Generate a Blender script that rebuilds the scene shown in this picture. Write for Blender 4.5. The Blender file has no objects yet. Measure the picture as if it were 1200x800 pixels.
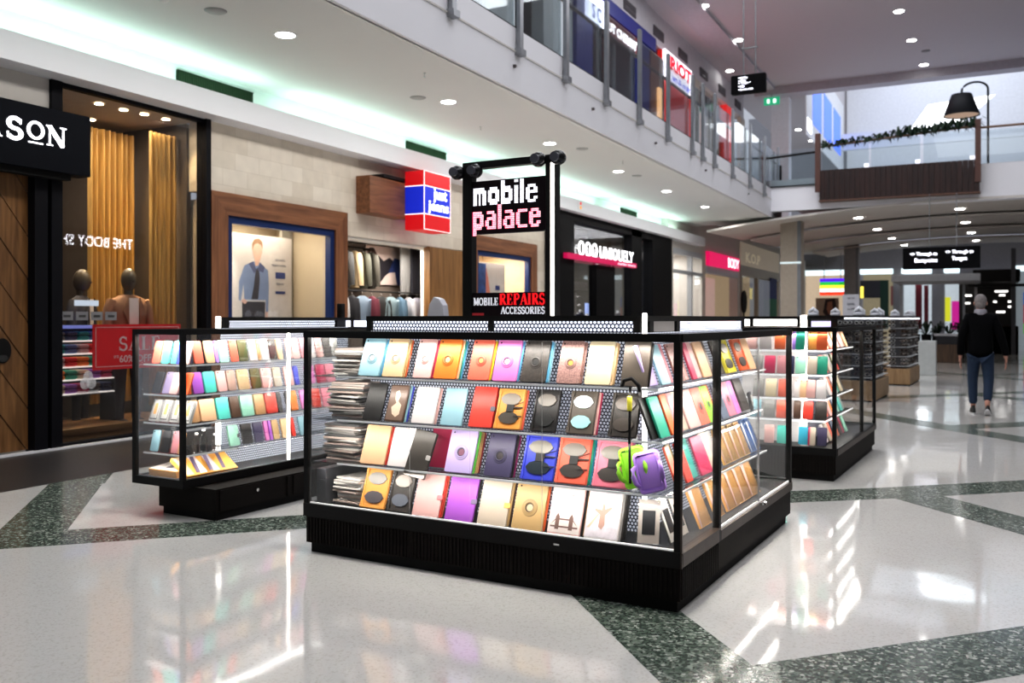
import bpy, math, random
from mathutils import Matrix, Vector
random.seed(7)
C = bpy.context.scene.collection
PI = math.pi
# ---------------------------------------------------------------- frames
OX, OY = -1.169, 3.879                      # near corner of the front display case
KA = math.radians(-2.5)                     # the stand is turned 2.5 degrees against the mall
KU = (math.cos(KA), math.sin(KA)); KV = (-math.sin(KA), math.cos(KA))
def K(u, v, z=0): return (OX+u*KU[0]+v*KV[0], OY+u*KU[1]+v*KV[1], z)

# ---------------------------------------------------------------- materials
_M = {}
def nodes_of(name):
    m = bpy.data.materials.new(name); m.use_nodes = True
    nt = m.node_tree
    return m, nt, nt.nodes, nt.links, nt.nodes['Principled BSDF']
def mat(name, col, rough=.5, metal=0, emis=0, ecol=None, var=.06, scale=9, spec=.5, bump=0, stretch=None):
    if name in _M: return _M[name]
    m, nt, N, L, b = nodes_of(name)
    b.inputs['Roughness'].default_value = rough; b.inputs['Metallic'].default_value = metal
    b.inputs['Specular IOR Level'].default_value = spec
    tc = N.new('ShaderNodeTexCoord'); mp = N.new('ShaderNodeMapping'); no = N.new('ShaderNodeTexNoise')
    no.inputs['Scale'].default_value = scale; no.inputs['Detail'].default_value = 3
    if stretch: mp.inputs['Scale'].default_value = stretch
    L.new(tc.outputs['Object'], mp.inputs[0]); L.new(mp.outputs[0], no.inputs['Vector'])
    mx = N.new('ShaderNodeMix'); mx.data_type = 'RGBA'
    c = tuple(col[:3])
    mx.inputs[6].default_value = tuple(max(0, x*(1-var*2)) for x in c)+(1,)
    mx.inputs[7].default_value = tuple(min(1, x*(1+var*2)) for x in c)+(1,)
    L.new(no.outputs['Fac'], mx.inputs[0]); L.new(mx.outputs[2], b.inputs['Base Color'])
    if emis:
        b.inputs['Emission Color'].default_value = tuple((ecol or col)[:3])+(1,)
        b.inputs['Emission Strength'].default_value = emis
    if bump:
        bp = N.new('ShaderNodeBump'); bp.inputs['Strength'].default_value = bump
        L.new(no.outputs['Fac'], bp.inputs['Height']); L.new(bp.outputs[0], b.inputs['Normal'])
    _M[name] = m
    return m
def col(c, rough=.45, **k):                 # a plain coloured material named after its colour
    return mat('paint_%02x%02x%02x_%d' % (tuple(int(min(1, x)*255) for x in c[:3])+(int(rough*100),)), c, rough, **k)
def glow(c, s): return mat('glow_%02x%02x%02x_%d' % (tuple(int(min(1, x)*255) for x in c[:3])+(int(s*10),)), c, .5, emis=s, var=0)
def glass_mat(name, tint=(1, 1, 1), k=1.0, base=.02):
    if name in _M: return _M[name]
    m = bpy.data.materials.new(name); m.use_nodes = True
    N = m.node_tree.nodes; L = m.node_tree.links; N.clear()
    out = N.new('ShaderNodeOutputMaterial'); t = N.new('ShaderNodeBsdfTransparent'); g = N.new('ShaderNodeBsdfGlossy')
    t.inputs[0].default_value = tuple(tint)+(1,); g.inputs['Roughness'].default_value = 0.01
    lw = N.new('ShaderNodeFresnel'); lw.inputs[0].default_value = 1.45
    mu = N.new('ShaderNodeMath'); mu.operation = 'MULTIPLY_ADD'; mu.inputs[1].default_value = k; mu.inputs[2].default_value = base-.02
    mu.use_clamp = True
    mix = N.new('ShaderNodeMixShader')
    L.new(lw.outputs[0], mu.inputs[0]); L.new(mu.outputs[0], mix.inputs[0]); L.new(t.outputs[0], mix.inputs[1]); L.new(g.outputs[0], mix.inputs[2])
    L.new(mix.outputs[0], out.inputs[0])
    _M[name] = m; return m
GLASS = glass_mat('clear_glass', (.99, .995, .995), .28)
SHOPGLASS = glass_mat('shop_glass', (.93, .93, .93), .36, .02)
RAILGLASS = glass_mat('rail_glass', (.88, .92, .93), .7, .02)
ACRYL = glass_mat('acrylic', (.96, .97, .98), .8, .03)
PLASTIC = glass_mat('clear_plastic', (.96, .96, .96), .5, .03)

def floor_mat():
    m, nt, N, L, b = nodes_of('terrazzo_cream')
    tc = N.new('ShaderNodeTexCoord')
    v = N.new('ShaderNodeTexVoronoi'); v.inputs['Scale'].default_value = 55
    L.new(tc.outputs['Object'], v.inputs['Vector'])
    r = N.new('ShaderNodeValToRGB'); e = r.color_ramp.elements
    e[0].position = .06; e[0].color = (.50, .465, .42, 1); e[1].position = .14; e[1].color = (.61, .595, .57, 1)
    x = e.new(.55); x.color = (.63, .62, .60, 1)
    L.new(v.outputs['Distance'], r.inputs[0])
    v2 = N.new('ShaderNodeTexVoronoi'); v2.inputs['Scale'].default_value = 120
    L.new(tc.outputs['Object'], v2.inputs['Vector'])
    sep = N.new('ShaderNodeSeparateColor'); L.new(v2.outputs['Color'], sep.inputs[0])
    r2 = N.new('ShaderNodeValToRGB'); r2.color_ramp.interpolation = 'CONSTANT'
    e = r2.color_ramp.elements; e[0].color = (.55, .5, .44, 1); e[1].position = .12; e[1].color = (1, 1, 1, 1); x = e.new(.93); x.color = (.8, .8, .8, 1)
    L.new(sep.outputs[0], r2.inputs[0])
    mx = N.new('ShaderNodeMix'); mx.data_type = 'RGBA'; mx.blend_type = 'MULTIPLY'; mx.inputs[0].default_value = .26
    L.new(r.outputs[0], mx.inputs[6]); L.new(r2.outputs[0], mx.inputs[7]); L.new(mx.outputs[2], b.inputs['Base Color'])
    no = N.new('ShaderNodeTexNoise'); no.inputs['Scale'].default_value = 2.2; L.new(tc.outputs['Object'], no.inputs['Vector'])
    mr = N.new('ShaderNodeMapRange'); mr.inputs[3].default_value = .03; mr.inputs[4].default_value = .10
    L.new(no.outputs['Fac'], mr.inputs[0]); L.new(mr.outputs[0], b.inputs['Roughness'])
    bp = N.new('ShaderNodeBump'); bp.inputs['Strength'].default_value = .05; bp.inputs['Distance'].default_value = .05
    n2 = N.new('ShaderNodeTexNoise'); n2.inputs['Scale'].default_value = 1.6; L.new(tc.outputs['Object'], n2.inputs['Vector'])
    L.new(n2.outputs['Fac'], bp.inputs['Height']); L.new(bp.outputs[0], b.inputs['Normal'])
    b.inputs['Specular IOR Level'].default_value = .75
    return m
def band_mat():
    m, nt, N, L, b = nodes_of('terrazzo_green')
    tc = N.new('ShaderNodeTexCoord')
    v = N.new('ShaderNodeTexVoronoi'); v.inputs['Scale'].default_value = 75
    L.new(tc.outputs['Object'], v.inputs['Vector'])
    sep = N.new('ShaderNodeSeparateColor'); L.new(v.outputs['Color'], sep.inputs[0])
    r = N.new('ShaderNodeValToRGB'); r.color_ramp.interpolation = 'CONSTANT'; e = r.color_ramp.elements
    e[0].color = (.06, .082, .066, 1); e[1].position = .4; e[1].color = (.11, .14, .115, 1)
    for p, c in ((.66, (.18, .21, .18, 1)), (.84, (.30, .33, .29, 1)), (.95, (.48, .49, .45, 1))):
        x = e.new(p); x.color = c
    L.new(sep.outputs[0], r.inputs[0]); L.new(r.outputs[0], b.inputs['Base Color'])
    b.inputs['Roughness'].default_value = .14; b.inputs['Specular IOR Level'].default_value = .7
    return m
def stone_mat():
    m, nt, N, L, b = nodes_of('stone_tiles')
    tc = N.new('ShaderNodeTexCoord'); mp = N.new('ShaderNodeMapping'); mp.inputs['Rotation'].default_value = (0, PI/2, PI/2)
    sx = N.new('ShaderNodeSeparateXYZ'); cx = N.new('ShaderNodeCombineXYZ')
    L.new(tc.outputs['Object'], sx.inputs[0]); L.new(sx.outputs[1], cx.inputs[0]); L.new(sx.outputs[2], cx.inputs[1])
    br = N.new('ShaderNodeTexBrick'); br.inputs['Scale'].default_value = 1.0
    br.inputs['Brick Width'].default_value = .42; br.inputs['Row Height'].default_value = .21; br.inputs['Mortar Size'].default_value = .003
    br.inputs['Color1'].default_value = (.80, .73, .63, 1); br.inputs['Color2'].default_value = (.68, .605, .50, 1); br.inputs['Mortar'].default_value = (.64, .57, .47, 1)
    br.inputs['Bias'].default_value = -.2
    L.new(cx.outputs[0], br.inputs['Vector']); 
    no = N.new('ShaderNodeTexNoise'); no.inputs['Scale'].default_value = 6; L.new(tc.outputs['Object'], no.inputs['Vector'])
    mx = N.new('ShaderNodeMix'); mx.data_type = 'RGBA'; mx.blend_type = 'MULTIPLY'; mx.inputs[0].default_value = .2
    L.new(br.outputs['Color'], mx.inputs[6]); L.new(no.outputs['Fac'], mx.inputs[7]); L.new(mx.outputs[2], b.inputs['Base Color'])
    b.inputs['Roughness'].default_value = .5
    return m
def wood_mat(name, c1, c2, axis='Z', scale=3, rough=.45, knots=True):
    if name in _M: return _M[name]
    m, nt, N, L, b = nodes_of(name)
    tc = N.new('ShaderNodeTexCoord'); mp = N.new('ShaderNodeMapping')
    s = {'Z': (8, 8, .7), 'Y': (8, .7, 8), 'X': (.7, 8, 8)}[axis]
    mp.inputs['Scale'].default_value = s
    L.new(tc.outputs['Object'], mp.inputs[0])
    no = N.new('ShaderNodeTexNoise'); no.inputs['Scale'].default_value = scale; no.inputs['Detail'].default_value = 8; no.inputs['Distortion'].default_value = .6
    L.new(mp.outputs[0], no.inputs['Vector'])
    r = N.new('ShaderNodeValToRGB'); e = r.color_ramp.elements
    e[0].position = .3; e[0].color = tuple(c1)+(1,); e[1].position = .72; e[1].color = tuple(c2)+(1,)
    L.new(no.outputs['Fac'], r.inputs[0]); L.new(r.outputs[0], b.inputs['Base Color'])
    b.inputs['Roughness'].default_value = rough
    _M[name] = m; return m
def perf_mat(name, pitch=.0185, lit=.9, holes=True, dark=(.035, .045, .085)):
    """white honeycomb perforated sheet: pale dots divided by dark blue lines, across local X+Y and Z"""
    if name in _M: return _M[name]
    m, nt, N, L, b = nodes_of(name)
    tc = N.new('ShaderNodeTexCoord'); sx = N.new('ShaderNodeSeparateXYZ'); L.new(tc.outputs['Object'], sx.inputs[0])
    def M(op, a, bb=None, c=None):
        n = N.new('ShaderNodeMath'); n.operation = op
        for i, q in enumerate((a, bb, c)):
            if q is None: continue
            if isinstance(q, (int, float)): n.inputs[i].default_value = q
            else: L.new(q, n.inputs[i])
        return n.outputs[0]
    h = M('DIVIDE', M('ADD', sx.outputs[0], sx.outputs[1]), pitch); v = M('DIVIDE', sx.outputs[2], pitch*1.732)
    def dist(off):
        a = M('SUBTRACT', M('FRACT', M('ADD', h, off)), .5); c = M('MULTIPLY', M('SUBTRACT', M('FRACT', M('ADD', v, off)), .5), 1.732)
        return M('SQRT', M('ADD', M('MULTIPLY', a, a), M('MULTIPLY', c, c)))
    d = M('MINIMUM', dist(0.0), dist(.5))
    k = M('LESS_THAN', d, .36)
    mx = N.new('ShaderNodeMix'); mx.data_type = 'RGBA'; L.new(k, mx.inputs[0])
    mx.inputs[6].default_value = tuple(dark)+(1,); mx.inputs[7].default_value = (.80, .84, .95, 1)
    m2 = N.new('ShaderNodeMix'); m2.data_type = 'RGBA'; m2.blend_type = 'MULTIPLY'; m2.inputs[0].default_value = 1; m2.inputs[7].default_value = (.62, .62, .62, 1); L.new(mx.outputs[2], m2.inputs[6]); L.new(m2.outputs[2], b.inputs['Base Color']); L.new(mx.outputs[2], b.inputs['Emission Color'])
    b.inputs['Emission Strength'].default_value = lit; b.inputs['Roughness'].default_value = .5
    _M[name] = m; return m
FLOOR = floor_mat(); BAND = band_mat(); STONE = stone_mat()
BLACK = mat('black_powder_coat', (.008, .0075, .0075), .45, var=.1, spec=.25)
BLACKM = mat('black_matt', (.007, .0065, .0065), .7, spec=.25)
ESP = mat('espresso_laminate', (.012, .0095, .0085), .6, spec=.12, var=.15, scale=3, stretch=(1, 1, 12))
BRONZE = mat('worn_bronze_rail', (.065, .048, .04), .42, metal=.3, var=.2)
WHITE = mat('white_plaster', (.80, .79, .79), .65, var=.015, scale=2)
CEIL = mat('ceiling_white', (.74, .74, .73), .7, var=.01, scale=1)
FASCIA = mat('fascia_paint', (.78, .78, .82), .55, var=.015, scale=1)
STEEL = mat('brushed_steel', (.33, .34, .36), .35, metal=.8, var=.1)
CHROME = mat('chrome', (.7, .7, .7), .15, metal=1)
LED = mat('led_strip', (1, .97, .9), .5, emis=4, var=0)
LEDS = mat('led_post_soft', (1, .95, .88), .5, emis=3.0, var=0)
DOWN = mat('downlight_disc', (1, .98, .95), .5, emis=14, var=0)
WARMD = mat('warm_downlight_disc', (1, .82, .55), .5, emis=14, var=0)
PERF = perf_mat('perforated_panel', .0185, .22, dark=(.012, .016, .04)); PERFS = perf_mat('perforated_header', .0215, .9, dark=(.01, .012, .03))
REDW = wood_mat('cedar_frame', (.13, .05, .022), (.30, .13, .06), 'Z', 2.2)
REDWY = wood_mat('cedar_frame_level', (.13, .05, .022), (.30, .13, .06), 'Y', 2.2)
OAK = wood_mat('golden_timber', (.16, .075, .022), (.36, .19, .07), 'Z', 1.8)
WALNUT = wood_mat('dark_walnut', (.035, .014, .009), (.10, .045, .028), 'Z', 2)
NAVY = mat('navy_frame_paint', (.008, .028, .12), .35)
CONC = mat('grey_render', (.32, .31, .30), .7, var=.05, scale=3)

# ---------------------------------------------------------------- mesh builder
class MB:
    def __init__(s): s.v = []; s.f = []; s.m = []; s.sm = []
    def add(s, vs, fs, mi=0, smooth=False):
        o = len(s.v); s.v += [tuple(x) for x in vs]
        for f in fs: s.f.append(tuple(i+o for i in f)); s.m.append(mi); s.sm.append(smooth)
        return s
    def box(s, x0, x1, y0, y1, z0, z1, mi=0):
        v = [(x, y, z) for z in (z0, z1) for y in (y0, y1) for x in (x0, x1)]
        return s.add(v, [(0, 2, 3, 1), (4, 5, 7, 6), (0, 1, 5, 4), (2, 6, 7, 3), (0, 4, 6, 2), (1, 3, 7, 5)], mi)
    def bbox(s, x0, x1, y0, y1, z0, z1, b=.004, mi=0):      # box with chamfered vertical edges and top
        P = [(x0+b, y0), (x1-b, y0), (x1, y0+b), (x1, y1-b), (x1-b, y1), (x0+b, y1), (x0, y1-b), (x0, y0+b)]
        cx, cy = (x0+x1)/2, (y0+y1)/2
        sc = lambda p: (cx+(p[0]-cx)*(1-2*b/max(1e-6, x1-x0)), cy+(p[1]-cy)*(1-2*b/max(1e-6, y1-y0)))
        R = [[(*sc(p), z0) for p in P], [(*p, z0+b) for p in P], [(*p, z1-b) for p in P], [(*sc(p), z1) for p in P]]
        return s.rings(R, mi=mi)
    def rings(s, R, mi=0, caps=True, closed=True, smooth=False):
        n = len(R[0]); v = [p for r in R for p in r]; f = []
        for k in range(len(R)-1):
            for i in range(n if closed else n-1):
                j = (i+1) % n
                f.append((k*n+i, k*n+j, (k+1)*n+j, (k+1)*n+i))
        s.add(v, f, mi, smooth)
        if caps:
            s.add(R[0], [tuple(range(n))[::-1]], mi); s.add(R[-1], [tuple(range(n))], mi)
        return s
    def poly(s, pts, mi=0): return s.add(pts, [tuple(range(len(pts)))], mi)
    def prism(s, P, a, b, axis='Y', mi=0):                   # P 2-D outline, extruded from a to b along axis
        g = {'Y': lambda p, t: (p[0], t, p[1]), 'X': lambda p, t: (t, p[0], p[1]), 'Z': lambda p, t: (p[0], p[1], t)}[axis]
        return s.rings([[g(p, a) for p in P], [g(p, b) for p in P]], mi)
    def tube(s, pts, r, n=8, mi=0, smooth=True, caps=True):
        pts = [Vector(p) for p in pts]; rr = r if isinstance(r, (list, tuple)) else [r]*len(pts); R = []
        up = None
        for i, p in enumerate(pts):
            d = (pts[min(i+1, len(pts)-1)]-pts[max(i-1, 0)]).normalized()
            a = d.cross(up if up and abs(d.dot(up)) < .95 else (Vector((0, 0, 1)) if abs(d.z) < .9 else Vector((1, 0, 0)))).normalized()
            b = d.cross(a)
            R.append([tuple(p+a*math.cos(2*PI*k/n)*rr[i]+b*math.sin(2*PI*k/n)*rr[i]) for k in range(n)])
        return s.rings(R, mi, caps, smooth=smooth)
    def lathe(s, prof, c=(0, 0, 0), n=16, mi=0, smooth=True, sx=1, sy=1):
        R = [[(c[0]+r*sx*math.cos(2*PI*k/n), c[1]+r*sy*math.sin(2*PI*k/n), c[2]+z) for k in range(n)] for r, z in prof]
        return s.rings(R, mi, True, smooth=smooth)
    def ell(s, c, rx, ry, rz, n=14, m=8, mi=0):
        R = []
        for j in range(1, m):
            t = PI*j/m
            R.append([(c[0]+rx*math.sin(t)*math.cos(2*PI*k/n), c[1]+ry*math.sin(t)*math.sin(2*PI*k/n), c[2]-rz*math.cos(t)) for k in range(n)])
        return s.rings(R, mi, True, smooth=True)
    def disc(s, c, r, nrm='Z', n=20, mi=0, r2=None, t=.01):
        g = {'Z': lambda a, b, d: (c[0]+a, c[1]+b, c[2]+d), 'Y': lambda a, b, d: (c[0]+a, c[1]+d, c[2]+b), 'X': lambda a, b, d: (c[0]+d, c[1]+a, c[2]+b)}[nrm]
        q = r2 or r
        return s.rings([[g(r*math.cos(2*PI*k/n), q*math.sin(2*PI*k/n), d) for k in range(n)] for d in (0, t)], mi)
    def mesh(s, name, mats, org=(0, 0, 0)):
        me = bpy.data.meshes.new(name)
        me.from_pydata([(x-org[0], y-org[1], z-org[2]) for x, y, z in s.v], [], s.f)
        for mm in (mats if isinstance(mats, (list, tuple)) else [mats]): me.materials.append(mm)
        me.polygons.foreach_set('material_index', s.m); me.polygons.foreach_set('use_smooth', s.sm)
        import bmesh
        bm = bmesh.new(); bm.from_mesh(me); bmesh.ops.recalc_face_normals(bm, faces=bm.faces); bm.to_mesh(me); bm.free()
        me.update(); return me
def rrect(w, h, r, cx=0, cz=0, n=4):
    P = []
    for (sx, sz, a0) in ((1, -1, -PI/2), (1, 1, 0), (-1, 1, PI/2), (-1, -1, PI)):
        for k in range(n+1):
            a = a0+PI/2*k/n
            P.append((cx+sx*(w/2-r)+r*math.cos(a), cz+sz*(h/2-r)+r*math.sin(a)))
    return P
def slab(mb, w, h, r, y0, y1, cx=0, cz=0, ch=.002, mi=0):   # rounded upright slab with softened front and back edges
    A = rrect(w-2*ch, h-2*ch, max(.001, r-ch), cx, cz); B = rrect(w, h, r, cx, cz)
    return mb.rings([[(p[0], y0, p[1]) for p in A], [(p[0], y0+ch, p[1]) for p in B], [(p[0], y1-ch, p[1]) for p in B], [(p[0], y1, p[1]) for p in A]], mi)

# ---------------------------------------------------------------- objects
def tag(o, label=None, cat=None, group=None, kind=None):
    if label: o['label'] = label
    if cat: o['category'] = cat
    if group: o['group'] = group
    if kind: o['kind'] = kind
    return o
def link(name, me, loc=(0, 0, 0), rot=(0, 0, 0), parent=None):
    o = bpy.data.objects.new(name, me); C.objects.link(o); o.location = loc; o.rotation_euler = rot
    if parent: o.parent = parent
    return o
def struct(name, mb, mats):
    xs = [v[0] for v in mb.v]; ys = [v[1] for v in mb.v]; zs = [v[2] for v in mb.v]
    return tag(link(name, mb.mesh(name, mats)), kind='structure')
class Thing:
    """a thing whose mesh builders are written in world (or stand, k=True) coordinates, with an Empty at org"""
    def __init__(s, name, label, cat, org, group=None, k=False, kind=None):
        s.org = org; s.o = link(name, None, K(*org) if k else org, (0, 0, KA if k else 0)); s.o.empty_display_size = .1
        tag(s.o, label, cat, group, kind)
    def part(s, name, mb, mats, parent=None, label=None):
        o = link(name, mb.mesh(name, mats, s.org), parent=parent or s.o)
        if label: o['label'] = label
        return o
def solo(name, mb, mats, label, cat, org, group=None, k=False, kind=None):
    return tag(link(name, mb.mesh(name, mats, org), K(*org) if k else org, (0, 0, KA if k else 0)), label, cat, group, kind)

# ---------------------------------------------------------------- lettering
def text_mesh(s, w, h, bold=0, depth=.004):
    cu = bpy.data.curves.new('lettering', 'FONT'); cu.body = s; cu.offset = bold; cu.extrude = .02; cu.resolution_u = 3
    ob = bpy.data.objects.new('tmp', cu); C.objects.link(ob)
    dg = bpy.context.evaluated_depsgraph_get(); dg.update()
    me = bpy.data.meshes.new_from_object(ob.evaluated_get(dg))
    bpy.data.objects.remove(ob); bpy.data.curves.remove(cu)
    X = [v.co.x for v in me.vertices]; Y = [v.co.y for v in me.vertices]
    x0, x1, y0, y1 = min(X), max(X), min(Y), max(Y)
    W = w if w else (x1-x0)*h/(y1-y0)
    vs = [((v.co.x-x0)/(x1-x0)*W, (v.co.y-y0)/(y1-y0)*h, (v.co.z/.02)*depth/2) for v in me.vertices]
    fs = [tuple(p.vertices) for p in me.polygons]
    bpy.data.meshes.remove(me)
    return vs, fs
def put(vs, o, r, n, up=(0, 0, 1)):                          # (x,y,z) of lettering -> o + x*r + y*up + z*n
    o, r, n, up = map(Vector, (o, r, n, up))
    return [tuple(o+r*x+up*y+n*z) for x, y, z in vs]
def lettering(mb, s, o, r, n, w, h, bold=0, depth=.006, mi=0, up=(0, 0, 1)):
    vs, fs = text_mesh(s, w, h, bold, depth)
    return mb.add(put(vs, o, r, n, up), fs, mi)
def _arc(cx, cy, rx, ry, a0, a1, n=10): return [(cx+rx*math.cos(math.radians(a0+(a1-a0)*i/n)), cy+ry*math.sin(math.radians(a0+(a1-a0)*i/n))) for i in range(n+1)]
# serif capitals, drawn as strokes (points, width at start/mid) in a unit-high box
T, t_ = .17, .055
SER = {
 'A': (.86, [([(.12, .03), (.43, .98)], t_), ([(.46, 1), (.76, .03)], T), ([(.24, .33), (.64, .33)], t_), ([(0, .02), (.26, .02)], .045), ([(.58, .02), (.90, .02)], .045)]),
 'S': (.62, [(_arc(.31, .73, .22, .24, 35, 270, 10)+_arc(.31, .26, .24, .24, 90, -145, 10)[1:], .12), ([(.53, .97), (.53, .72)], .04), ([(.06, .3), (.06, .03)], .04)]),
 'O': (.84, [(_arc(.42, .5, .33, .46, 0, 360, 22), .11)]),
 'N': (.92, [([(.16, .0), (.16, 1)], t_), ([(.14, .98), (.76, .02)], T), ([(.78, 0), (.78, 1)], t_), ([(0, .98), (.26, .98)], .045), ([(.03, .02), (.3, .02)], .045), ([(.64, .98), (.92, .98)], .045)]),
 'L': (.70, [([(.2, 0), (.2, 1)], T), ([(.05, .98), (.36, .98)], .045), ([(.05, .025), (.64, .025)], .05), ([(.64, 0), (.64, .26)], .04)]),
 'E': (.74, [([(.2, 0), (.2, 1)], T), ([(.05, .975), (.64, .975)], .05), ([(.05, .025), (.66, .025)], .05), ([(.2, .5), (.5, .5)], .05), ([(.65, 0), (.65, .26)], .04), ([(.62, 1), (.62, .76)], .04), ([(.5, .38), (.5, .62)], .04)]),
 'M': (1.02, [([(.16, 0), (.16, 1)], .08), ([(.18, .98), (.5, .1)], T), ([(.5, .08), (.82, .98)], .07), ([(.86, 0), (.86, 1)], T), ([(.02, .02), (.3, .02)], .045), ([(.7, .02), (1.0, .02)], .045), ([(.02, .98), (.24, .98)], .045), ([(.78, .98), (1.0, .98)], .045)]),
 'B': (.76, [([(.2, 0), (.2, 1)], T), (_arc(.38, .745, .24, .23, 90, -90, 8), .1), (_arc(.4, .26, .27, .24, 90, -90, 8), .1), ([(.05, .975), (.4, .975)], .05), ([(.05, .025), (.42, .025)], .05), ([(.2, .51), (.42, .51)], .05)]),
 'I': (.42, [([(.2, 0), (.2, 1)], T), ([(.04, .975), (.36, .975)], .05), ([(.04, .025), (.36, .025)], .05)]),
 'R': (.84, [([(.2, 0), (.2, 1)], T), (_arc(.4, .745, .25, .23, 90, -90, 8), .1), ([(.05, .975), (.42, .975)], .05), ([(.05, .025), (.36, .025)], .05), ([(.2, .51), (.44, .51)], .05), ([(.42, .5), (.7, .03)], .15), ([(.6, .02), (.86, .02)], .045)]),
 'P': (.74, [([(.2, 0), (.2, 1)], T), (_arc(.4, .73, .26, .245, 90, -90, 8), .1), ([(.05, .975), (.42, .975)], .05), ([(.05, .025), (.38, .025)], .05), ([(.2, .48), (.44, .48)], .05)]),
 'C': (.76, [(_arc(.42, .5, .32, .46, 50, 310, 16), .12), ([(.66, 1), (.66, .7)], .04), ([(.66, 0), (.66, .25)], .04)]),
}
def serif(mb, s, o, r, n, w, h, heavy=1.0, mi=0, depth=.006, gap=.06):
    tot = sum(SER[c][0] if c in SER else .4 for c in s)+gap*(len(s)-1); k = w/tot; x = 0
    O = Vector(o); Rv = Vector(r); Nv = Vector(n)
    for c in s:
        if c not in SER: x += .4+gap; continue
        for q, (pts, wd) in enumerate(SER[c][1]):
            wd = wd*heavy*(1+.0)
            for i in range(len(pts)-1):
                (xa, ya), (xb, yb) = pts[i], pts[i+1]; dx, dy = xb-xa, yb-ya; l = math.hypot(dx, dy) or 1
                ex, ey = (dx/l*wd*.2, dy/l*wd*.2) if len(pts) > 2 else (0, 0)
                nx, ny = -dy/l*wd/2, dx/l*wd/2
                Q = [(xa-ex+nx, ya-ey+ny), (xb+ex+nx, yb+ey+ny), (xb+ex-nx, yb+ey-ny), (xa-ex-nx, ya-ey-ny)]
                dd = depth*(1+.01*((q*7+i*3) % 9))
                R = [[tuple(O+Rv*((x+a)*k)+Vector((0, 0, 1))*(b*h)+Nv*d) for a, b in Q] for d in (0, dd)]
                mb.rings(R, mi)
        x += SER[c][0]+gap
    return mb
PIX = {  # dot-matrix small letters, 9 rows: rows 0-1 ascender, 2-7 body, 8-9 descender
 'm': ["", "", "######.", "#######", "##.#.##", "##.#.##", "##.#.##", "##.#.##", "", ""],
 'o': ["", "", ".####.", "######", "##..##", "##..##", "######", ".####.", "", ""],
 'b': ["##....", "##....", "#####.", "######", "##..##", "##..##", "######", "#####.", "", ""],
 'i': ["##", "", "##", "##", "##", "##", "##", "##", "", ""],
 'l': ["##", "##", "##", "##", "##", "##", "##", "##", "", ""],
 'e': ["", "", ".####.", "##..##", "######", "##....", "##..##", ".####.", "", ""],
 'p': ["", "", "#####.", "######", "##..##", "##..##", "######", "#####.", "##....", "##...."],
 'a': ["", "", ".####.", "....##", ".#####", "##..##", "##..##", ".#####", "", ""],
 'c': ["", "", ".#####", "##....", "##....", "##....", "##....", ".#####", "", ""],
}
def dots(mb, word, o, r, n, w, h, mi=0, fill=.78):
    W = sum(len(max(PIX[c], key=len)) for c in word)+len(word)-1; px = w/W; pz = h/10; x = 0
    O = Vector(o); Rv = Vector(r); Nv = Vector(n)
    for c in word:
        g = PIX[c]; cw = len(max(g, key=len))
        for j, row in enumerate(g):
            for i, ch in enumerate(row):
                if ch != '#': continue
                for a in (0, 1):
                    for b in (0, 1):
                        xa = (x+i+a*.5)*px; za = h-(j+1)*pz+b*pz*.5; e = fill/2
                        Q = [(xa, za), (xa+px*e, za), (xa+px*e, za+pz*e), (xa, za+pz*e)]
                        mb.poly([tuple(O+Rv*p+Vector((0, 0, q))+Nv*.003) for p, q in Q], mi)
        x += cw+1
    return mb
# ---------------------------------------------------------------- lights
def area(loc, rot, sx, sy, power, color=(1, .96, .9), spread=None):
    if min(sx, sy) < .07: power *= .36                      # the small strips inside the cases
    d = bpy.data.lights.new('area_light', 'AREA'); d.shape = 'RECTANGLE'; d.size = sx; d.size_y = sy; d.energy = power; d.color = color
    if spread: d.spread = spread
    o = bpy.data.objects.new('area_light', d); C.objects.link(o); o.location = loc; o.rotation_euler = rot; return o
def spot(loc, power, color=(1, .95, .85), ang=1.6, rot=(0, 0, 0), size=.05, blend=.6):
    d = bpy.data.lights.new('spot_light', 'SPOT'); d.energy = power; d.color = color; d.spot_size = ang; d.spot_blend = blend; d.shadow_soft_size = size
    o = bpy.data.objects.new('spot_light', d); C.objects.link(o); o.location = loc; o.rotation_euler = rot; return o
# ================================================================ THE PHONE ACCESSORY STAND
def ribs_u(mb, u0, u1, v, z0, z1, s=-1, pitch=.022):        # vertical ribs along u, standing out of plane v
    n = int((u1-u0)/pitch)
    for i in range(n):
        a = u0+(i+.5)*(u1-u0)/n; mb.box(a-.006, a+.006, min(v, v+s*.006), max(v, v+s*.006), z0, z1)
def ribs_v(mb, v0, v1, u, z0, z1, s=1, pitch=.022):
    n = int((v1-v0)/pitch)
    for i in range(n):
        a = v0+(i+.5)*(v1-v0)/n; mb.box(min(u, u+s*.006), max(u, u+s*.006), a-.006, a+.006, z0, z1)
def perf_panel(T, name, axis, c, a0, a1, z0, z1, m):
    mb = MB()
    if axis == 'u': mb.box(a0, a1, c-.003, c+.003, z0, z1)
    else: mb.box(c-.003, c+.003, a0, a1, z0, z1)
    return T.part(name, mb, m)
ZT = 1.235
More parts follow.
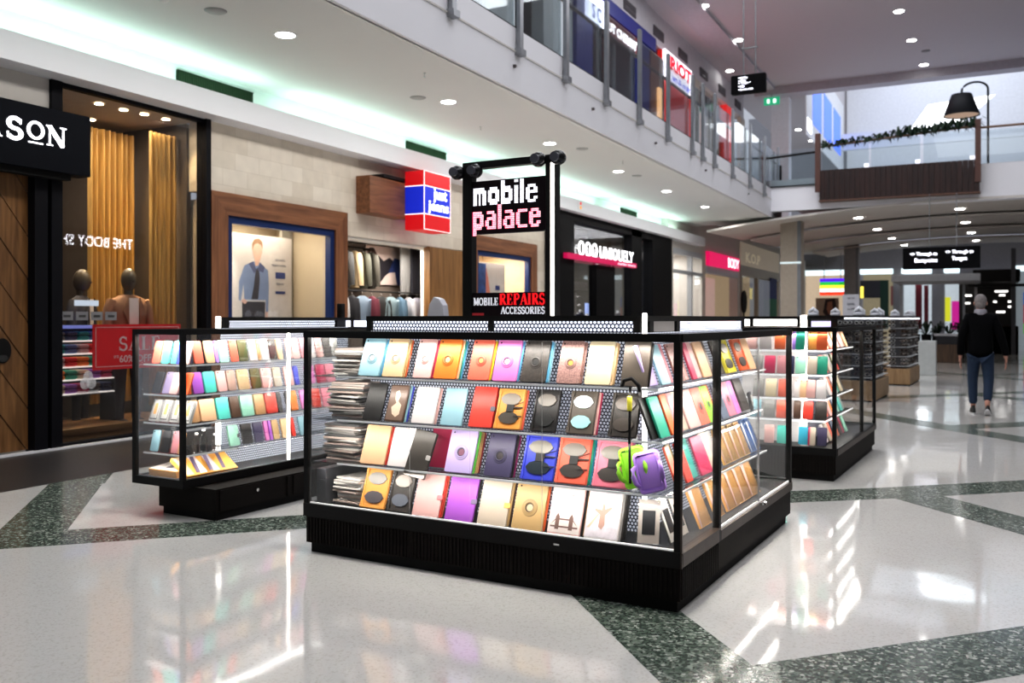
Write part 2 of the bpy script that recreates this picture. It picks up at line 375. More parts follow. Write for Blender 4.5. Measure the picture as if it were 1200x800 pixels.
# ---- near corner case
T = Thing('display_case', 'black framed corner glass display case in the foreground with ribbed base, full of tablet cases', 'display case', (-1.1, .3, 0), k=True)
mb = MB()
mb.box(-2.18, 0, 0, .55, .055, .20); mb.box(-.55, -.0, .55, 2.11, .055, .20)
for a, b in ((-2.175, -1.48), (-1.46, -.73), (-.71, -.01)): ribs_u(mb, a, b, 0, .06, .195)
ribs_v(mb, .01, .56, 0, .06, .195)
T.part('base', mb, ESP)
mb = MB(); mb.box(-2.16, -.02, .02, .53, 0, .055); mb.box(-.53, -.02, .5, 2.07, 0, .055); T.part('plinth', mb, BLACKM)
mb = MB()
for u, v in ((-2.2, 0), (-.03, 0), (-2.2, .52), (-.03, 2.12), (-.55, 2.12), (-.58, .55)): mb.box(u, u+.03, v, v+.03, .2, ZT)
mb.box(-2.2, 0, -.004, .03, 1.198, ZT); mb.box(-2.2, -.58, .52, .55, 1.2, ZT); mb.box(-2.2, -2.17, .03, .52, 1.2, ZT)
mb.box(-.03, .003, .03, 2.15, 1.198, ZT); mb.box(-.58, -.55, .58, 2.15, 1.2, ZT); mb.box(-.55, -.03, 2.12, 2.15, 1.2, ZT)
mb.box(-2.2, 0, -.004, .03, .2, .272); mb.box(-2.2, -.58, .52, .55, .2, .27); mb.box(-2.2, -2.17, .03, .52, .2, .27)
mb.box(-.55, -.03, 2.12, 2.15, .2, .27); mb.box(-.58, -.55, .58, 2.15, .2, .27)
mb.box(-2.17, -.03, .03, .52, .2, .262); mb.box(-.55, -.03, .5, 2.12, .2, .262)
mb.box(-.03, .003, .565, .6, .2, 1.2)
T.part('frame', mb, BLACK)
mb = MB(); mb.box(-.028, .004, .03, .565, .2, .262); mb.box(-.028, .004, .6, 2.15, .2, .25); mb.box(-.028, .012, 0, .565, .262, .268)
mb.box(.0, .008, .0, .012, .2, 1.2); T.part('side_rail', mb, BRONZE, label='worn bronze lower rail on the right side')
mb = MB(); mb.box(-2.165, -.035, .012, .02, .272, .279); mb.box(-.02, -.012, .62, 2.12, .25, .262); T.part('trim_strip', mb, mat('glowing_trim', (.8, .78, .76), .3, emis=.45))  # trim glows slightly to carry the bright glint of the chrome
for u in (-1.47, -.69): T.part('glass_edge', MB().box(u, u+.0015, .001, .0035, .28, 1.19), mat('glass_edge_line', (.45, .45, .45), .3))
for a in ((-2.17, -1.1), (-1.1, -.03)):
    mb = MB(); mb.box(a[0], a[1]-.002, .004, .008, .272, 1.2); T.part('glass_panel', mb, GLASS)
mb = MB(); mb.box(-.012, -.008, .03, .565, .265, 1.2); T.part('glass_panel', mb, GLASS)
mb = MB(); mb.box(-.010, -.006, .6, 1.36, .262, 1.2); T.part('glass_door', mb, GLASS)
mb = MB(); mb.box(-.018, -.014, 1.33, 2.12, .262, 1.2); T.part('glass_door', mb, GLASS)
mb = MB(); mb.box(-.0135, -.004, 1.355, 1.362, .262, 1.2); T.part('door_edge', mb, STEEL)
mb = MB(); mb.box(-2.19, -2.186, .03, .52, .27, 1.2); T.part('glass_panel', mb, GLASS)
mb = MB(); mb.box(-.55, -.03, 2.132, 2.136, .27, 1.2); T.part('glass_panel', mb, GLASS)
mb = MB(); mb.box(-2.17, -.58, .03, .52, 1.222, 1.228); mb.box(-.55, -.03, .03, 2.12, 1.222, 1.228); T.part('top_glass', mb, GLASS)
mb = MB(); mb.box(-.0, .018, 1.34, 1.40, .243, .258); mb.disc((.018, 1.385, .25), .010, 'X', 10, t=.012); T.part('lock', mb, CHROME)
mb = MB(); mb.box(-.62, -.59, -.012, -.004, .232, .24); T.part('latch', mb, CHROME)
for (z, ru, rv) in ((.985, -.12, 1.95), (.745, -.10, 1.80), (.505, -.055, 1.72)):
    mb = MB(); mb.box(-1.99, -.30, .04, .292, z-.006, z); mb.box(-.298, ru, .04, rv, z-.006, z)
    T.part('glass_shelf', mb, ACRYL)
    mb = MB(); mb.box(-1.99, ru, .036, .042, z-.008, z+.002); mb.box(ru-.002, ru+.004, .04, rv, z-.008, z+.002)
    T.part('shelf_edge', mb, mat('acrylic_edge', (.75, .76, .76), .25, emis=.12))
for z in (.985, .745, .505):
    mb = MB(); mb.box(-2.165, -1.995, .04, .50, z-.006, z); T.part('glass_shelf', mb, ACRYL)
perf_panel(T, 'perforated_panel', 'u', .30, -1.96, -.30, .265, 1.235, PERF)
perf_panel(T, 'perforated_panel', 'v', -.30, .31, 2.06, .265, 1.235, perf_mat('perforated_panel_side', .0185, .5, dark=(.012, .016, .04)))
T.part('header_panel', MB().box(-1.94, -1.165, .294, .306, 1.238, 1.29), PERFS)
T.part('header_panel', MB().box(-1.13, -.34, .294, .306, 1.238, 1.29), PERFS)
T.part('header_panel', MB().box(-.306, -.294, .45, .75, 1.238, 1.29), mat('header_side_grey', (.3, .28, .27), .5, emis=.25))
mb = MB(); 
for i in range(5): mb.box(-.306, -.294, .83, 2.02, 1.238+i*.0108, 1.245+i*.0108)
T.part('header_panel', mb, mat('header_lit_slats', (.75, .78, .95), .5, emis=1.2))
mb = MB(); mb.box(-1.985, -.28, .285, .315, 1.29, 1.318); mb.box(-.315, -.285, .315, 2.07, 1.29, 1.318)
for u in (-1.985, -1.165, -.338): mb.box(u, u+.035, .287, .313, 1.235, 1.29)
for v in (.38, .77, 2.03): mb.box(-.313, -.287, v, v+.05, 1.235, 1.29)
T.part('header_frame', mb, BLACK)
mb = MB(); mb.bbox(-.283, -.262, .26, .282, .27, 1.33); T.part('light_post', mb, LEDS)
mb = MB(); mb.box(-2.1, -.06, .032, .042, 1.205, 1.22); T.part('light_strip', mb, LED)
mb = MB(); mb.box(-.042, -.032, .1, 2.08, 1.205, 1.22); T.part('light_strip', mb, LED)
p = K(-1.1, .07, 1.195); area(p, (math.radians(-12), 0, KA), 2.1, .04, 17, (1, .95, .88))
p = K(-.06, 1.1, 1.195); area(p, (0, math.radians(-12), KA), .04, 1.95, 14, (1, .94, .86))
for z in (.975, .735, .495):                 # added lamps under each shelf edge light the rows from the glass side
    a = K(-1.12, .018, z-.010); area(a, (math.radians(28), 0, KA), 2.0, .015, 7.0, (1, .95, .88))
    a = K(-.032, 1.0, z-.010); area(a, (0, math.radians(28), KA), .015, 1.8, 10.0, (1, .95, .88))

# ---- left case
LU0, LU1, LV0, LV1 = -3.87, -3.38, .16, 2.15
T = Thing('display_case', 'black framed glass display case at the left, orange packs on its floor', 'display case', (-3.5, .6, 0), k=True)
mb = MB(); mb.box(-3.74, -3.2, .27, 2.2, .05, .205); mb.box(-3.18, -3.2, .9, .903, .06, .2); mb.box(-3.2, -3.197, 1.0, 2.2, .06, .165)
T.part('base', mb, ESP)
mb = MB(); mb.box(-3.72, -3.22, .29, 2.18, 0, .05); T.part('plinth', mb, BLACKM)
T.part('drawer_front', MB().box(-3.2, -3.192, .3, .95, .06, .195), ESP)
T.part('drawer_front', MB().box(-3.2, -3.192, .97, 2.19, .06, .195), ESP)
T.part('lock', MB().disc((-3.193, .62, .15), .012, 'X', 12, t=.01), CHROME)
mb = MB()
for u, v in ((LU0, LV0), (LU1-.03, LV0), (LU0, LV1-.03), (LU1-.03, LV1-.03)): mb.box(u, u+.03, v, v+.03, .21, ZT)
for z0, z1 in ((.21, .262), (1.2, ZT)):
    mb.box(LU0+.03, LU1-.03, LV0, LV0+.03, z0, z1); mb.box(LU0+.03, LU1-.03, LV1-.03, LV1, z0, z1)
    mb.box(LU0, LU0+.03, LV0+.03, LV1-.03, z0, z1); mb.box(LU1-.03, LU1, LV0+.03, LV1-.03, z0, z1)
mb.box(LU0+.03, LU1-.03, LV0+.03, LV1-.03, .21, .255)
T.part('frame', mb, BLACK)
T.part('glass_panel', MB().box(LU0+.03, LU1-.03, LV0+.008, LV0+.012, .262, 1.2), GLASS)
T.part('glass_panel', MB().box(LU1-.012, LU1-.008, LV0+.03, LV1-.03, .262, 1.2), GLASS)
T.part('glass_panel', MB().box(LU0+.008, LU0+.012, LV0+.03, LV1-.03, .262, 1.2), GLASS)
T.part('top_glass', MB().box(LU0+.03, LU1-.03, LV0+.03, LV1-.03, 1.222, 1.228), GLASS)
T.part('trim_strip', MB().box(LU1-.022, LU1-.014, LV0+.03, LV1-.03, .262, .268).box(LU0+.03, LU1-.03, LV0+.014, LV0+.02, .262, .268), CHROME)
LZ = (1.0, .80, .61, .41)
for z in LZ:
    mb = MB(); mb.box(-3.83, -3.42, .22, .68, z-.006, z)
    if z > .5: mb.box(-3.64, -3.43, .68, 2.1, z-.006, z)
    else: mb.box(-3.64, -3.47, .68, 2.1, z-.006, z)
    T.part('glass_shelf', mb, ACRYL)
    T.part('shelf_edge', MB().box(-3.43, -3.424, .22, 2.1 if z > .5 else .66, z-.009, z+.003).box(-3.83, -3.43, .216, .222, z-.009, z+.003), mat('acrylic_edge', (.75, .76, .76), .25))
perf_panel(T, 'perforated_panel', 'v', -3.65, .72, 2.1, .262, 1.235, perf_mat('perforated_panel_side', .0185, .5, dark=(.012, .016, .04)))
T.part('header_panel', MB().box(-3.656, -3.644, .8, 1.93, 1.238, 1.29), PERFS)
T.part('header_panel', MB().box(-3.656, -3.644, 2.08, 2.13, 1.238, 1.29).box(-3.60, -3.3, 2.12, 2.13, 1.238, 1.29), mat('header_lit_slats', (.75, .78, .95), .5))
T.part('header_frame', MB().box(-3.665, -3.635, .72, 2.14, 1.29, 1.315).box(-3.662, -3.638, .73, .79, 1.235, 1.29).box(-3.662, -3.638, 1.95, 2.06, 1.235, 1.29), BLACK)
T.part('light_post', MB().bbox(-3.645, -3.615, .665, .695, 1.236, 1.32), LEDS); T.part('light_post', MB().bbox(-3.645, -3.615, .665, .695, .416, .60), LEDS)
T.part('light_post', MB().bbox(-3.432, -3.414, 1.15, 1.172, .262, 1.2), LEDS)
T.part('light_strip', MB().box(-3.422, -3.412, .25, 2.1, 1.206, 1.22).box(-3.8, -3.45, .192, .202, 1.206, 1.22), LED)
area(K(-3.42, 1.1, 1.195), (0, math.radians(12), KA), .04, 1.8, 13, (1, .95, .88)); area(K(-3.6, .21, 1.195), (math.radians(12), 0, KA), .38, .04, 9, (1, .95, .88))
for z in LZ:
    area(K(-3.42, 1.2, z-.014), (0, math.radians(25), KA), .015, 1.8, 5.0, (1, .95, .88)); area(K(-3.6, .21, z-.014), (math.radians(25), 0, KA), .35, .015, 1.5, (1, .95, .88))
# little black post on top of the left case header
solo('cable_post', MB().bbox(-3.65, -3.60, 1.96, 2.01, 1.315, 1.43).box(-3.60, -3.597, 1.97, 2.0, 1.35, 1.37), BLACK, 'small black post standing up from the header of the left display case', 'post', (-3.62, 1.98, 1.315), k=True)

# ---- far right case
T = Thing('display_case', 'black framed glass display case standing behind the corner case at the right', 'display case', (-.4, 4.8, 0), k=True)
F0, F1 = 3.72, 5.83
mb = MB(); mb.box(-1.35, -.01, F0+.01, F0+.55, .055, .21); mb.box(-.55, -.01, F0+.5, F1-.02, .055, .21)
ribs_u(mb, -1.34, -.02, F0+.01, .06, .205, pitch=.026); T.part('base', mb, ESP)
T.part('plinth', MB().box(-1.33, -.03, F0+.03, F0+.53, 0, .055).box(-.53, -.03, F0+.5, F1-.04, 0, .055), BLACKM)
mb = MB()
for u, v in ((-1.36, F0), (-.035, F0), (-.03, F1-.03), (-.56, F1-.03), (-1.36, F0+.53), (-.56, F0+.53)): mb.box(u, u+.03, v, v+.03, .2, ZT)
mb.box(-.03, 0, F0+1.3, F0+1.335, .26, 1.2)
for z0, z1 in ((.205, .265), (1.2, ZT)):
    mb.box(-1.36, 0, F0-.003, F0+.03, z0, z1); mb.box(-.03, .003, F0+.03, F1, z0, z1); mb.box(-.56, -.53, F0+.56, F1, z0, z1)
    mb.box(-.53, -.03, F1-.03, F1, z0, z1); mb.box(-1.33, -.56, F0+.53, F0+.56, z0, z1); mb.box(-1.36, -1.33, F0+.03, F0+.53, z0, z1)
mb.box(-1.33, -.03, F0+.03, F0+.53, .2, .26); mb.box(-.53, -.03, F0+.5, F1-.03, .2, .26)
T.part('frame', mb, BLACK)
T.part('side_rail', MB().box(-.028, .005, F0+.03, F1-.01, .205, .25), BRONZE)
T.part('glass_panel', MB().box(-1.33, -.03, F0+.008, F0+.012, .265, 1.2), GLASS)
T.part('glass_panel', MB().box(-.012, -.008, F0+.03, F0+1.3, .265, 1.2), GLASS)
T.part('glass_panel', MB().box(-.012, -.008, F0+1.335, F1-.03, .265, 1.2), GLASS)
T.part('glass_panel', MB().box(-.53, -.03, F1-.022, F1-.018, .265, 1.2), GLASS)
T.part('top_glass', MB().box(-1.33, -.03, F0+.03, F0+.53, 1.222, 1.228).box(-.53, -.03, F0+.53, F1-.03, 1.222, 1.228), GLASS)
FZ = (1.045, .845, .65, .475)
for z in FZ:
    T.part('glass_shelf', MB().box(-1.32, -.10, F0+.06, F0+.30, z-.006, z).box(-.30, -.10, F0+.30, F0+1.35, z-.006, z), ACRYL)
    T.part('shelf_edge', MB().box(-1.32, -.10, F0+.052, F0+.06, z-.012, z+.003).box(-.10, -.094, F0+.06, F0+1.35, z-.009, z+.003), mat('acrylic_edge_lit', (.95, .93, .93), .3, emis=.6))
perf_panel(T, 'back_panel', 'u', F0+.31, -1.32, -.30, .262, 1.235, mat('lit_back_panel', (.7, .66, .65), .5, emis=.22))
perf_panel(T, 'back_panel', 'v', -.31, F0+.32, F0+1.4, .262, 1.235, perf_mat('perforated_panel_dark', .0185, .15))
T.part('header_panel', MB().box(-.865, -.775, F0+.31, F0+.32, 1.245, 1.30), mat('header_white_light', (1, .98, .97), .5, emis=2.2))
T.part('header_panel', MB().box(-.745, -.375, F0+.31, F0+.32, 1.245, 1.30), mat('header_white_light', (1, .98, .97), .5))
T.part('header_panel', MB().box(-.26, -.10, F0+.31, F0+.32, 1.238, 1.285), mat('header_lilac_light', (.55, .52, .8), .5, emis=.9))
T.part('header_frame', MB().box(-.89, 0.0, F0+.30, F0+.33, 1.300, 1.325).box(-.775, -.745, F0+.30, F0+.33, 1.235, 1.3).box(-.375, -.35, F0+.30, F0+.33, 1.235, 1.3).box(-.29, -.26, F0+.30, F0+.33, 1.235, 1.3).box(-.10, -.05, F0+.30, F0+.33, 1.235, 1.3).box(-.89, -.87, F0+.3, F0+.33, 1.235, 1.3), BLACK)
T.part('light_post', MB().bbox(-.345, -.295, F0+.29, F0+.32, .262, 1.335), LEDS)
T.part('light_strip', MB().box(-1.3, -.06, F0+.032, F0+.042, 1.206, 1.22), LED)
area(K(-.65, F0+.14, 1.18), (0, 0, KA), 1.2, .06, 8, (1, .95, .88)); area(K(-.06, F0+.8, 1.195), (0, math.radians(12), KA), .06, 1.3, 10, (1, .95, .88))
for z in FZ: area(K(-.65, F0+.07, z-.014), (math.radians(25), 0, KA), 1.1, .015, 2.4, (1, .95, .88)); area(K(-.085, F0+.75, z-.014), (0, math.radians(25), KA), .015, 1.2, 2.2, (1, .95, .88))

# ---- things in the cases
def product(kind, loc, rz, lean, w, h, t, c, label, cat='tablet case', group=None, name=None, roll=0, **o):
    nm = name or {'phone': 'phone_case', 'clearphone': 'phone_case', 'wallet': 'phone_wallet'}.get(kind, 'tablet_case')
    x, y, z = loc; z += t*math.sin(abs(lean))+.001
    r = o.get('r', .008)
    m = col(c, o.get('rough', .42), var=o.get('var', .05), scale=o.get('nscale', 9)) if isinstance(c, tuple) else c
    mb = MB(); slab(mb, w, h, r, 0, t, 0, h/2, .0015)
    root = link(nm, mb.mesh(nm, m), (x, y, z), (-lean, roll, rz))
    tag(root, label, cat, group)
    def sub(n, b, mm): return link(n, b.mesh(n, mm), parent=root)
    if kind in ('folio', 'wallet') and o.get('tab'):
        b = MB(); slab(b, .03*w/.14, .026, .006, -.003, .0005, w/2-.008, h*.46, .001); sub('clasp', b, col(o['tab'], .5))
    if kind == 'rotating':
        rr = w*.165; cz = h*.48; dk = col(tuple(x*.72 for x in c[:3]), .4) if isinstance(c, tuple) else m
        b = MB(); n = 24
        for k in range(1):
            P = [(rr*1.5, -.001), (rr*1.42, -.002), (rr*1.3, -.001), (rr*1.15, -.0015), (rr, -.004), (rr*.86, -.0035), (rr*.82, -.0014)]
            R = [[(a*math.cos(2*PI*i/n), d, cz+a*math.sin(2*PI*i/n)) for i in range(n)] for a, d in P]
            b.rings(R, 0, False, smooth=True)
        sub('swivel_ring', b, dk)
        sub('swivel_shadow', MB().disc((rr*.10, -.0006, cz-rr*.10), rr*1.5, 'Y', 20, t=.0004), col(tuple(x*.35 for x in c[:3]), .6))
        sub('swivel_hole', MB().disc((0, -.0016, cz), rr*.84, 'Y', 20, t=.0005), col(tuple(x*.12 for x in c[:3]), .5)); sub('swivel_badge', MB().disc((rr*.12, -.0024, cz-rr*.05), rr*.62, 'Y', 20, t=.0005), col(o.get('hole', (.80, .78, .75)), .4))
        sub('camera_hole', MB().disc((-w*.37, -.0012, h*.93), .0045, 'Y', 10, t=.001), BLACKM)
    if kind == 'rugged':
        d = tuple(x*.45 for x in c[:3])
        b = MB(); 
        for (cx_, cz_, ww, hh) in ((0, h*.5, w*.96, h*.97),):
            A = rrect(ww, hh, .014, cx_, cz_); B = rrect(ww*.88, hh*.92, .01, cx_, cz_)
            b.rings([[(p[0], -.0005, p[1]) for p in A], [(p[0], -.005, p[1]) for p in A], [(p[0], -.005, p[1]) for p in B], [(p[0], -.0005, p[1]) for p in B]], 0, False)
            for s in (-1, 1):
                for q in (-1, 1): b.box(s*w*.44-.008, s*w*.44+.008, -.007, 0, h*.5+q*h*.42-.014, h*.5+q*h*.42+.014)
        sub('bumper', b, m)
        def hexa(cz_, rx, rz_): return [(rx*a, cz_+rz_*bb) for a, bb in ((-1, 0), (-.72, .7), (-.3, 1), (.3, 1), (.72, .7), (1, 0), (.72, -.7), (.3, -1), (-.3, -1), (-.72, -.7))]
        pc = o.get('pads', ((.19, .165, .14), (.06, .052, .048)))
        sub('back_pad', MB().prism(hexa(h*.74, w*.38, h*.145), -.006, .0, 'Y'), col(pc[0], .35))
        sub('back_pad', MB().prism(hexa(h*.28, w*.38, h*.145), -.006, .0, 'Y'), col(pc[1], .35))
        if o.get('strap'):
            b = MB().box(-w*.1, w*.16, -.010, -.006, h*.42, h*.60); b.box(w*.1, w*.5, -.011, -.008, h*.52, h*.55); b.box(w*.2, w*.5, -.011, -.008, h*.31, h*.335); b.tube([(w*.13, -.009, h*.56), (w*.5, -.009, h*.68)], .002, 5)
            sub('strap', b, col((.02, .02, .02), .6))
    if kind == 'picture': o['draw'](sub, w, h)
    if kind in ('phone', 'clearphone'):
        sub('camera_hole', MB().disc((-w*.3, -.0012, h*.91), .006, 'Y', 10, r2=.0045, t=.001), BLACKM)
    return root
ORD = ['first', 'second', 'third', 'fourth', 'fifth', 'sixth', 'seventh', 'eighth', 'ninth', 'tenth', 'eleventh', 'twelfth', 'thirteenth', 'fourteenth', 'fifteenth', 'sixteenth', 'seventeenth', 'eighteenth', 'nineteenth', 'twentieth']
ROWN = ['top shelf', 'second shelf', 'third shelf', 'floor']
CN = dict(lblue=(.30, .50, .58), green=(.10, .42, .06), cream=(.72, .50, .29), orange=(.78, .20, .02), ored=(.75, .14, .04), ppink=(.78, .47, .44), crimson=(.50, .03, .10), teal=(.05, .36, .30),
 coral=(.80, .16, .10), yellow=(.75, .65, .05), navy=(.02, .02, .06), magenta=(.72, .20, .52), sky=(.14, .42, .65), charcoal=(.05, .042, .037), brown=(.10, .055, .035), mauve=(.33, .19, .17),
 ivory=(.74, .62, .42), gold=(.50, .33, .15), taupe=(.105, .085, .068), black=(.018, .016, .016), white=(.74, .68, .67), cobalt=(.03, .05, .50), red=(.70, .06, .04), peach=(.78, .48, .28), lilac=(.50, .40, .68),
 indigo=(.06, .05, .11), plum=(.30, .02, .14), blue=(.05, .07, .55), pink=(.78, .22, .30), lime=(.30, .70, .04), violet=(.40, .22, .68), purple=(.38, .10, .52), apricot=(.78, .35, .08), beige=(.55, .46, .37),
 aqua=(.10, .62, .52), mint=(.38, .74, .56), olive=(.10, .10, .03), slate=(.12, .15, .21), rose=(.60, .25, .28), tan=(.60, .34, .16), lavender=(.30, .24, .40), wine=(.28, .03, .05), grey=(.30, .29, .28), dusty=(.52, .34, .28), emerald=(.02, .33, .22), turquoise=(.04, .36, .50))
CW = dict(lblue='light blue', ppink='pale pink', ored='orange red', crimson='crimson', lilac='lilac', sky='sky blue', tan='tan')
def cw(c): return CW.get(c, c)
def front_item(row, i, z, u0, w, h, kind, c, backs=(), lean=.36, v=.07, t=.012, desc=None, **o):
    base = desc or {'rotating': cw(c)+' rotating tablet case', 'folio': cw(c)+' flat tablet case', 'rugged': cw(c)+' rugged tablet case'}[kind]
    product(kind, K(u0+w/2, v, z), KA, lean, w, h, t, CN[c], '%s, %s from left, %s, corner case front' % (base, ORD[i], ROWN[row]), group='tablet cases facing the front', **o)
    for j, bc in enumerate(backs):
        vv = v+t+.003+.0105*j
        product('folio', K(u0+w/2+.004*(j+1)+.004, vv, z), KA, lean, w, h*(.985-.01*j), .008, CN[bc], '%s tablet case, %s behind the %s from left, %s, corner case front' % (cw(bc), ORD[j], ORD[i], ROWN[row]), group='tablet cases facing the front')
Z1, Z2, Z3, Z4 = .987, .747, .507, .264
H1 = .216
front_item(0, 0, Z1, -1.872, .142, H1, 'rotating', 'lblue', ['sky', 'green'])
front_item(0, 1, Z1, -1.707, .132, H1, 'rotating', 'cream', ['gold', 'ored'])
front_item(0, 2, Z1, -1.503, .112, H1, 'rotating', 'ppink', ['crimson', 'crimson'])
front_item(0, 3, Z1, -1.371, .139, H1, 'rotating', 'orange', ['peach', 'teal', 'sky'], hole=(.85, .5, .2))
front_item(0, 4, Z1, -1.159, .124, H1, 'rotating', 'coral', ['yellow', 'navy'], hole=(.8, .3, .1))
front_item(0, 5, Z1, -1.012, .138, H1, 'rotating', 'magenta', ['sky'])
front_item(0, 6, Z1, -.85, .138, H1, 'rotating', 'charcoal', ['sky', 'lblue'], hole=(.02, .02, .02), desc='dark grey swirl patterned rotating tablet case', var=.45, nscale=60)
front_item(0, 7, Z1, -.651, .123, H1, 'rotating', 'mauve', ['mauve'], hole=(.6, .25, .05), desc='mottled brown and white rotating tablet case', var=.5, nscale=110)
front_item(0, 8, Z1, -.501, .132, H1, 'folio', 'ivory', ['cream', 'gold'])
front_item(0, 9, Z1, -.331+.02, .13, H1, 'folio', 'taupe', ['black'], lean=.30, v=.06)
def couple(sub, w, h):
    b = MB(); b.poly([(-w*.45, -.001, h*.04), (w*.45, -.001, h*.04), (w*.45, -.001, h*.96), (-w*.45, -.001, h*.96)]); sub('printed_cover', b, col((.20, .13, .10), .3))
    b = MB(); P = [(-.12, .2), (.05, .12), (.18, .2), (.2, .45), (.05, .55), (.1, .72), (0, .85), (-.12, .8), (-.1, .6), (-.02, .5), (-.2, .38)]
    b.poly([(x*w*1.3, -.0018, z*h) for x, z in P]); sub('printed_figure', b, col((.75, .55, .42), .3))
front_item(1, 0, Z2, -1.842, .124, .21, 'folio', 'black', [])
front_item(1, 1, Z2, -1.69, .122, .205, 'picture', 'brown', ['lblue', 'blue'], draw=couple, desc='brown tablet case printed with an embracing couple')
front_item(1, 2, Z2, -1.514, .143, .2, 'folio', 'white', ['ppink'])
front_item(1, 3, Z2, -1.328, .132, .2, 'folio', 'lblue', [])
front_item(1, 4, Z2, -1.154, .137, .215, 'folio', 'red', ['wine', 'brown'], tab=(.12, .12, .15), desc='bright red tablet case with dark clasp', t=.014)
front_item(1, 5, Z2, -1.002, .152, .21, 'rugged', 'apricot', ['coral'], strap=1, pads=((.20, .165, .13), (.08, .07, .06)))
front_item(1, 6, Z2, -.792, .138, .215, 'rugged', 'black', [], pads=((.17, .15, .13), (.03, .03, .03)))
front_item(1, 7, Z2, -.596, .139, .215, 'rugged', 'taupe', ['ppink', 'crimson'], pads=((.80, .88, .88), (.40, .72, .72)), desc='brown rugged tablet case with pale aqua pads')
front_item(1, 8, Z2, -.378, .141, .215, 'rugged', 'charcoal', [], pads=((.15, .12, .10), (.09, .075, .065)))
front_item(2, 0, Z3, -1.86, .165, .218, 'folio', 'peach', ['red', 'plum'])
front_item(2, 1, Z3, -1.672, .145, .215, 'folio', 'white', [])
front_item(2, 2, Z3, -1.47, .13, .222, 'folio', 'crimson', ['orange', 'tan'], lean=.30, v=.16)
front_item(2, 3, Z3, -1.301, .165, .225, 'rotating', 'lilac', ['green', 'gold', 'tan', 'wine'], hole=(.2, .08, .12), desc='pearly lilac rotating tablet case')
front_item(2, 4, Z3, -1.062, .154, .22, 'rotating', 'indigo', ['black', 'plum'], hole=(.04, .03, .03))
front_item(2, 5, Z3, -.85, .182, .225, 'rugged', 'blue', [], strap=1, pads=((.22, .20, .16), (.02, .03, .04)))
front_item(2, 6, Z3, -.66, .170, .225, 'rugged', 'coral', ['emerald', 'turquoise'], strap=1)
front_item(2, 7, Z3, -.461, .178, .225, 'rugged', 'pink', ['magenta'], strap=1)
product('folio', K(-1.47, .030, .468), KA, .30, .132, .25, .02, (.055, .048, .042), 'dark taupe tablet case hanging tilted over the edge of the third shelf', group='tablet cases facing the front', roll=.16, tab=(.45, .42, .4))
def bridge(sub, w, h):
    b = MB(); b.poly([(-w*.48, -.001, h*.03), (w*.48, -.001, h*.03), (w*.48, -.001, h*.98), (-w*.48, -.001, h*.98)]); sub('printed_cover', b, col((.80, .70, .66), .3))
    b = MB(); y = -.0018
    for x in (-.22, .2):
        b.poly([(w*(x-.06), y, h*.1), (w*(x+.06), y, h*.1), (w*(x+.06), y, h*.36), (w*x, y, h*.44), (w*(x-.06), y, h*.36)])
    b.poly([(-w*.42, y, h*.14), (w*.42, y, h*.14), (w*.42, y, h*.175), (-w*.42, y, h*.175)]); b.poly([(-w*.16, y, h*.30), (w*.14, y, h*.30), (w*.14, y, h*.33), (-w*.16, y, h*.33)])
    b.poly([(-w*.42, y, h*.18), (-w*.28, y, h*.32), (-w*.28, y, h*.29)]); b.poly([(w*.42, y, h*.18), (w*.26, y, h*.29), (w*.26, y, h*.32)])
    sub('printed_bridge', b, col((.22, .13, .11), .4))
    for x, z in ((-.02, .78), (.10, .83), (-.26, .66), (.16, .72)):
        b = MB(); b.poly([(w*x, y, h*z), (w*(x+.05), y, h*(z-.02)), (w*(x+.12), y, h*(z+.03)), (w*(x+.05), y, h*(z+.01))])
        sub('printed_bird', b, col((.3, .25, .25), .4))
def angel(sub, w, h):
    b = MB(); b.poly([(-w*.48, -.001, h*.03), (w*.48, -.001, h*.03), (w*.48, -.001, h*.98), (-w*.48, -.001, h*.98)]); sub('printed_cover', b, mat('cloudy_print', (.72, .66, .70), .3, var=.18, scale=30))
    b = MB(); y = -.0018
    b.poly([(w*x, y, h*z) for x, z in ((-.1, .25), (0, .2), (.08, .3), (.06, .5), (.26, .66), (.22, .68), (.04, .62), (.03, .72), (-.04, .72), (-.05, .6), (-.26, .62), (-.26, .58), (-.09, .5))])
    sub('printed_figure', b, col((.5, .30, .24), .4))
    b = MB(); b.poly([(-w*.44, y, h*.22), (-w*.36, y, h*.22), (-w*.1, y, h*.52), (-w*.16, y, h*.52)]); sub('printed_beam', b, col((.85, .5, .35), .4))
front_item(3, 0, Z4, -1.86, .17, .225, 'rugged', 'apricot', [], pads=((.26, .24, .22), (.09, .08, .09)))
front_item(3, 1, Z4, -1.672, .15, .225, 'rugged', 'charcoal', [], pads=((.42, .36, .32), (.14, .15, .18)), desc='smoky dark rugged tablet case')
front_item(3, 2, Z4, -1.497, .165, .228, 'folio', 'ppink', ['red', 'coral'], tab=(.8, .2, .22), desc='pale pink tablet case with rosy clasp', v=.055)
front_item(3, 3, Z4, -1.291, .17, .228, 'folio', 'purple', ['black'], tab=(.2, .15, .25), desc='purple tablet case with dark clasp', v=.055)
front_item(3, 4, Z4, -1.093, .168, .228, 'folio', 'beige', ['gold', 'brown'], tab=(.85, .45, .12), desc='pearl beige tablet case with orange clasp', v=.055)
front_item(3, 5, Z4, -.893, .172, .228, 'rotating', 'gold', ['ored'], v=.055, hole=(.55, .42, .28))
front_item(3, 6, Z4, -.693, .174, .228, 'picture', 'ppink', ['black', 'tan', 'brown'], draw=bridge, desc='pale tablet case printed with a twin towered bridge', v=.055)
front_item(3, 7, Z4, -.497, .172, .228, 'picture', 'white', ['grey', 'charcoal', 'black', 'black'], draw=angel, desc='white tablet case printed with a figure in clouds', v=.055)

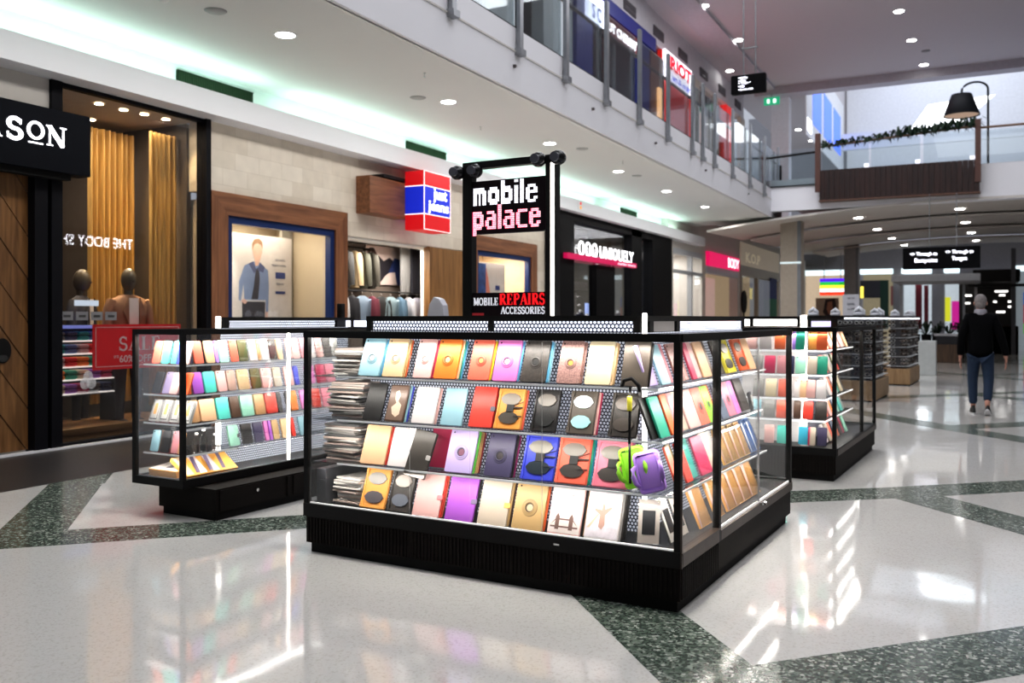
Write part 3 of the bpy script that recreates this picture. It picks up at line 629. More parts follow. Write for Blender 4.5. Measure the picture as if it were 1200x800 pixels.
# flat packs stacked at the left end of the corner case
rp = random.Random(3)
PK = [(.66, .62, .58), (.72, .68, .64), (.30, .29, .28), (.76, .73, .70), (.48, .38, .34), (.10, .10, .10), (.70, .56, .50), (.40, .37, .35)]
nst = 0
for (z0, cu, cv, n, hh, w, d, nm) in ((.987, -2.00, .30, 12, .15, .22, .30, 'top shelf, back'), (.747, -2.02, .30, 16, .20, .24, .32, 'second shelf'), (.507, -2.03, .28, 17, .205, .25, .32, 'third shelf'), (.264, -1.965, .20, 13, .15, .19, .20, 'floor')):
    for i in range(n):
        t = hh/n
        mb = MB(); mb.bbox(-w/2, w/2, -d/2, d/2, 0, t*.82, .001)
        o = link('flat_pack', mb.mesh('flat_pack', col(rp.choice(PK), .28, spec=.7)), K(cu+rp.uniform(-.012, .012), cv+rp.uniform(-.02, .02), z0+i*t), (0, 0, KA+rp.uniform(-.16, .16)))
        tag(o, 'thin flat pack, %s from bottom of the %s stack, left end of corner case' % (ORD[i], nm.split(',')[0]), 'package', 'flat packs stacked at the left end of the corner case')
solo('drawer_box', MB().bbox(-2.16, -2.09, .06, .48, .264, .46, .003).box(-2.13, -2.10, .055, .06, .39, .40), col((.035, .035, .04), .35), 'dark storage box standing in the bottom left corner of the corner case', 'box', (-2.12, .27, .264), k=True)

# ---- right facing side of the corner case
def side_item(row, i, z, u, v0, w, h, kind, c, lean=.36, t=.012, desc=None, turn=.0, grp='tablet cases facing the right side', where='corner case', **o):
    base = desc or {'rotating': cw(c)+' rotating tablet case', 'folio': cw(c)+' tablet case', 'rugged': cw(c)+' rugged tablet case'}[kind]
    return product(kind, K(u, v0+w/2, z), KA+PI/2+turn, lean, w, h, t, CN[c], '%s, %s from near corner, %s, corner case right side' % (base, ORD[i], ROWN[row]), group=grp, **o)
def side_row(row, z, u, items):
    for i, it in enumerate(items):
        v0, w, kind, c = it[:4]; o = it[4] if len(it) > 4 else {}
        o = dict(o); side_item(row, i, z, u-o.pop('du', 0), v0, w, o.pop('h', .2), kind, c, **o)
side_row(0, Z1, -.155, [(.08, .12, 'folio', 'lilac', dict(du=.02)), (.13, .12, 'folio', 'violet', dict(du=.045)), (.20, .12, 'folio', 'lblue', dict(du=.0)), (.28, .13, 'rotating', 'rose', dict(du=.02)), (.42, .12, 'rotating', 'mauve'), (.545, .10, 'folio', 'ppink', dict(du=.02)), (.64, .07, 'folio', 'crimson', dict(du=-.005)), (.72, .10, 'folio', 'ppink', dict(du=.01)), (.83, .14, 'folio', 'peach'), (.98, .09, 'folio', 'brown', dict(du=.02)), (1.07, .07, 'folio', 'coral', dict(du=.05)),
   (1.15, .09, 'folio', 'charcoal', dict(du=.01)), (1.25, .17, 'rugged', 'yellow'), (1.43, .09, 'folio', 'black', dict(du=.02)), (1.53, .18, 'rugged', 'ored', {}), (1.72, .14, 'folio', 'peach', dict(du=-.005))])
side_row(1, Z2, -.13, [(.06, .12, 'folio', 'black', dict(du=.02)), (.12, .12, 'folio', 'emerald', dict(du=.0)), (.2, .10, 'folio', 'navy', dict(du=.01)), (.27, .10, 'folio', 'ored', dict(du=0)), (.34, .09, 'folio', 'rose'), (.43, .10, 'folio', 'beige', dict(du=.01)), (.535, .17, 'folio', 'ppink', {}), (.71, .15, 'rotating', 'coral', dict(hole=(.03, .03, .03))), (.865, .12, 'rotating', 'lime', dict(hole=(.05, .03, .03))), (.985, .08, 'folio', 'ored', dict(du=.02)),
   (1.08, .13, 'rotating', 'slate', dict(hole=(.1, .1, .12))), (1.215, .14, 'rotating', 'pink', dict(hole=(.03, .03, .03))), (1.36, .06, 'folio', 'magenta'), (1.425, .06, 'folio', 'magenta', dict(du=.01)), (1.49, .15, 'folio', 'charcoal', dict(t=.03))])
side_row(2, Z3, -.09, [(.23, .06, 'folio', 'coral'), (.30, .06, 'folio', 'olive', dict(du=.02)), (.37, .09, 'folio', 'red', dict(du=.0)), (.47, .12, 'folio', 'teal', dict(du=.02)), (.6, .17, 'folio', 'crimson', {}), (.78, .12, 'folio', 'beige', dict(du=.02)), (.9, .08, 'folio', 'grey', dict(du=.02))])
# silicone cases with handles over the near corner, third shelf
def kid_case(u, v, z, c, label, roll, rz):
    m = col(CN[c], .38); mb = MB(); w, h = .125, .19
    A = rrect(w, h, .02, 0, h/2); B = rrect(w*.8, h*.84, .012, 0, h/2)
    mb.rings([[(p[0], .02, p[1]) for p in A], [(p[0], 0, p[1]) for p in A], [(p[0], -.003, p[1]) for p in rrect(w-.008, h-.008, .017, 0, h/2)], [(p[0], -.003, p[1]) for p in B], [(p[0], .006, p[1]) for p in B]], 0)
    root = link('tablet_case', mb.mesh('tablet_case', m), K(u, v, z), (-.14, roll, rz)); tag(root, label, 'tablet case', 'tablet cases facing the front')
    b = MB().tube([(-w*.48, -.002, h*.68), (-w*.54, -.014, h*.62), (-w*.55, -.024, h*.45), (-w*.53, -.016, h*.28), (-w*.46, -.004, h*.2)], [.008, .011, .012, .011, .008], 10)
    link('handle', b.mesh('handle', m), parent=root)
    b = MB().tube([(w*.48, -.002, h*.68), (w*.54, -.014, h*.62), (w*.55, -.024, h*.45), (w*.53, -.016, h*.28), (w*.46, -.004, h*.2)], [.008, .011, .012, .011, .008], 10)
    link('handle', b.mesh('handle', m), parent=root)
    link('inner_tray', MB().prism(rrect(w*.74, h*.78, .01, 0, h/2), .002, .008, 'Y').mesh('inner_tray', col(tuple(q*.7 for q in CN[c]), .4)), parent=root)
    link('camera_hole', MB().box(-w*.32, -w*.2, -.0045, -.002, h*.9, h*.925).mesh('camera_hole', BLACKM), parent=root)
kid_case(-.222, .062, Z3+.022, 'lime', 'lime green silicone tablet case with moulded handles behind the violet one at the near corner', -.30, KA)
kid_case(-.135, .030, Z3+.012, 'violet', 'violet silicone tablet case with moulded handles at the near corner of the corner case', -.30, KA+.03)
# cables and hanging pouch near the corner
mb = MB(); mb.tube([K(-.25, .035, .99), K(-.25, .03, .9), K(-.252, .03, .75), K(-.25, .035, .55)], .006, 6); mb.tube([K(-.30, .05, .985), K(-.28, .035, 1.02), K(-.24, .03, 1.03), K(-.21, .035, 1.0), K(-.2, .04, .95)], .009, 8)
link_o = link('cable', mb.mesh('cable', BLACKM, K(-.25, .035, .55)), K(-.25, .035, .55)); tag(link_o, 'black cable looped over the top shelf edge and hanging down near the front corner', 'cable')
link('cable_tag', MB().bbox(-.012, .012, -.012, -.006, .33, .40, .004).mesh('cable_tag', col((.6, .55, .05), .5)), parent=link_o)
# bagged accessories at the near corner floor
def sleeve(u, v, z, w, h, c, rz, lean, label):
    o = link('accessory_pack', MB().box(-w/2, w/2, 0, .004, 0, h).mesh('accessory_pack', col(c, .3)), K(u, v, z+.004), (-lean, 0, rz)); tag(o, label, 'package', 'bagged accessories')
    link('clear_bag', MB().bbox(-w/2-.008, w/2+.008, -.008, .01, -.002, h+.02, .003).mesh('clear_bag', PLASTIC), parent=o)
    link('insert_card', MB().box(-w*.3, w*.3, -.003, -.001, h*.2, h*.75).mesh('insert_card', col((.03, .03, .035), .4)), parent=o)
sleeve(-.19, .10, Z4, .10, .2, (.75, .66, .6), KA+.2, .3, 'cream accessory in a clear bag at the near bottom corner of the corner case')
sleeve(-.10, .22, Z4, .11, .2, (.70, .66, .62), KA+PI/2, .36, 'white accessory in a clear bag, nearest on the floor of the right side')
sleeve(-.10, .36, Z4, .10, .2, (.78, .7, .62), KA+PI/2, .36, 'pale accessory in a clear bag, just before the first orange pack')
def orange_pack(u, v0, z, w, h, label, c=(1.0, .46, .11), card=(.75, .48, .44), rz=KA+PI/2, lean=.40, du=0):
    P = [(-w/2, 0), (w/2, 0), (w/2, h*.86), (w*.34, h), (-w*.34, h), (-w/2, h*.86)]
    o = link('accessory_pack', MB().prism(P, 0, .012, 'Y').mesh('accessory_pack', col(c, .4)), K(u, v0+w/2, z+.006), (-lean, 0, rz)); tag(o, label, 'package', 'orange accessory packs')
    link('clear_bag', MB().bbox(-w/2-.004, w/2+.004, -.006, -.001, h*.02, h*.98, .002).mesh('clear_bag', PLASTIC), parent=o)
    link('insert_card', MB().prism([(-w/2+.004, h*.02), (-w*.40, h*.02), (-w*.18, h*.9), (-w/2+.004, h*.9)], -.003, -.0005, 'Y').mesh('insert_card', col(card, .4)), parent=o)
    return o
for i, (v0, w) in enumerate(((.50, .18), (.76, .15), (.96, .15), (1.11, .15), (1.265, .16), (1.43, .2))):
    orange_pack(-.065, v0, Z4, w-.01, .215, 'orange accessory pack, %s from near corner, floor of corner case right side' % ORD[i])
for i, (v0, w) in enumerate(((.99, .12), (1.12, .12), (1.25, .12), (1.38, .13))):
    orange_pack(-.09, v0, Z3, w-.01, .20, 'amber accessory pack, %s beyond the door post, third shelf, corner case right side' % ORD[i], c=(1.0, .55, .18))
for i, (v0, w) in enumerate(((1.52, .10), (1.63, .10))):
    orange_pack(-.09, v0, Z3, w-.01, .20, 'blue and white accessory pack, %s of two at the far end of the third shelf' % ('nearer' if i == 0 else 'farther'), c=(.06, .22, .65), card=(.9, .9, .9))
o = link('armband', MB().bbox(-.05, .05, 0, .02, 0, .11, .004).mesh('armband', col((.05, .05, .055), .4)), K(-.13, 1.72, Z2+.002), (-.2, 0, KA+PI/2+.2)); tag(o, 'black phone armband with a clear window at the far end of the second shelf', 'armband')
link('window', MB().box(-.035, .035, -.003, 0, .025, .09).mesh('window', col((.6, .6, .58), .2)), parent=o)

# ---- left case contents
def ph(face, row, i, z, a0, w, h, c, kind='phone', desc=None, t=.011, off=0, lean=.24, **o):
    c_ = CN[c]; nm = 'end' if face == 'F' else 'side'
    d = desc or (cw(c)+(' phone case' if kind == 'phone' else ' wallet phone case'))
    rown = ['top shelf', 'second shelf', 'third shelf', 'lowest shelf'][row]
    lab = '%s, %s %s, %s, left display case' % (d, ORD[i], 'from left in end window' if face == 'F' else 'along from near post', rown)
    loc = K(a0+w/2, .24+off, z) if face == 'F' else K(-3.455-off, a0+w/2, z)
    return product(kind, loc, KA if face == 'F' else KA+PI/2, lean, w, h, t, c_, lab, 'phone case', 'phone cases in the left display case', r=.012, **o)
PH = .155
L1 = [('navy', .27, .042), ('coral', .326, .078), ('cream', .426, .074), ('violet', .507, .03), ('mint', .544, .084), ('coral', .645, .068), ('olive', .722, .087), ('white', .818, .073), ('tan', .897, .028), ('white', .933, .076), ('charcoal', 1.017, .069), ('peach', 1.094, .05), ('ppink', 1.19, .05), ('ppink', 1.25, .075), ('rose', 1.34, .07), ('white', 1.42, .075), ('ppink', 1.51, .075), ('charcoal', 1.6, .08), ('grey', 1.69, .08)]
L2 = [('ored', .263, .04), ('purple', .319, .09), ('aqua', .419, .10), ('ppink', .529, .084), ('dusty', .62, .078), ('cream', .714, .11), ('olive', .842, .091), ('ppink', .941, .102), ('beige', 1.06, .079), ('ppink', 1.174, .09), ('blue', 1.274, .05), ('magenta', 1.4, .1), ('crimson', 1.52, .1), ('pink', 1.63, .1)]
L3 = [('tan', .305, .071), ('peach', .385, .135), ('aqua', .53, .11), ('brown', .651, .086), ('mint', .745, .121), ('tan', .875, .10), ('red', .983, .115), ('black', 1.1, .045), ('black', 1.192, .036), ('orange', 1.235, .075), ('magenta', 1.35, .1), ('red', 1.47, .1), ('pink', 1.59, .1)]
L4 = [('mint', .66, .10), ('black', .785, .10), ('indigo', .90, .09), ('magenta', 1.0, .04), ('purple', 1.045, .03), ('gold', 1.078, .07), ('cream', 1.174, .09), ('red', 1.274, .04), ('lblue', 1.36, .08)]
for i, (c, a, w) in enumerate(L1): ph('R', 0, i, 1.002, a, min(w, .08), PH, c, desc={'charcoal': 'black floral phone case'}.get(c))
for i, (c, a, w) in enumerate(L2): ph('R', 1, i, .802, a, w*.95, .145, c, 'wallet' if i in (1, 2) else 'phone', t=.016)
for i, (c, a, w) in enumerate(L3): ph('R', 2, i, .612, a, w*.95, .15, c, 'wallet', t=.018, off=.0)
for i, (c, a, w) in enumerate(L4): ph('R', 3, i, .412, a, w*.92, .145, c, 'wallet' if i else 'wallet', t=.016, off=.03, **({'tab': (.1, .1, .1)} if i == 0 else {}))
E1 = [('coral', -3.78, .075), ('tan', -3.725, .03), ('aqua', -3.69, .075), ('aqua', -3.61, .075), ('blue', -3.545, .035), ('ppink', -3.50, .07)]
E2 = [('black', -3.785, .08), ('lavender', -3.695, .085), ('ppink', -3.61, .08), ('ored', -3.51, .07)]
E4 = [('lblue', -3.80, .075), ('brown', -3.74, .04), ('black', -3.70, .08), ('rose', -3.61, .08), ('tan', -3.53, .05)]
for i, (c, a, w) in enumerate(E1): ph('F', 0, i, 1.002, a, w, PH, c, off=.012*(i % 2))
for i, (c, a, w) in enumerate(E2): ph('F', 1, i, .802, a, w, .15, c, lean=.34, off=.012*(i % 2))
for i, (c, a, w) in enumerate(E4): ph('F', 3, i, .412, a, w, .145, c, off=.012*(i % 2))
def phone_box(u, v, z, rz, label):
    o = link('phone_box', MB().bbox(-.04, .04, 0, .022, 0, .15, .001).mesh('phone_box', col((.62, .60, .58), .4)), K(u, v, z+.008), (-.36, 0, rz)); tag(o, label, 'package', 'boxed phone cases with orange print')
    link('printed_phone', MB().prism(rrect(.026, .075, .006, 0, .085), -.0012, -.0002, 'Y').mesh('printed_phone', col((.85, .45, .15), .4)), parent=o)
    link('printed_frame', MB().box(-.034, .034, -.001, -.0002, .012, .02).box(-.034, -.03, -.001, -.0002, .02, .14).box(.03, .034, -.001, -.0002, .02, .14).mesh('printed_frame', col((.12, .12, .12), .4)), parent=o)
for i, u in enumerate((-3.77, -3.675, -3.58, -3.475)):
    phone_box(u, .24+.006*i, .612, KA, 'white boxed phone case, orange print, %s from left, third shelf, left display case' % ORD[i])
# clear bottles and packs on the lowest shelf
for i, (v, hh) in enumerate(((.34, .12), (.40, .14), (.50, .10))):
    o = link('clear_bottle', MB().lathe([(.0, 0), (.022, 0), (.024, .01), (.024, hh*.7), (.012, hh*.85), (.012, hh)], n=12).mesh('clear_bottle', PLASTIC), K(-3.46, v, .413)); tag(o, 'small clear bottle, %s from near post, lowest shelf, left display case' % ORD[i], 'bottle', 'clear bottles')
    link('cap', MB().lathe([(.013, hh), (.013, hh+.015), (0, hh+.015)], n=10).mesh('cap', col((.8, .8, .8), .4)), parent=o)
def big_pack(u, v, z, rz, tilt, label, card=(.80, .74, .68)):
    w, d, t = .27, .27, .055
    o = link('tablet_pack', MB().bbox(-w/2, w/2, -d/2, d/2, 0, t, .002).mesh('tablet_pack', col((.88, .40, .06), .4)), K(u, v, z), (tilt, 0, rz)); tag(o, label, 'package', 'orange boxed tablet cases on the floor of the left case')
    link('printed_cover', MB().box(-w/2+.004, w/2-.004, -d/2+.004, d/2-.004, t, t+.002).mesh('printed_cover', col(card, .3)), parent=o)
    link('printed_tablet', MB().prism([(-.02, -.09), (.03, -.08), (.0, .1), (-.05, .09)], t+.002, t+.003, 'Z').mesh('printed_tablet', col((.1, .08, .10), .3)), parent=o)
    link('printed_logo', MB().prism([(.05, .0), (.09, .01), (.085, .05), (.05, .05)], t+.002, t+.003, 'Z').mesh('printed_logo', col((.85, .45, .12), .3)), parent=o)
big_pack(-3.66, .37, .262, KA, .12, 'large white topped orange tablet pack lying flat in the left display case')
for i, (v, c) in enumerate(((.30, (.85, .6, .4)), (.41, (.75, .6, .62)), (.52, (.45, .4, .4)))):
    o = link('tablet_pack', MB().bbox(-.11, .11, 0, .03, 0, .19, .002).mesh('tablet_pack', col((.90, .42, .07), .4)), K(-3.44, v+.06, .272), (-.95, 0, KA+PI/2)); tag(o, 'orange tablet pack leaning back, %s from near post, floor of left display case' % ORD[i], 'package', 'orange boxed tablet cases on the floor of the left case')
    link('printed_cover', MB().box(-.105, -.045, -.002, 0, .01, .18).mesh('printed_cover', col(c, .35)), parent=o)
    link('printed_band', MB().prism([(-.02, .02), (.01, .02), (.05, .17), (.02, .17)], -.003, -.002, 'Y').mesh('printed_band', col((.12, .08, .14), .35)), parent=o)

# ---- far right case contents
FR = [[('violet', -.375, .03), ('emerald', -.342, .072), ('apricot', -.246, .068), ('ored', -.175, .082), ('ored', -.52, .09), ('white', -.64, .10), ('ppink', -.75, .09)],
      [('mint', -.352, .085), ('beige', -.253, .08), ('emerald', -.175, .08), ('navy', -.385, .03), ('rose', -.50, .09), ('crimson', -.60, .09), ('grey', -.72, .1)],
      [('white', -.36, .07), ('peach', -.31, .05), ('ppink', -.275, .085), ('white', -.18, .08), ('coral', -.49, .07), ('ivory', -.59, .09), ('grey', -.7, .09)],
      [('brown', -.365, .06), ('red', -.287, .083), ('charcoal', -.192, .092), ('coral', -.5, .09), ('grey', -.61, .09), ('lblue', -.72, .09)],
      [('turquoise', -.325, .075), ('crimson', -.245, .02), ('indigo', -.175, .075), ('beige', -.235, .05), ('aqua', -.5, .08), ('ppink', -.6, .08)]]
for r, (z, row) in enumerate(zip((1.047, .847, .652, .477, .264), FR)):
    for i, (c, u, w) in enumerate(row):
        where = ['top shelf', 'second shelf', 'third shelf', 'fourth shelf', 'floor'][r]
        side = 'right of the light post' if u > -.33 else 'at the dim left part'
        product('wallet' if r in (3, 4) else 'phone', K(u+w/2, F0+.11-.02*(i % 2), z), KA, .22, w, .15 if r else .155, .014, CN[c], '%s phone case, %s item, %s, front of far right display case' % (cw(c), ORD[i], where), 'phone case', 'phone cases in the far right display case', r=.01)
FS = [['peach', 'coral', 'beige', 'tan', 'white', 'ppink', 'dusty', 'peach'], ['coral', 'beige', 'grey', 'olive', 'red', 'black'], ['grey', 'white', 'ored', 'white', 'emerald', 'ivory', 'charcoal'], ['coral', 'ppink', 'orange', 'slate', 'mint', 'aqua', 'grey'], ['white', 'beige', 'coral', 'slate', 'ored', 'charcoal', 'crimson', 'mint']]
for r, (z, row) in enumerate(zip((1.047, .847, .652, .477, .264), FS)):
    for i, c in enumerate(row):
        v0 = F0+.30+i*.125
        where = ['top shelf', 'second shelf', 'third shelf', 'fourth shelf', 'floor'][r]
        product('phone', K(-.135+.01*(i % 2), v0+.05, z), KA+PI/2, .38, .10, .16, .012, CN[c], '%s case, %s from near post, %s, long side of far right display case' % (cw(c), ORD[i], where), 'phone case', 'phone cases in the far right display case', r=.01)

# ---- the stand's sign
SV = 1.3
T = Thing('sign_frame', 'tall black sign frame with dot matrix board reading mobile palace, rising behind the corner case', 'sign', (-1.6, SV, 0), k=True)
T.part('post', MB().bbox(-1.962, -1.89, SV-.035, SV+.035, 0, 2.33), BLACK)
T.part('post', MB().bbox(-1.335, -1.262, SV-.035, SV+.035, 0, 2.34), BLACK)
T.part('crossbar', MB().box(-1.962, -1.262, SV-.03, SV+.03, 2.30, 2.345), BLACK)
T.part('light_strip', MB().box(-1.292, -1.27, SV-.045, SV-.035, 0.9, 2.29), LEDS)
bd = T.part('sign_board', MB().box(-1.89, -1.335, SV-.02, SV+.02, 1.865, 2.215), mat('sign_black', (.012, .005, .008), .5, spec=.2))
mb = MB(); dots(mb, 'mobile', (-1.880, SV-.021, 2.015), (1, 0, 0), (0, -1, 0), .485, .195, fill=.72); T.part('lettering', mb, glow((.92, .92, 1), 1.5), bd, 'white dot letters reading mobile')
mb = MB(); dots(mb, 'palace', (-1.882, SV-.021, 1.855), (1, 0, 0), (0, -1, 0), .51, .20, fill=.66); T.part('lettering', mb, glow((1, .74, .80), 1.0), bd, 'pink white dot letters reading palace')
mb = MB(); dots(mb, 'palace', (-1.887, SV-.0207, 1.853), (1, 0, 0), (0, -1, 0), .51, .20, fill=.98); T.part('lettering_edge', mb, glow((.8, .03, .12), .9), bd)
lb = T.part('lower_board', MB().box(-1.89, -1.335, SV-.02, SV+.02, 1.30, 1.475), mat('sign_black', (.012, .005, .008), .5, spec=.2))
mb = MB(); serif(mb, 'MOBILE', (-1.88, SV-.02, 1.392), (1, 0, 0), (0, -1, 0), .19, .05, 1.25); serif(mb, 'ACCESSORIES', (-1.67, SV-.02, 1.335), (1, 0, 0), (0, -1, 0), .325, .046, 1.25); T.part('lettering', mb, glow((.62, .62, .66), .5), lb, 'grey letters reading MOBILE and ACCESSORIES')
mb = MB(); serif(mb, 'REPAIRS', (-1.68, SV-.02, 1.395), (1, 0, 0), (0, -1, 0), .335, .072, 1.4); T.part('lettering', mb, glow((.62, .01, .015), .8), lb, 'red letters reading REPAIRS')
T.part('price_strip', MB().box(-1.90, -1.80, SV-.024, SV-.02, 1.325, 1.342), col((.7, .05, .06), .4), lb)
for (u, s) in ((-1.99, -1), (-1.85, 1), (-1.375, -1), (-1.235, 1)):
    mb = MB(); zc = 2.28 if u < -1.5 else 2.315
    mb.ell((u, SV-.05, zc), .052, .05, .048, 14, 8)
    q = T.part('spotlight', mb, mat('gloss_black', (.015, .015, .017), .18))
    T.part('lens', MB().disc((u, SV-.112, zc), .030, 'Y', 16, t=.02), mat('lens_glass', (.10, .10, .12), .08), q)
    T.part('bracket', MB().tube([(u, SV-.02, zc), (-1.926 if u < -1.5 else -1.3, SV-.02, zc)], .012, 6), BLACK, q)
# white ribbon-like bags on top of cases in the background
# ================================================================ THE MALL
WX = -8.2
YF = 50.0
struct('floor', MB().box(-13, 6, -4, 70, -.1, 0), FLOOR)
# green terrazzo bands set in the floor
def band(mb, pts, w=.4, z=.0006):
    pts = [Vector((*p, 0)) for p in pts]; Lf = []; Rt = []
    for i, p in enumerate(pts):
        a = (p-pts[i-1]).normalized() if i else None; b = (pts[i+1]-p).normalized() if i < len(pts)-1 else None
        d = ((a or b)+(b or a)).normalized(); n = Vector((-d.y, d.x, 0)); k = w/2/max(.3, (n.dot(Vector((-(a or b).y, (a or b).x, 0)))))
        Lf.append(p+n*k); Rt.append(p-n*k)
    for i in range(len(pts)-1):
        mb.poly([(q.x, q.y, z+.0002*len(mb.f)/50) for q in (Rt[i], Rt[i+1], Lf[i+1], Lf[i])])
mb = MB()
for s in range(-1, 1):
    dx = s*4.22; dy = s*-.1-.0
    pass
V1 = (-5.0, 3.42); V2 = (-.765, 3.14); PK1 = (-2.86, 5.55); V3 = (3.4, 3.0); PK2 = (1.35, 5.35); P = (-.52, 7.38)
band(mb, [(-6.45, 4.88), V1, PK1, V2, PK2, V3]); band(mb, [(-8.1, 6.6), (-6.3, 4.75)], .4, .0008)
band(mb, [PK1, P, (1.75, 9.4)]); band(mb, [P, PK2], .4, .0010)
Q = (-.33, 12.05)
band(mb, [(-2.4, 14.6), Q, (1.9, 9.6)]); band(mb, [Q, (1.9, 14.3)], .4, .0010)
S_ = (-.1, 17.6)
band(mb, [(-2.4, 15.2), S_, (1.9, 19.8)]); band(mb, [S_, (1.9, 15.5)], .4, .0010)
Q2 = (-.1, 23.5); band(mb, [(-2.2, 26), Q2, (2, 21)]); band(mb, [Q2, (2, 26)], .4, .001)
band(mb, [(-2.2, 29), (0, 31.5), (2, 34)]); band(mb, [(0, 31.5), (2, 29)], .4, .001)
tag(link('trim_1', mb.mesh('trim_1', BAND)), kind='structure')
mb = MB(); mb.poly([(-8.15, -2, .0014), (-6.52, -2, .0014), (-6.52, 7.9, .0014), (-8.15, 7.9, .0014)])
tag(link('trim_2', mb.mesh('trim_2', mat('dark_entrance_paving', (.035, .032, .033), .38, var=.2, scale=20))), kind='structure')
tag(link('trim_3', MB().box(-8.19, -8.13, 3, 10.5, 0, .022).mesh('trim_3', col((.8, .8, .82), .4))), kind='structure')
# left wall: stone, pilasters and lintels around the shop openings
mb = MB()
mb.box(WX-.3, WX, 10.56, 14.1, 2.52, 3.75); mb.box(WX-.3, WX, 7.94, 10.56, 2.84, 3.75); mb.box(WX-.3, WX, 14.1, 17.4, 2.84, 3.75)
mb.box(WX-.3, WX, 16.9, 17.4, 0, 2.84); mb.box(WX-.3, WX, 7.94, 10.56, 0, .3)
struct('wall_left', mb, STONE)
mb = MB(); mb.box(WX-.3, WX, 2.0, 5.95, 3.3, 3.75); mb.box(WX-.3, WX, 2.0, 3.2, 0, 3.3); mb.box(WX-.3, WX, 26, 43.5, 3.45, 4.6); mb.box(WX-.25, WX, 43.5, YF, 0, 4.4)
for y in (26.0, 29.6, 34.6, 42.6): mb.box(WX-.3, WX+.02, y, y+.45, 0, 3.5)
struct('wall_left_pale', mb, mat('pale_wall', (.60, .57, .53), .6, var=.02))
struct('wall_left_bulkhead', MB().box(-8.5, -7.9, -3, 29, 3.68, 3.72).box(-7.94, -7.9, -3, 29, 3.72, 3.95), FASCIA)
struct('wall_left_cove', MB().box(-8.5, -8.4, -3, 29, 3.7, 4.33), mat('cove_paint', (.82, .88, .85), .6, var=.01))
struct('ceiling', MB().box(-8.5, -5.45, -3, 28.6, 4.3, 4.4), CEIL)
struct('wall_balcony_fascia', MB().box(-5.47, -5.40, -3, 28.6, 4.3, 5.12), FASCIA)
struct('trim_4', MB().box(-5.40, -5.385, -3, 28.6, 4.80, 4.82), col((.62, .60, .58), .6))
struct('floor_upper', MB().box(-8.6, -5.47, -3, 28.6, 4.4, 5.06), FASCIA)
struct('ceiling_upper', MB().box(-9, 6, -3, 36.9, 10.4, 10.6).box(-9, -6.1, 36.9, YF, 10.4, 10.6).box(-6.3, -6.1, 37, YF, 10.6, 15), mat('ceiling_upper_grey', (.60, .57, .58), .7, var=.01))
struct('trim_5', MB().box(-7.9, 6, 36.2, 36.9, 10.1, 10.4).box(-7.9, -7.1, 23, 36.2, 10.3, 10.4), mat('ceiling_upper_edge', (.56, .55, .58), .7))
struct('wall_right', MB().box(5.0, 5.3, -3, 70, 0, 10.4), mat('right_wall', (.16, .15, .14), .6))
struct('wall_upper_left', MB().box(-8.9, -8.5, -3, 37, 9.45, 10.4), mat('upper_wall', (.66, .64, .66), .6))
struct('wall_back', MB().box(-13, 6, -4.2, -4, 0, 10.4), mat('back_wall', (.25, .24, .23), .6))
struct('wall_far', MB().box(-13, 6, YF+8, YF+8.3, 0, 14), mat('far_wall', (.45, .45, .47), .7))
# vents in the cove, downlights, detectors
def vent(i, y0, y1, z0, z1, x=-8.4):
    T = Thing('air_vent', 'dark green slotted air vent in the lit cove, %s from the left' % ORD[i], 'vent', (x, y0, z0), 'air vents in the cove')
    T.part('frame', MB().box(x, x+.02, y0, y1, z0, z1).box(x+.02, x+.03, y0, y1, z0, z0+.012).box(x+.02, x+.03, y0, y1, z1-.012, z1), col((.006, .02, .006), .8))
    b = MB(); n = int((y1-y0)/.035)
    for k in range(n): b.box(x+.02, x+.028, y0+.02+k*(y1-y0-.04)/n, y0+.035+k*(y1-y0-.04)/n, z0+.012, z1-.012)
    T.part('slats', b, col((.012, .04, .012), .7))
for i, y in enumerate((7.65, 12.45, 17.2, 22.5, 28.0)): vent(i, y, y+1.25, 4.08, 4.24)
def downlight(x, y, z, lab, grp, r=.10, m=DOWN):
    T = Thing('downlight', lab, 'ceiling light', (x, y, z), grp)
    T.part('trim_ring', MB().lathe([(r*1.25, -.006), (r*1.25, 0), (r*1.05, 0), (r, -.006)], (x, y, z), 18), col((.8, .8, .8), .5))
    T.part('lamp', MB().disc((x, y, z-.008), r, 'Z', 18, t=.004), m)
for i, y in enumerate((7.38, 10.68, 14.0, 17.3, 20.5, 23.8)): downlight(-6.5, y, 4.3, 'round recessed downlight in the soffit below the balcony, %s from the left' % ORD[i], 'soffit downlights')
area((-6.6, 11, 4.25), (0, 0, 0), .5, 15, 120, (1, .97, .94)); area((-6.6, 23, 4.25), (0, 0, 0), .5, 8, 55, (1, .97, .94))
for y in (0.2, 6, 12, 18, 24): area((-8.10, y, 3.93), (PI, 0, 0), .14, 5.6, 15, (.66, 1, .86))
for i, (x, y) in enumerate(((-6.6, 6.5), (-6.75, 10.3), (-6.2, 14.7), (-6.35, 18.0))):
    solo('ceiling_speaker', MB().lathe([(.0, -.012), (.09, -.012), (.11, 0), (0, 0)], (x, y, 4.3), 18), col((.42, .42, .42), .6), 'flat round grey ceiling speaker in the soffit, %s from the left' % ORD[i], 'speaker', (x, y, 4.3), 'ceiling speakers')
T = Thing('smoke_detector', 'small white smoke detector beside the leftmost ceiling speaker', 'detector', (-6.75, 6.0, 4.3))
T.part('housing', MB().lathe([(0, -.05), (.03, -.05), (.05, -.03), (.055, 0), (0, 0)], (-6.75, 6.0, 4.3), 14), WHITE)
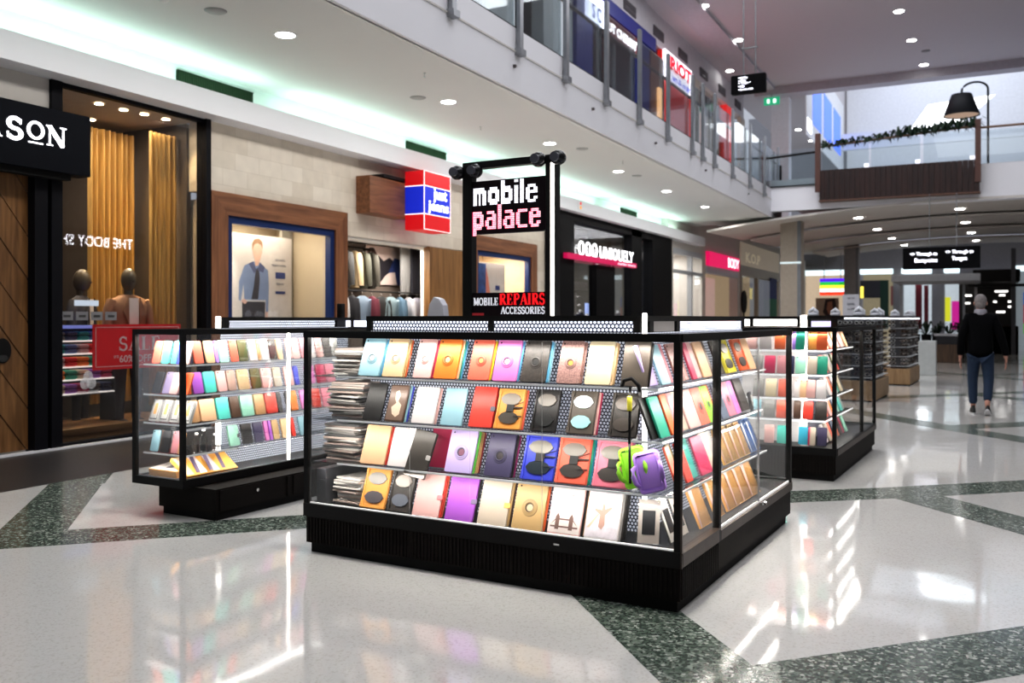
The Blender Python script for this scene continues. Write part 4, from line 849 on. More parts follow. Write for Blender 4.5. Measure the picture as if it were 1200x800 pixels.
for i, (x, y) in enumerate(((-6.0, 9.3), (-6.9, 12.3), (-6.0, 16.2), (-7.2, 5.2))):
    solo('sprinkler_head', MB().lathe([(0, -.05), (.018, -.05), (.006, -.04), (.006, -.01), (.02, 0), (0, 0)], (x, y, 4.3), 8), CHROME, 'small sprinkler head in the soffit, %s of four' % ORD[i], 'sprinkler', (x, y, 4.3), 'sprinkler heads')
for i, (y, z) in enumerate(((10.5, 4.6), (13.2, 4.6), (16.3, 4.6), (19.8, 4.6), (24.0, 4.6))):
    solo('sprinkler_head', MB().lathe([(0, 0), (.02, 0), (.012, .05), (.03, .06), (0, .06)], (0, 0, 0), 8).__class__() if False else MB().box(-5.40, -5.36, y-.012, y+.012, z-.02, z+.02).box(-5.37, -5.355, y-.02, y+.02, z-.004, z+.004), col((.12, .1, .1), .4), 'tiny dark wall sprinkler on the balcony fascia, %s from the left' % ORD[i], 'sprinkler', (-5.4, y, z), 'fascia sprinklers')
# balcony balustrade
posts = [8.9, 10.61, 12.11, 13.73, 15.34, 17.0, 18.7, 19.5, 20.5, 22.2, 24.1, 25.9, 27.8]
for i, y in enumerate(posts):
    solo('balustrade_post', MB().bbox(-5.39, -5.33, y-.05, y+.05, 4.78, 6.45).box(-5.40, -5.30, y-.07, y+.07, 4.76, 4.84), STEEL, 'flat steel balustrade post on the balcony edge, %s from the left' % ORD[i], 'post', (-5.38, y, 4.78), 'balcony posts')
pp = [6.5]+posts+[28.5]
for i in range(len(pp)-1):
    solo('balustrade_glass', MB().box(-5.43, -5.418, pp[i]+.05, pp[i+1]-.05, 5.13, 6.3), RAILGLASS, 'glass balustrade pane on the balcony edge, %s from the left' % ORD[i], 'glass pane', (-5.42, pp[i], 5.13), 'balcony glass panes')
solo('handrail', MB().tube([(-5.5, 4, 6.05), (-5.5, 28.5, 6.05)], .03, 10), mat('handrail_timber', (.12, .09, .08), .4), 'dark round handrail behind the balcony glass', 'handrail', (-5.5, 4, 6.05))
struct('trim_6', MB().box(-5.46, -5.40, 4, 28.5, 5.12, 5.135), BLACKM)
# upper level shopfronts
UX = -8.5
def room(name, x0, x1, y0, y1, z0, z1, mw, mf=None, mc=None, open_=True):
    """hollow shop interior behind the wall plane x1"""
    b = MB(); b.box(x0-.05, x0, y0, y1, z0, z1); b.box(x0, x1-.3, y0-.04, y0, z0, z1); b.box(x0, x1-.3, y1, y1+.04, z0, z1); struct('wall_'+name, b, mw)
    struct('ceiling_'+name, MB().box(x0, x1-.02, y0, y1, z1, z1+.05), mc or mw)
    struct('floor_'+name, MB().box(x0, x1-.02, y0, y1, z0-.03, z0+.004), mf or mw)
struct('wall_upper_pale', MB().box(UX-.3, UX, 7, 19.6, 5.06, 5.3).box(UX-.3, UX, 12.0, 13.6, 5.06, 9.45).box(UX-.3, UX, 15.2, 16.6, 5.06, 9.45).box(UX-.3, UX, 18.0, 19.6, 5.06, 9.45), mat('upper_pale_panels', (.42, .46, .48), .5, var=.05, stretch=(1, 8, .3)))
room('upper_shop', -11.5, UX-.35, 7, 37, 5.06, 9.4, mat('dim_interior', (.12, .125, .135), .6))
T = Thing('shopfront', 'navy blue upper level shopfront with white lit lettering', 'shopfront', (UX, 19.6, 5.06))
DBLUE = mat('deep_blue', (.012, .02, .16), .4, emis=.12)
T.part('surround', MB().box(UX-.1, UX+.1, 19.62, 20.6, 5.1, 9.3), DBLUE); T.part('surround', MB().box(UX-.1, UX+.16, 20.6, 25.3, 9.06, 9.44), DBLUE); T.part('surround', MB().box(UX-.1, UX+.1, 23.9, 24.9, 5.1, 9.06), DBLUE)
T.part('sign_box', MB().box(UX+.02, UX+.12, 21.2, 23.8, 8.55, 9.05), col((.20, .03, .035), .4))
T.part('light_box', MB().box(UX+.1, UX+.2, 20.1, 21.15, 8.5, 9.2), glow((.75, .78, .98), 1.6))
b = MB(); lettering(b, 'S C', (UX+.21, 20.3, 8.6), (0, 1, 0), (1, 0, 0), .6, .35, .01); T.part('lettering', b, col((.05, .1, .4), .4))
b = MB(); lettering(b, 'NUT CHEMIST', (UX+.13, 21.3, 8.66), (0, 1, 0), (1, 0, 0), 2.4, .24, .03); T.part('lettering', b, glow((.95, .95, 1), 3.0), label='white lit capital letters')
T.part('shop_glass', MB().box(UX, UX+.01, 20.6, 23.9, 5.1, 8.5), SHOPGLASS)
T.part('mullion', MB().box(UX, UX+.06, 22.2, 22.27, 5.1, 8.5), STEEL)
T.part('display_panel', MB().box(UX-1.2, UX-1.15, 21.0, 21.9, 5.1, 8.2), mat('teal_panel', (.15, .2, .21), .4)); T.part('display_panel', MB().box(UX-1.4, UX-1.35, 22.6, 23.4, 5.1, 7.9), mat('teal_panel', (.15, .2, .21), .4))
T = Thing('shopfront', 'red and timber upper level shopfront with red lettering on a white lit sign', 'shopfront', (UX, 25.3, 5.06))
T.part('surround', MB().box(UX-.1, UX+.12, 24.95, 26.2, 5.1, 9.05), mat('warm_timber_panel', (.20, .07, .035), .5))
T.part('wall_panel', MB().box(UX-.1, UX+.05, 26.2, 29.6, 5.1, 9.4), mat('shop_red', (.60, .025, .02), .5, emis=.25))
T.part('lamp', MB().bbox(UX+.12, UX+.2, 25.5, 25.75, 6.8, 8.1), glow((1, .55, .25), 1.1))
T.part('light_box', MB().box(UX+.1, UX+.18, 26.1, 28.9, 8.55, 9.38), glow((.9, .86, .95), 1.3))
b = MB(); lettering(b, 'RIOT', (UX+.19, 26.6, 8.88), (0, 1, 0), (1, 0, 0), 2.2, .44, .05); T.part('lettering', b, glow((.75, .01, .03), .9), label='red capital letters reading RIOT')
b = MB(); lettering(b, 'art & craft', (UX+.19, 26.8, 8.6), (0, 1, 0), (1, 0, 0), 1.9, .2, .01); T.part('lettering', b, glow((.05, .08, .7), .6), label='small blue letters')
T = Thing('shopfront', 'pale glazed upper level shopfront with a red strip', 'shopfront', (UX, 29.7, 5.06))
CF = mat('cream_frame', (.6, .56, .48), .5)
for y0_, y1_ in ((29.7, 30.3), (32.4, 32.7), (36.3, 37)): T.part('pilaster', MB().box(UX-.1, UX+.05, y0_, y1_, 5.1, 9.4), CF)
T.part('red_strip', MB().box(UX-.1, UX+.15, 33.6, 34.5, 5.1, 9.3), mat('shop_red_bright', (.7, .03, .03), .5, emis=.4))
T.part('lit_wall', MB().box(UX-1.0, UX-.9, 30.3, 36.6, 5.1, 9.2), mat('lit_cream', (.62, .6, .55), .6, emis=.45))
T.part('shop_glass', MB().box(UX, UX+.01, 30.3, 33.5, 5.1, 9.3), SHOPGLASS)
for i, y in enumerate((23.0, 25.5, 28.0, 30.5, 33.0, 35.5)):
    solo('air_vent', MB().box(UX, UX+.03, y, y+.95, 9.66, 9.95).box(UX+.03, UX+.04, y+.05, y+.9, 9.7, 9.77).box(UX+.03, UX+.04, y+.05, y+.9, 9.82, 9.89), col((.12, .11, .12), .6), 'dark rectangular vent high on the upper left wall, %s from the left' % ORD[i], 'vent', (UX, y, 9.66), 'vents on the upper wall')
UD = [(-7.1, 25.9), (-6.95, 29.6), (-8.1, 33.1), (-7.75, 41.0), (-7.7, 44.9), (-7.6, 48), (-2.1, 29.0), (-1.95, 32.2), (-1.75, 35.5), (-7.4, 49.5)]
for i, (x, y) in enumerate(UD): downlight(x, y, 10.4, 'round downlight in the high upper ceiling, %s of the %s' % ((ORD[i], 'left row') if i < 6 else ((ORD[i-6], 'right row'))) if i < 9 else 'round downlight at the far end of the high ceiling', 'upper ceiling downlights', .14)
solo('ceiling_speaker', MB().lathe([(0, -.02), (.12, -.02), (.14, 0), (0, 0)], (-1.6, 33.7, 10.4), 16), col((.3, .3, .3), .6), 'small dark round speaker in the high ceiling between two downlights', 'speaker', (-1.6, 33.7, 10.4))
# hanging directory sign and exit sign
def hang_sign(name, x0, x1, y, z0, z1, ztop, lines, lab, arrow=False, t=.12, lh=.042, fx=.2):
    T = Thing(name, lab, 'sign', ((x0+x1)/2, y, z1))
    T.part('panel', MB().bbox(x0, x1, y, y+t, z0, z1, .01), mat('sign_gloss', (.004, .004, .005), .6, spec=.1))
    T.part('hanger', MB().tube([(x0+(x1-x0)*.35, y+t/2, z1), (x0+(x1-x0)*.35, y+t/2, ztop)], .012, 6), STEEL)
    T.part('hanger', MB().tube([(x0+(x1-x0)*.7, y+t/2, z1), (x0+(x1-x0)*.7, y+t/2, ztop)], .012, 6), STEEL)
    b = MB()
    for (s, x, z, w, h) in lines: lettering(b, s, (x, y-.001, z), (1, 0, 0), (0, -1, 0), w, h, .008, .004)
    T.part('lettering', b, glow((.9, .9, 1), 2.6)); return T
T = hang_sign('directory_sign', -3.90, -3.30, 16, 5.27, 5.60, 10.4, [('+ Medica', -3.77, 5.53, .16, .035), ('+ Kmart', -3.77, 5.48, .13, .035), ('+ Target >', -3.77, 5.43, .22, .04), ('+ ATM', -3.77, 5.38, .10, .035), ('+ Service desk', -3.77, 5.325, .26, .035)], 'small black hanging directory sign with white lines of text high above the balcony')
T.part('hanger_plate', MB().box(-3.72, -3.44, 16.03, 16.09, 6.06, 6.08), STEEL)
T = Thing('exit_sign', 'small green and white exit sign under the high ceiling', 'exit sign', (-7.2, 36.1, 9.7))
T.part('panel', MB().box(-7.5, -6.9, 36.08, 36.13, 9.68, 9.98), glow((.02, .32, .16), .7)); T.part('pictogram', MB().box(-7.37, -7.28, 36.07, 36.08, 9.75, 9.91).box(-7.14, -7.03, 36.07, 36.08, 9.75, 9.91), glow((.8, 1, .9), 1.0)); T.part('hanger', MB().tube([(-7.2, 36.1, 9.98), (-7.2, 36.1, 10.1)], .015, 6), STEEL)
# ---- bridge across the mall
BY = 27.0
struct('wall_bridge', MB().box(-5.45, 5.0, BY, BY+.3, 4.45, 5.35).box(-5.45, -4.0, BY-.01, BY, 4.45, 5.15).box(.02, 5, BY-.01, BY, 4.5, 5.42), FASCIA)
struct('floor_bridge', MB().box(-5.45, 5.0, BY+.3, 44, 4.95, 5.05), FASCIA)
b = MB()
n = 24
for k in range(4):
    y0 = BY-.02+k*4.2; y1 = y0+4.6; lo = []; hi = []
    for i in range(n+1):
        x = -7.3+.9*k*(1 if k else 0)*.4+(12.3)*i/n; zc = 4.50-.0098*(x-.2)**2-(.0 if i else .0)
        lo.append((x, zc))
    R = [[(x, y0, z-.02) for x, z in lo], [(x, y1, z+.10) for x, z in lo]]
    vs = R[0]+R[1]+[(x, y, z+.06) for x, y, z in R[0]]+[(x, y, z+.05) for x, y, z in R[1]]
    m1 = n+1; fs = []
    for i in range(n): fs += [(i, i+1, m1+i+1, m1+i), (2*m1+i, 3*m1+i, 3*m1+i+1, 2*m1+i+1), (i, 2*m1+i, 2*m1+i+1, i+1), (m1+i, m1+i+1, 3*m1+i+1, 3*m1+i)]
    fs += [(0, m1, 3*m1, 2*m1), (n, 2*m1+n, 3*m1+n, m1+n)]
    b.add(vs, fs)
struct('ceiling_vault', b, mat('vault_paint', (.58, .55, .52), .6, var=.02))
struct('wall_soffit_side', MB().box(-8.5, -6.5, 28.6, YF, 4.75, 4.85), mat('vault_paint', (.52, .49, .46), .6))
for i, (x, y) in enumerate(((-3.3, 29.6), (-3.15, 33.8), (-3.0, 37.9), (-2.8, 41.6), (-.5, 29.6), (-.4, 33.8), (-.25, 37.9), (-.1, 41.6))):
    zz = 4.50-.0098*(x-.2)**2-.02+.12*(((y-BY+.02) % 4.2)/4.6)-.012
    downlight(x, y, zz, 'downlight under the vaulted bridge soffit, %s of the %s row counting away from the camera' % (ORD[i % 4], 'left' if i < 4 else 'right'), 'vault downlights', .13)
T = Thing('planter', 'long dark timber clad planter box on the bridge edge', 'planter', (-2, BY-.3, 4.6))
b = MB()
for k in range(30): b.box(-4.0+k*.134, -4.0+k*.134+.128, BY-.30, BY-.01, 4.66, 5.50)
T.part('cladding', b, wood_mat('planter_walnut', (.010, .0035, .003), (.036, .012, .009), 'Z', 1.5)); T.part('base_rail', MB().box(-4.02, .04, BY-.32, BY-.01, 4.62, 4.66), col((.12, .06, .04), .5))
for x, lab in ((-4.05, 'dark timber post at the left end of the bridge planter'), (-.02, 'dark timber post at the right end of the bridge planter')):
    solo('timber_post', MB().bbox(x-.07, x+.07, BY-.34, BY-.2, 4.9, 6.55), mat('post_timber', (.10, .045, .035), .5), lab, 'post', (x, BY-.3, 4.9))
for i, x in enumerate((-3.98, -2.68, -1.36)):
    solo('balustrade_glass', MB().box(x+.03, x+1.27, BY-.2, BY-.19, 5.5, 6.2+.06*i), RAILGLASS, 'glass pane above the bridge planter, %s from the left' % ORD[i], 'glass pane', (x, BY-.2, 5.5), 'glass panes above the planter')
    solo('pane_clip', MB().bbox(x+1.15, x+1.27, BY-.23, BY-.17, 5.52, 5.62), glow((.85, .85, .95), .7), 'small bright clip at the foot of the %s pane above the planter' % ORD[i], 'clip', (x+1.2, BY-.2, 5.5))
solo('handrail', MB().tube([(-4.0, BY-.1, 6.2), (-.02, BY-.1, 6.42)], .03, 8), mat('brown_rail', (.22, .13, .08), .5), 'sloping brown handrail above the bridge planter', 'handrail', (-4, BY-.1, 6.2))
solo('handrail', MB().tube([(.05, BY-.1, 6.36), (5, BY-.1, 6.36)], .03, 8), mat('brown_rail', (.22, .13, .08), .5), 'brown handrail on the bridge right of the planter', 'handrail', (.05, BY-.1, 6.36))
solo('balustrade_glass', MB().box(.05, 4.9, BY-.02, BY-.01, 5.42, 6.3), RAILGLASS, 'long glass pane on the bridge right of the planter', 'glass pane', (.05, BY, 5.42))
solo('balustrade_glass', MB().box(-5.4, -4.15, BY-.05, BY-.04, 5.16, 6.1), RAILGLASS, 'glass pane on the bridge left of the planter', 'glass pane', (-5.4, BY, 5.1))
solo('balustrade_rail', MB().tube([(-5.42, BY-.06, 6.0), (-4.1, BY-.06, 6.08)], .03, 8).box(-5.42, -4.12, BY-.06, BY-.03, 5.14, 5.17), BLACKM, 'dark handrail and foot rail left of the bridge planter', 'handrail', (-5.4, BY-.05, 5.1))
solo('balustrade_post', MB().bbox(-5.42, -5.36, BY+1.3, BY+1.4, 4.85, 6.0), BLACKM, 'short dark post at the far corner of the balcony', 'post', (-5.4, BY+1.3, 4.8))
rl = random.Random(5)
for i in range(14):
    x = -3.9+i*.285; z = 6.16+.055*i*.285/1*1.0; b = MB()
    for k in range(30 if i > 6 else 18):
        a = rl.uniform(0, 2*PI); l = rl.uniform(.22, .5)*(1.2 if i > 6 else .85); dx, dy = math.cos(a)*l, math.sin(a)*l*.6; up_ = rl.uniform(.05, .22)*(1.4 if i > 6 else 1); w = .03
        p0 = Vector((x, BY-.1, z)); p1 = p0+Vector((dx*.5, dy*.5, up_)); p2 = p0+Vector((dx, dy, up_*.3-rl.uniform(0, .12)))
        s_ = Vector((-math.sin(a), math.cos(a), 0))*w
        b.add([tuple(p0-s_*.5), tuple(p0+s_*.5), tuple(p1+s_), tuple(p1-s_), tuple(p2)], [(0, 1, 2, 3), (3, 2, 4)])
    solo('planter_plant', b, mat('dark_leaf', (.016, .040, .02), .5, var=.3), 'dark strappy leaved plant on the bridge rail, %s from the left' % ORD[i], 'plant', (x, BY-.1, z), 'plants along the bridge rail')
T = Thing('arc_lamp', 'tall black arc lamp with a large cone shade standing on the bridge', 'lamp', (.2, BY+.5, 5.05))
b = MB(); pts = [(.22, BY+.5, 5.05), (.22, BY+.5, 7.5)]+[(-.10+.32*math.cos(a), BY+.5, 7.5+.22*math.sin(a)) for a in [PI*k/10 for k in range(1, 10)]]+[(-.42, BY+.5, 7.45)]
T.part('stem', b.tube(pts, .028, 8), BLACKM)
T.part('shade', MB().lathe([(.25, 7.35-7.35), (.26, -.02), (.46, -.58), (.44, -.58), (.24, -.02)], (-.42, BY+.5, 7.42), 24), mat('shade_black', (.02, .022, .028), .6))
T.part('reflector', MB().disc((-.42, BY+.5, 6.86), .42, 'Z', 24, t=.01), mat('warm_reflector', (.55, .38, .26), .5, emis=.35))
# upper atrium beyond the bridge
struct('wall_atrium', MB().box(-6, 6, 49, 49.2, 5.05, 15).box(-6, 6, 47, 47.2, 9.6, 10.4).box(-1.5, 6, 45, 45.2, 7.2, 8.2), mat('atrium_white', (.66, .67, .70), .6, emis=.12))
struct('ceiling_atrium', MB().box(-6.3, 6, 36.9, 50, 15, 15.1), mat('atrium_ceiling', (.62, .62, .66), .6, emis=.15))
T = Thing('skylight', 'bright daylit skylight panel high beyond the bridge', 'skylight', (-1, 40, 10))
T.part('pane', MB().poly([(-2.6, 42, 9.35), (-1.9, 42, 10.35), (.6, 42, 10.5), (-.6, 42, 9.5)]), glow((.95, .97, 1), 2.2))
T = Thing('clerestory_window', 'row of blue glazed clerestory windows in a white frame beyond the bridge', 'window', (-5.3, 36, 8.5))
T.part('frame', MB().box(-6.08, -6.04, 37, 48, 8.6, 12), mat('atrium_white', (.66, .67, .70), .6))
for y in (38.5, 41.5, 44.5): T.part('pane', MB().box(-6.04, -6.02, y, y+2.3, 9.3, 11.2), glow((.08, .16, .75), .9))
T.part('bright_pane', MB().box(-6.04, -6.02, 37.2, 38.2, 8.8, 9.3), glow((.9, .95, 1), 2.0))
struct('trim_7', MB().box(-7.6, -6.9, 38, 38.6, 5.06, 10.4), mat('panelled_column', (.62, .63, .68), .5, emis=.1))
struct('trim_8', MB().box(-7.9, -7.65, 37.5, 37.9, 5.06, 8.0), mat('warm_timber_panel', (.20, .07, .035), .5))
for (x, y, w) in ((-6.0, 12, 3), (-6.0, 22, 3), (0, 8, 6), (0, 20, 6), (0, 1, 6)): area((x+1, y, 10.3), (0, 0, 0), w, 6, 235, (.95, .96, 1))
area((-1, 43, 14.8), (0, 0, 0), 7, 10, 380, (.85, .92, 1))
area((-1.5, 36, 4.2), (0, 0, 0), 4, 12, 45, (1, .97, .93))

# ---------------------------------------------------------------- menswear shop at the far left
x0 = WX
T = Thing('shop_sign', 'black fascia sign with white serif letters ASON at the far left', 'sign', (-8.0, 4.5, 2.7))
T.part('box', MB().bbox(-8.2, -8.0, 3.4, 6.19, 2.74, 3.345, .004), mat('sign_blue_black', (.004, .005, .009), .6, spec=.12))
T.part('bracket', MB().box(-8.15, -8.05, 4.2, 6.0, 2.68, 2.74), BLACKM)
b = MB(); serif(b, 'A', (-7.999, 5.00, 2.985), (0, 1, 0), (1, 0, 0), .24, .2, 1.0); serif(b, 'S', (-7.999, 5.29, 2.985), (0, 1, 0), (1, 0, 0), .165, .2, 1.35); serif(b, 'O', (-7.999, 5.49, 3.02), (0, 1, 0), (1, 0, 0), .19, .165, 1.2); serif(b, 'N', (-7.999, 5.695, 2.985), (0, 1, 0), (1, 0, 0), .215, .19, 1.15); b.box(-7.999, -7.993, 5.51, 5.66, 2.978, 2.988)
T.part('lettering', b, glow((.95, .95, 1), 2.6), label='white lit serif letters reading ASON')
hb = wood_mat('herringbone_timber', (.10, .042, .012), (.30, .15, .055), 'Z', 2.2)
T = Thing('shop_door', 'timber door of diagonal boards with a round cut out pull, far left', 'door', (WX-.05, 4.5, 0))
b = MB(); nn = 12
for k in range(-4, 12):                       # boards running down to the right, clipped to the leaf
    c0 = .02+k*.42
    for (a0, a1) in ((c0, c0+.40),):
        P_ = []
        for (y, z) in ((3.2, 2.7), ): pass
        ys = [3.25, 5.68]; z_at = lambda y, c: c-(y-5.68)*1.35
        q = [(ys[0], z_at(ys[0], a0)), (ys[1], z_at(ys[1], a0)), (ys[1], z_at(ys[1], a1)), (ys[0], z_at(ys[0], a1))]
        # clip to 0..2.72
        def clip(poly, zz, keep):
            out = []
            for i in range(len(poly)):
                p, r = poly[i-1], poly[i]; ip, ir = keep(p[1]), keep(r[1])
                if ip != ir: t = (zz-p[1])/(r[1]-p[1]); out.append((p[0]+(r[0]-p[0])*t, zz))
                if ir: out.append(r)
            return out
        q = clip(q, .03, lambda z: z >= .03); q = clip(q, 2.74, lambda z: z <= 2.74) if q else q
        if len(q) > 2: b.prism(q, WX-.10, WX-.05-(.003 if k % 2 else 0), 'X')
T.part('boards', b, hb)
T.part('pull', MB().lathe([(.10, 0), (.12, 0), (.12, .02), (.10, .02)], (0, 0, 0), 4).__class__().disc((WX-.05, 5.42, 1.0), .085, 'X', 24, r2=.12, t=.008), BLACKM)
T.part('pull_plate', MB().disc((WX-.042, 5.42, .93), .05, 'X', 16, r2=.035, t=.003), CHROME)
b = MB(); b.box(WX-.1, WX+.04, 5.69, 5.83, 0, 3.0); b.box(WX-.12, WX-.02, 5.83, 5.87, 0, 3.0); b.box(WX-.1, WX+.04, 5.87, 5.99, 0, 3.68); b.box(WX-.1, WX+.06, 7.87, 7.945, 0, 3.68); b.box(WX-.08, WX+.02, 5.99, 7.87, 0, .05); b.box(WX-.06, WX+.02, 5.99, 7.87, 3.64, 3.68)
struct('window_1', b, mat('charcoal_frame', (.006, .006, .009), .6, spec=.15))
struct('window_1_pane', MB().box(WX-.02, WX-.012, 5.99, 7.87, .05, 3.64), SHOPGLASS)
room('menswear', -11.2, WX, 5.97, 9.35 if False else 7.9, .0, 3.66, mat('dark_taupe_wall', (.10, .08, .065), .6), mat('dark_shop_floor', (.06, .045, .035), .3), mat('shop_ceiling_taupe', (.42, .36, .30), .6))
struct('wall_menswear_side', MB().box(-11.2, WX-.3, 7.93, 7.97, 0, 3.66), mat('dark_taupe_wall', (.10, .08, .065), .6))
CX = -9.3
def curtain(y0, y1, x, z0, z1, lab, amp=.06, n=8):
    b = MB(); m1 = n*8+1; lo = []; hi = []
    for i in range(m1):
        t = i/(m1-1); y = y0+(y1-y0)*t; xx = x+amp*math.sin(t*n*2*PI)+.01*math.sin(t*31)
        lo.append((xx, y, z0)); hi.append((xx, y, z1))
    b.add(lo+hi, [(i, i+1, m1+i+1, m1+i) for i in range(m1-1)], 0, True)
    return solo('curtain', b, mat('gold_sheer', (.50, .31, .10), .45, var=.4, scale=6, stretch=(12, 12, .4)), lab, 'curtain', (x, y0, z0))
curtain(7.15, 7.82, CX, .3, 3.56, 'tall gold pleated curtain, the wider one in the menswear window')
def zc(): pass
curtain(7.83, 8.35, CX+.45, .3, 3.52, 'tall gold pleated curtain at the right end of the menswear window, behind the dark upright') if False else None
# second curtain hangs nearer the glass further along
curtain(7.45, 7.86, -8.62, .3, 3.50, 'tall narrow gold pleated curtain at the right end of the menswear window', .025, 6)
for y in (7.25, 7.5, 7.72): spot((CX+.22, y, 3.6), 90, (1, .72, .36), 1.0, (0, math.radians(-12), 0), .02)
for y in (7.52, 7.78): spot((-8.45, y, 3.6), 40, (1, .72, .36), 1.0, (0, math.radians(-10), 0), .02)
for i, (x, y) in enumerate(((-8.54, 6.71), (-8.54, 7.03), (-8.51, 7.29), (-8.5, 7.59), (-9.3, 7.2))): downlight(x, y, 3.655, 'small warm downlight in the menswear window ceiling, %s from the left' % ORD[i], 'menswear window downlights', .045, WARMD)
spot((-8.35, 7.1, 3.6), 60, (1, .85, .65), .9, (0, math.radians(8), 0), .04); area((-8.7, 6.9, 3.6), (0, 0, 0), .5, 1.4, 22, (1, .82, .6)); area((-9.9, 6.6, 3.5), (0, 0, 0), 1.2, 1.0, 22, (1, .85, .7))
solo('window_platform', MB().box(-9.2, WX-.15, 6.0, 7.86, .10, .16).box(-9.18, WX-.17, 6.02, 7.84, 0, .10), wood_mat('platform_timber', (.10, .05, .02), (.25, .14, .06), 'Y', 2), 'low timber platform on the floor of the menswear window', 'platform', (-8.8, 6.9, 0))
# garments
def jacket_mb(w=.46, h=.66, d=.2, sleeves=True, hang=0):
    b = MB(); R = []
    for z, rx, ry in ((0, .46, .42), (.06, .46, .44), (.35, .44, .42), (.62, .50, .46), (.82, .54, .44), (.93, .46, .32), (1.0, .18, .2)):
        R.append([(rx*w*math.cos(2*PI*k/18), ry*d*math.sin(2*PI*k/18), z*h) for k in range(18)])
    b.rings(R, 0, True, smooth=True)
    if sleeves:
        for s in (-1, 1): b.tube([(s*w*.44, 0, h*.90), (s*w*.54, 0, h*.74), (s*w*.60, -.01, h*.42), (s*w*.58, -.03, h*.06)], [.055, .06, .052, .042], 10)
    return b
def mannequin(x, y, z, rz, c, label, head=True, shirt=(.75, .72, .68)):
    root = link('mannequin', None, (x, y, z), (0, 0, rz)); tag(root, label, 'mannequin')
    jb = jacket_mb(.44, .66, .23); link('jacket', jb.mesh('jacket', col(c, .75)), (0, 0, .82), parent=root)
    link('shirt', MB().prism([(-.06, 1.10), (0, .98), (.06, 1.10), (.055, 1.44), (-.055, 1.44)], -.118, -.10, 'Y').mesh('shirt', col(shirt, .7)), parent=root)
    link('lapel', MB().prism([(-.07, 1.45), (-.13, 1.30), (-.01, .98), (-.06, 1.12)], -.128, -.115, 'Y').prism([(.07, 1.45), (.13, 1.30), (.01, .98), (.06, 1.12)], -.128, -.115, 'Y').mesh('lapel', col(tuple(q*.8 for q in c), .75)), parent=root)
    b = MB(); b.lathe([(.05, 1.44), (.048, 1.52), (.05, 1.54)], (0, 0, 0), 12); b.ell((0, -.01, 1.65), .082, .10, .135, 16, 12); b.tube([(0, -.09, 1.66), (0, -.115, 1.63), (0, -.095, 1.615)], [.008, .014, .01], 6)
    link('head', b.mesh('head', mat('mannequin_bronze', (.10, .085, .065), .22)), parent=root)
    b = MB()
    for s in (-1, 1): b.tube([(s*.09, 0, .86), (s*.10, 0, .45), (s*.10, .01, .07)], [.085, .062, .045], 10); b.ell((s*.10, -.05, .04), .045, .11, .04)
    link('trousers', b.mesh('trousers', col((.04, .04, .05), .8)), parent=root)
    return root
mannequin(-9.12, 6.93, .09, PI/2+.5, (.05, .05, .06), 'bronze headed mannequin in dark clothes with a price card, left in the menswear window')
mannequin(-8.62, 7.16, .10, PI/2-.15, (.30, .165, .10), 'bronze headed mannequin in a brown jacket and white shirt, right in the menswear window')
b = MB(); b.box(-8.32, -8.315, 6.24, 6.53, 1.44, 1.50); solo('price_card', b, glow((.55, .62, .72), .5), 'small pale blue card in the menswear window below the left mannequin head', 'card', (-8.32, 6.4, 1.44))
for i in range(4): 
    T = Thing('price_card', 'small grey card in the row on the menswear glass, %s from the left' % ORD[i], 'card', (-8.23, 6.1+.18*i, 1.30), 'row of small cards')
    T.part('card', MB().box(-8.235, -8.228, 6.02+.175*i, 6.16+.175*i, 1.29, 1.38), col((.42, .42, .44), .5)); T.part('print', MB().box(-8.228, -8.226, 6.05+.175*i, 6.13+.175*i, 1.32, 1.345), col((.1, .1, .1), .5))
# shelves of folded knitwear
T = Thing('shop_shelving', 'open lit shelving of folded knitwear in the menswear window', 'shelving', (-8.75, 6.6, .16))
T.part('back_panel', MB().box(-8.92, -8.90, 6.25, 7.02, .45, 1.24), col((.02, .02, .025), .5)); T.part('side_panel', MB().box(-8.92, -8.66, 6.23, 6.25, .16, 1.24), col((.02, .02, .025), .5)); T.part('side_panel', MB().box(-8.92, -8.66, 7.02, 7.04, .16, 1.24), col((.02, .02, .025), .5))
SHZ = (.50, .65, .79, .93, 1.07)
for z in SHZ: T.part('shelf', MB().box(-8.90, -8.66, 6.25, 7.02, z-.014, z), mat('lit_shelf', (.75, .72, .68), .4, emis=.55))
T.part('top_light', MB().box(-8.90, -8.66, 6.25, 7.02, 1.20, 1.235), mat('blue_shelf_light', (.15, .2, .5), .4, emis=.5))
kc = [(.5, .42, .32), (.04, .05, .1), (.55, .04, .04), (.25, .1, .35), (.02, .2, .2), (.6, .2, .05), (.35, .05, .12), (.1, .15, .3), (.05, .3, .2), (.1, .1, .1), (.4, .3, .3)]
for r, z in enumerate(SHZ):
    for i in range(5):
        b = MB()
        for k in range(2): b.bbox(-.10, .10, -.066, .066, .002+k*.05, .048+k*.05, .012)
        tag(link('folded_sweater', b.mesh('folded_sweater', col(kc[(r*5+i*3) % len(kc)], .8)), (-8.775, 6.34+i*.148, z), (0, 0, 0)), 'pair of folded sweaters, %s from the left on the %s knitwear shelf from the bottom' % (ORD[i], ORD[r]), 'sweater', 'folded knitwear')
T = Thing('sale_sign', 'red sale banner inside the menswear window, above the left display case', 'sign', (-8.3, 6.4, .76))
T.part('board', MB().box(-8.30, -8.29, 6.44, 7.62, .76, 1.245), mat('sale_red', (.50, .008, .015), .5, emis=.16)); T.part('border', MB().box(-8.29, -8.287, 6.47, 7.59, 1.21, 1.218).box(-8.29, -8.287, 6.47, 7.59, .79, .798).box(-8.29, -8.287, 6.47, 6.478, .79, 1.218).box(-8.29, -8.287, 7.582, 7.59, .79, 1.218), col((.8, .6, .6), .5))
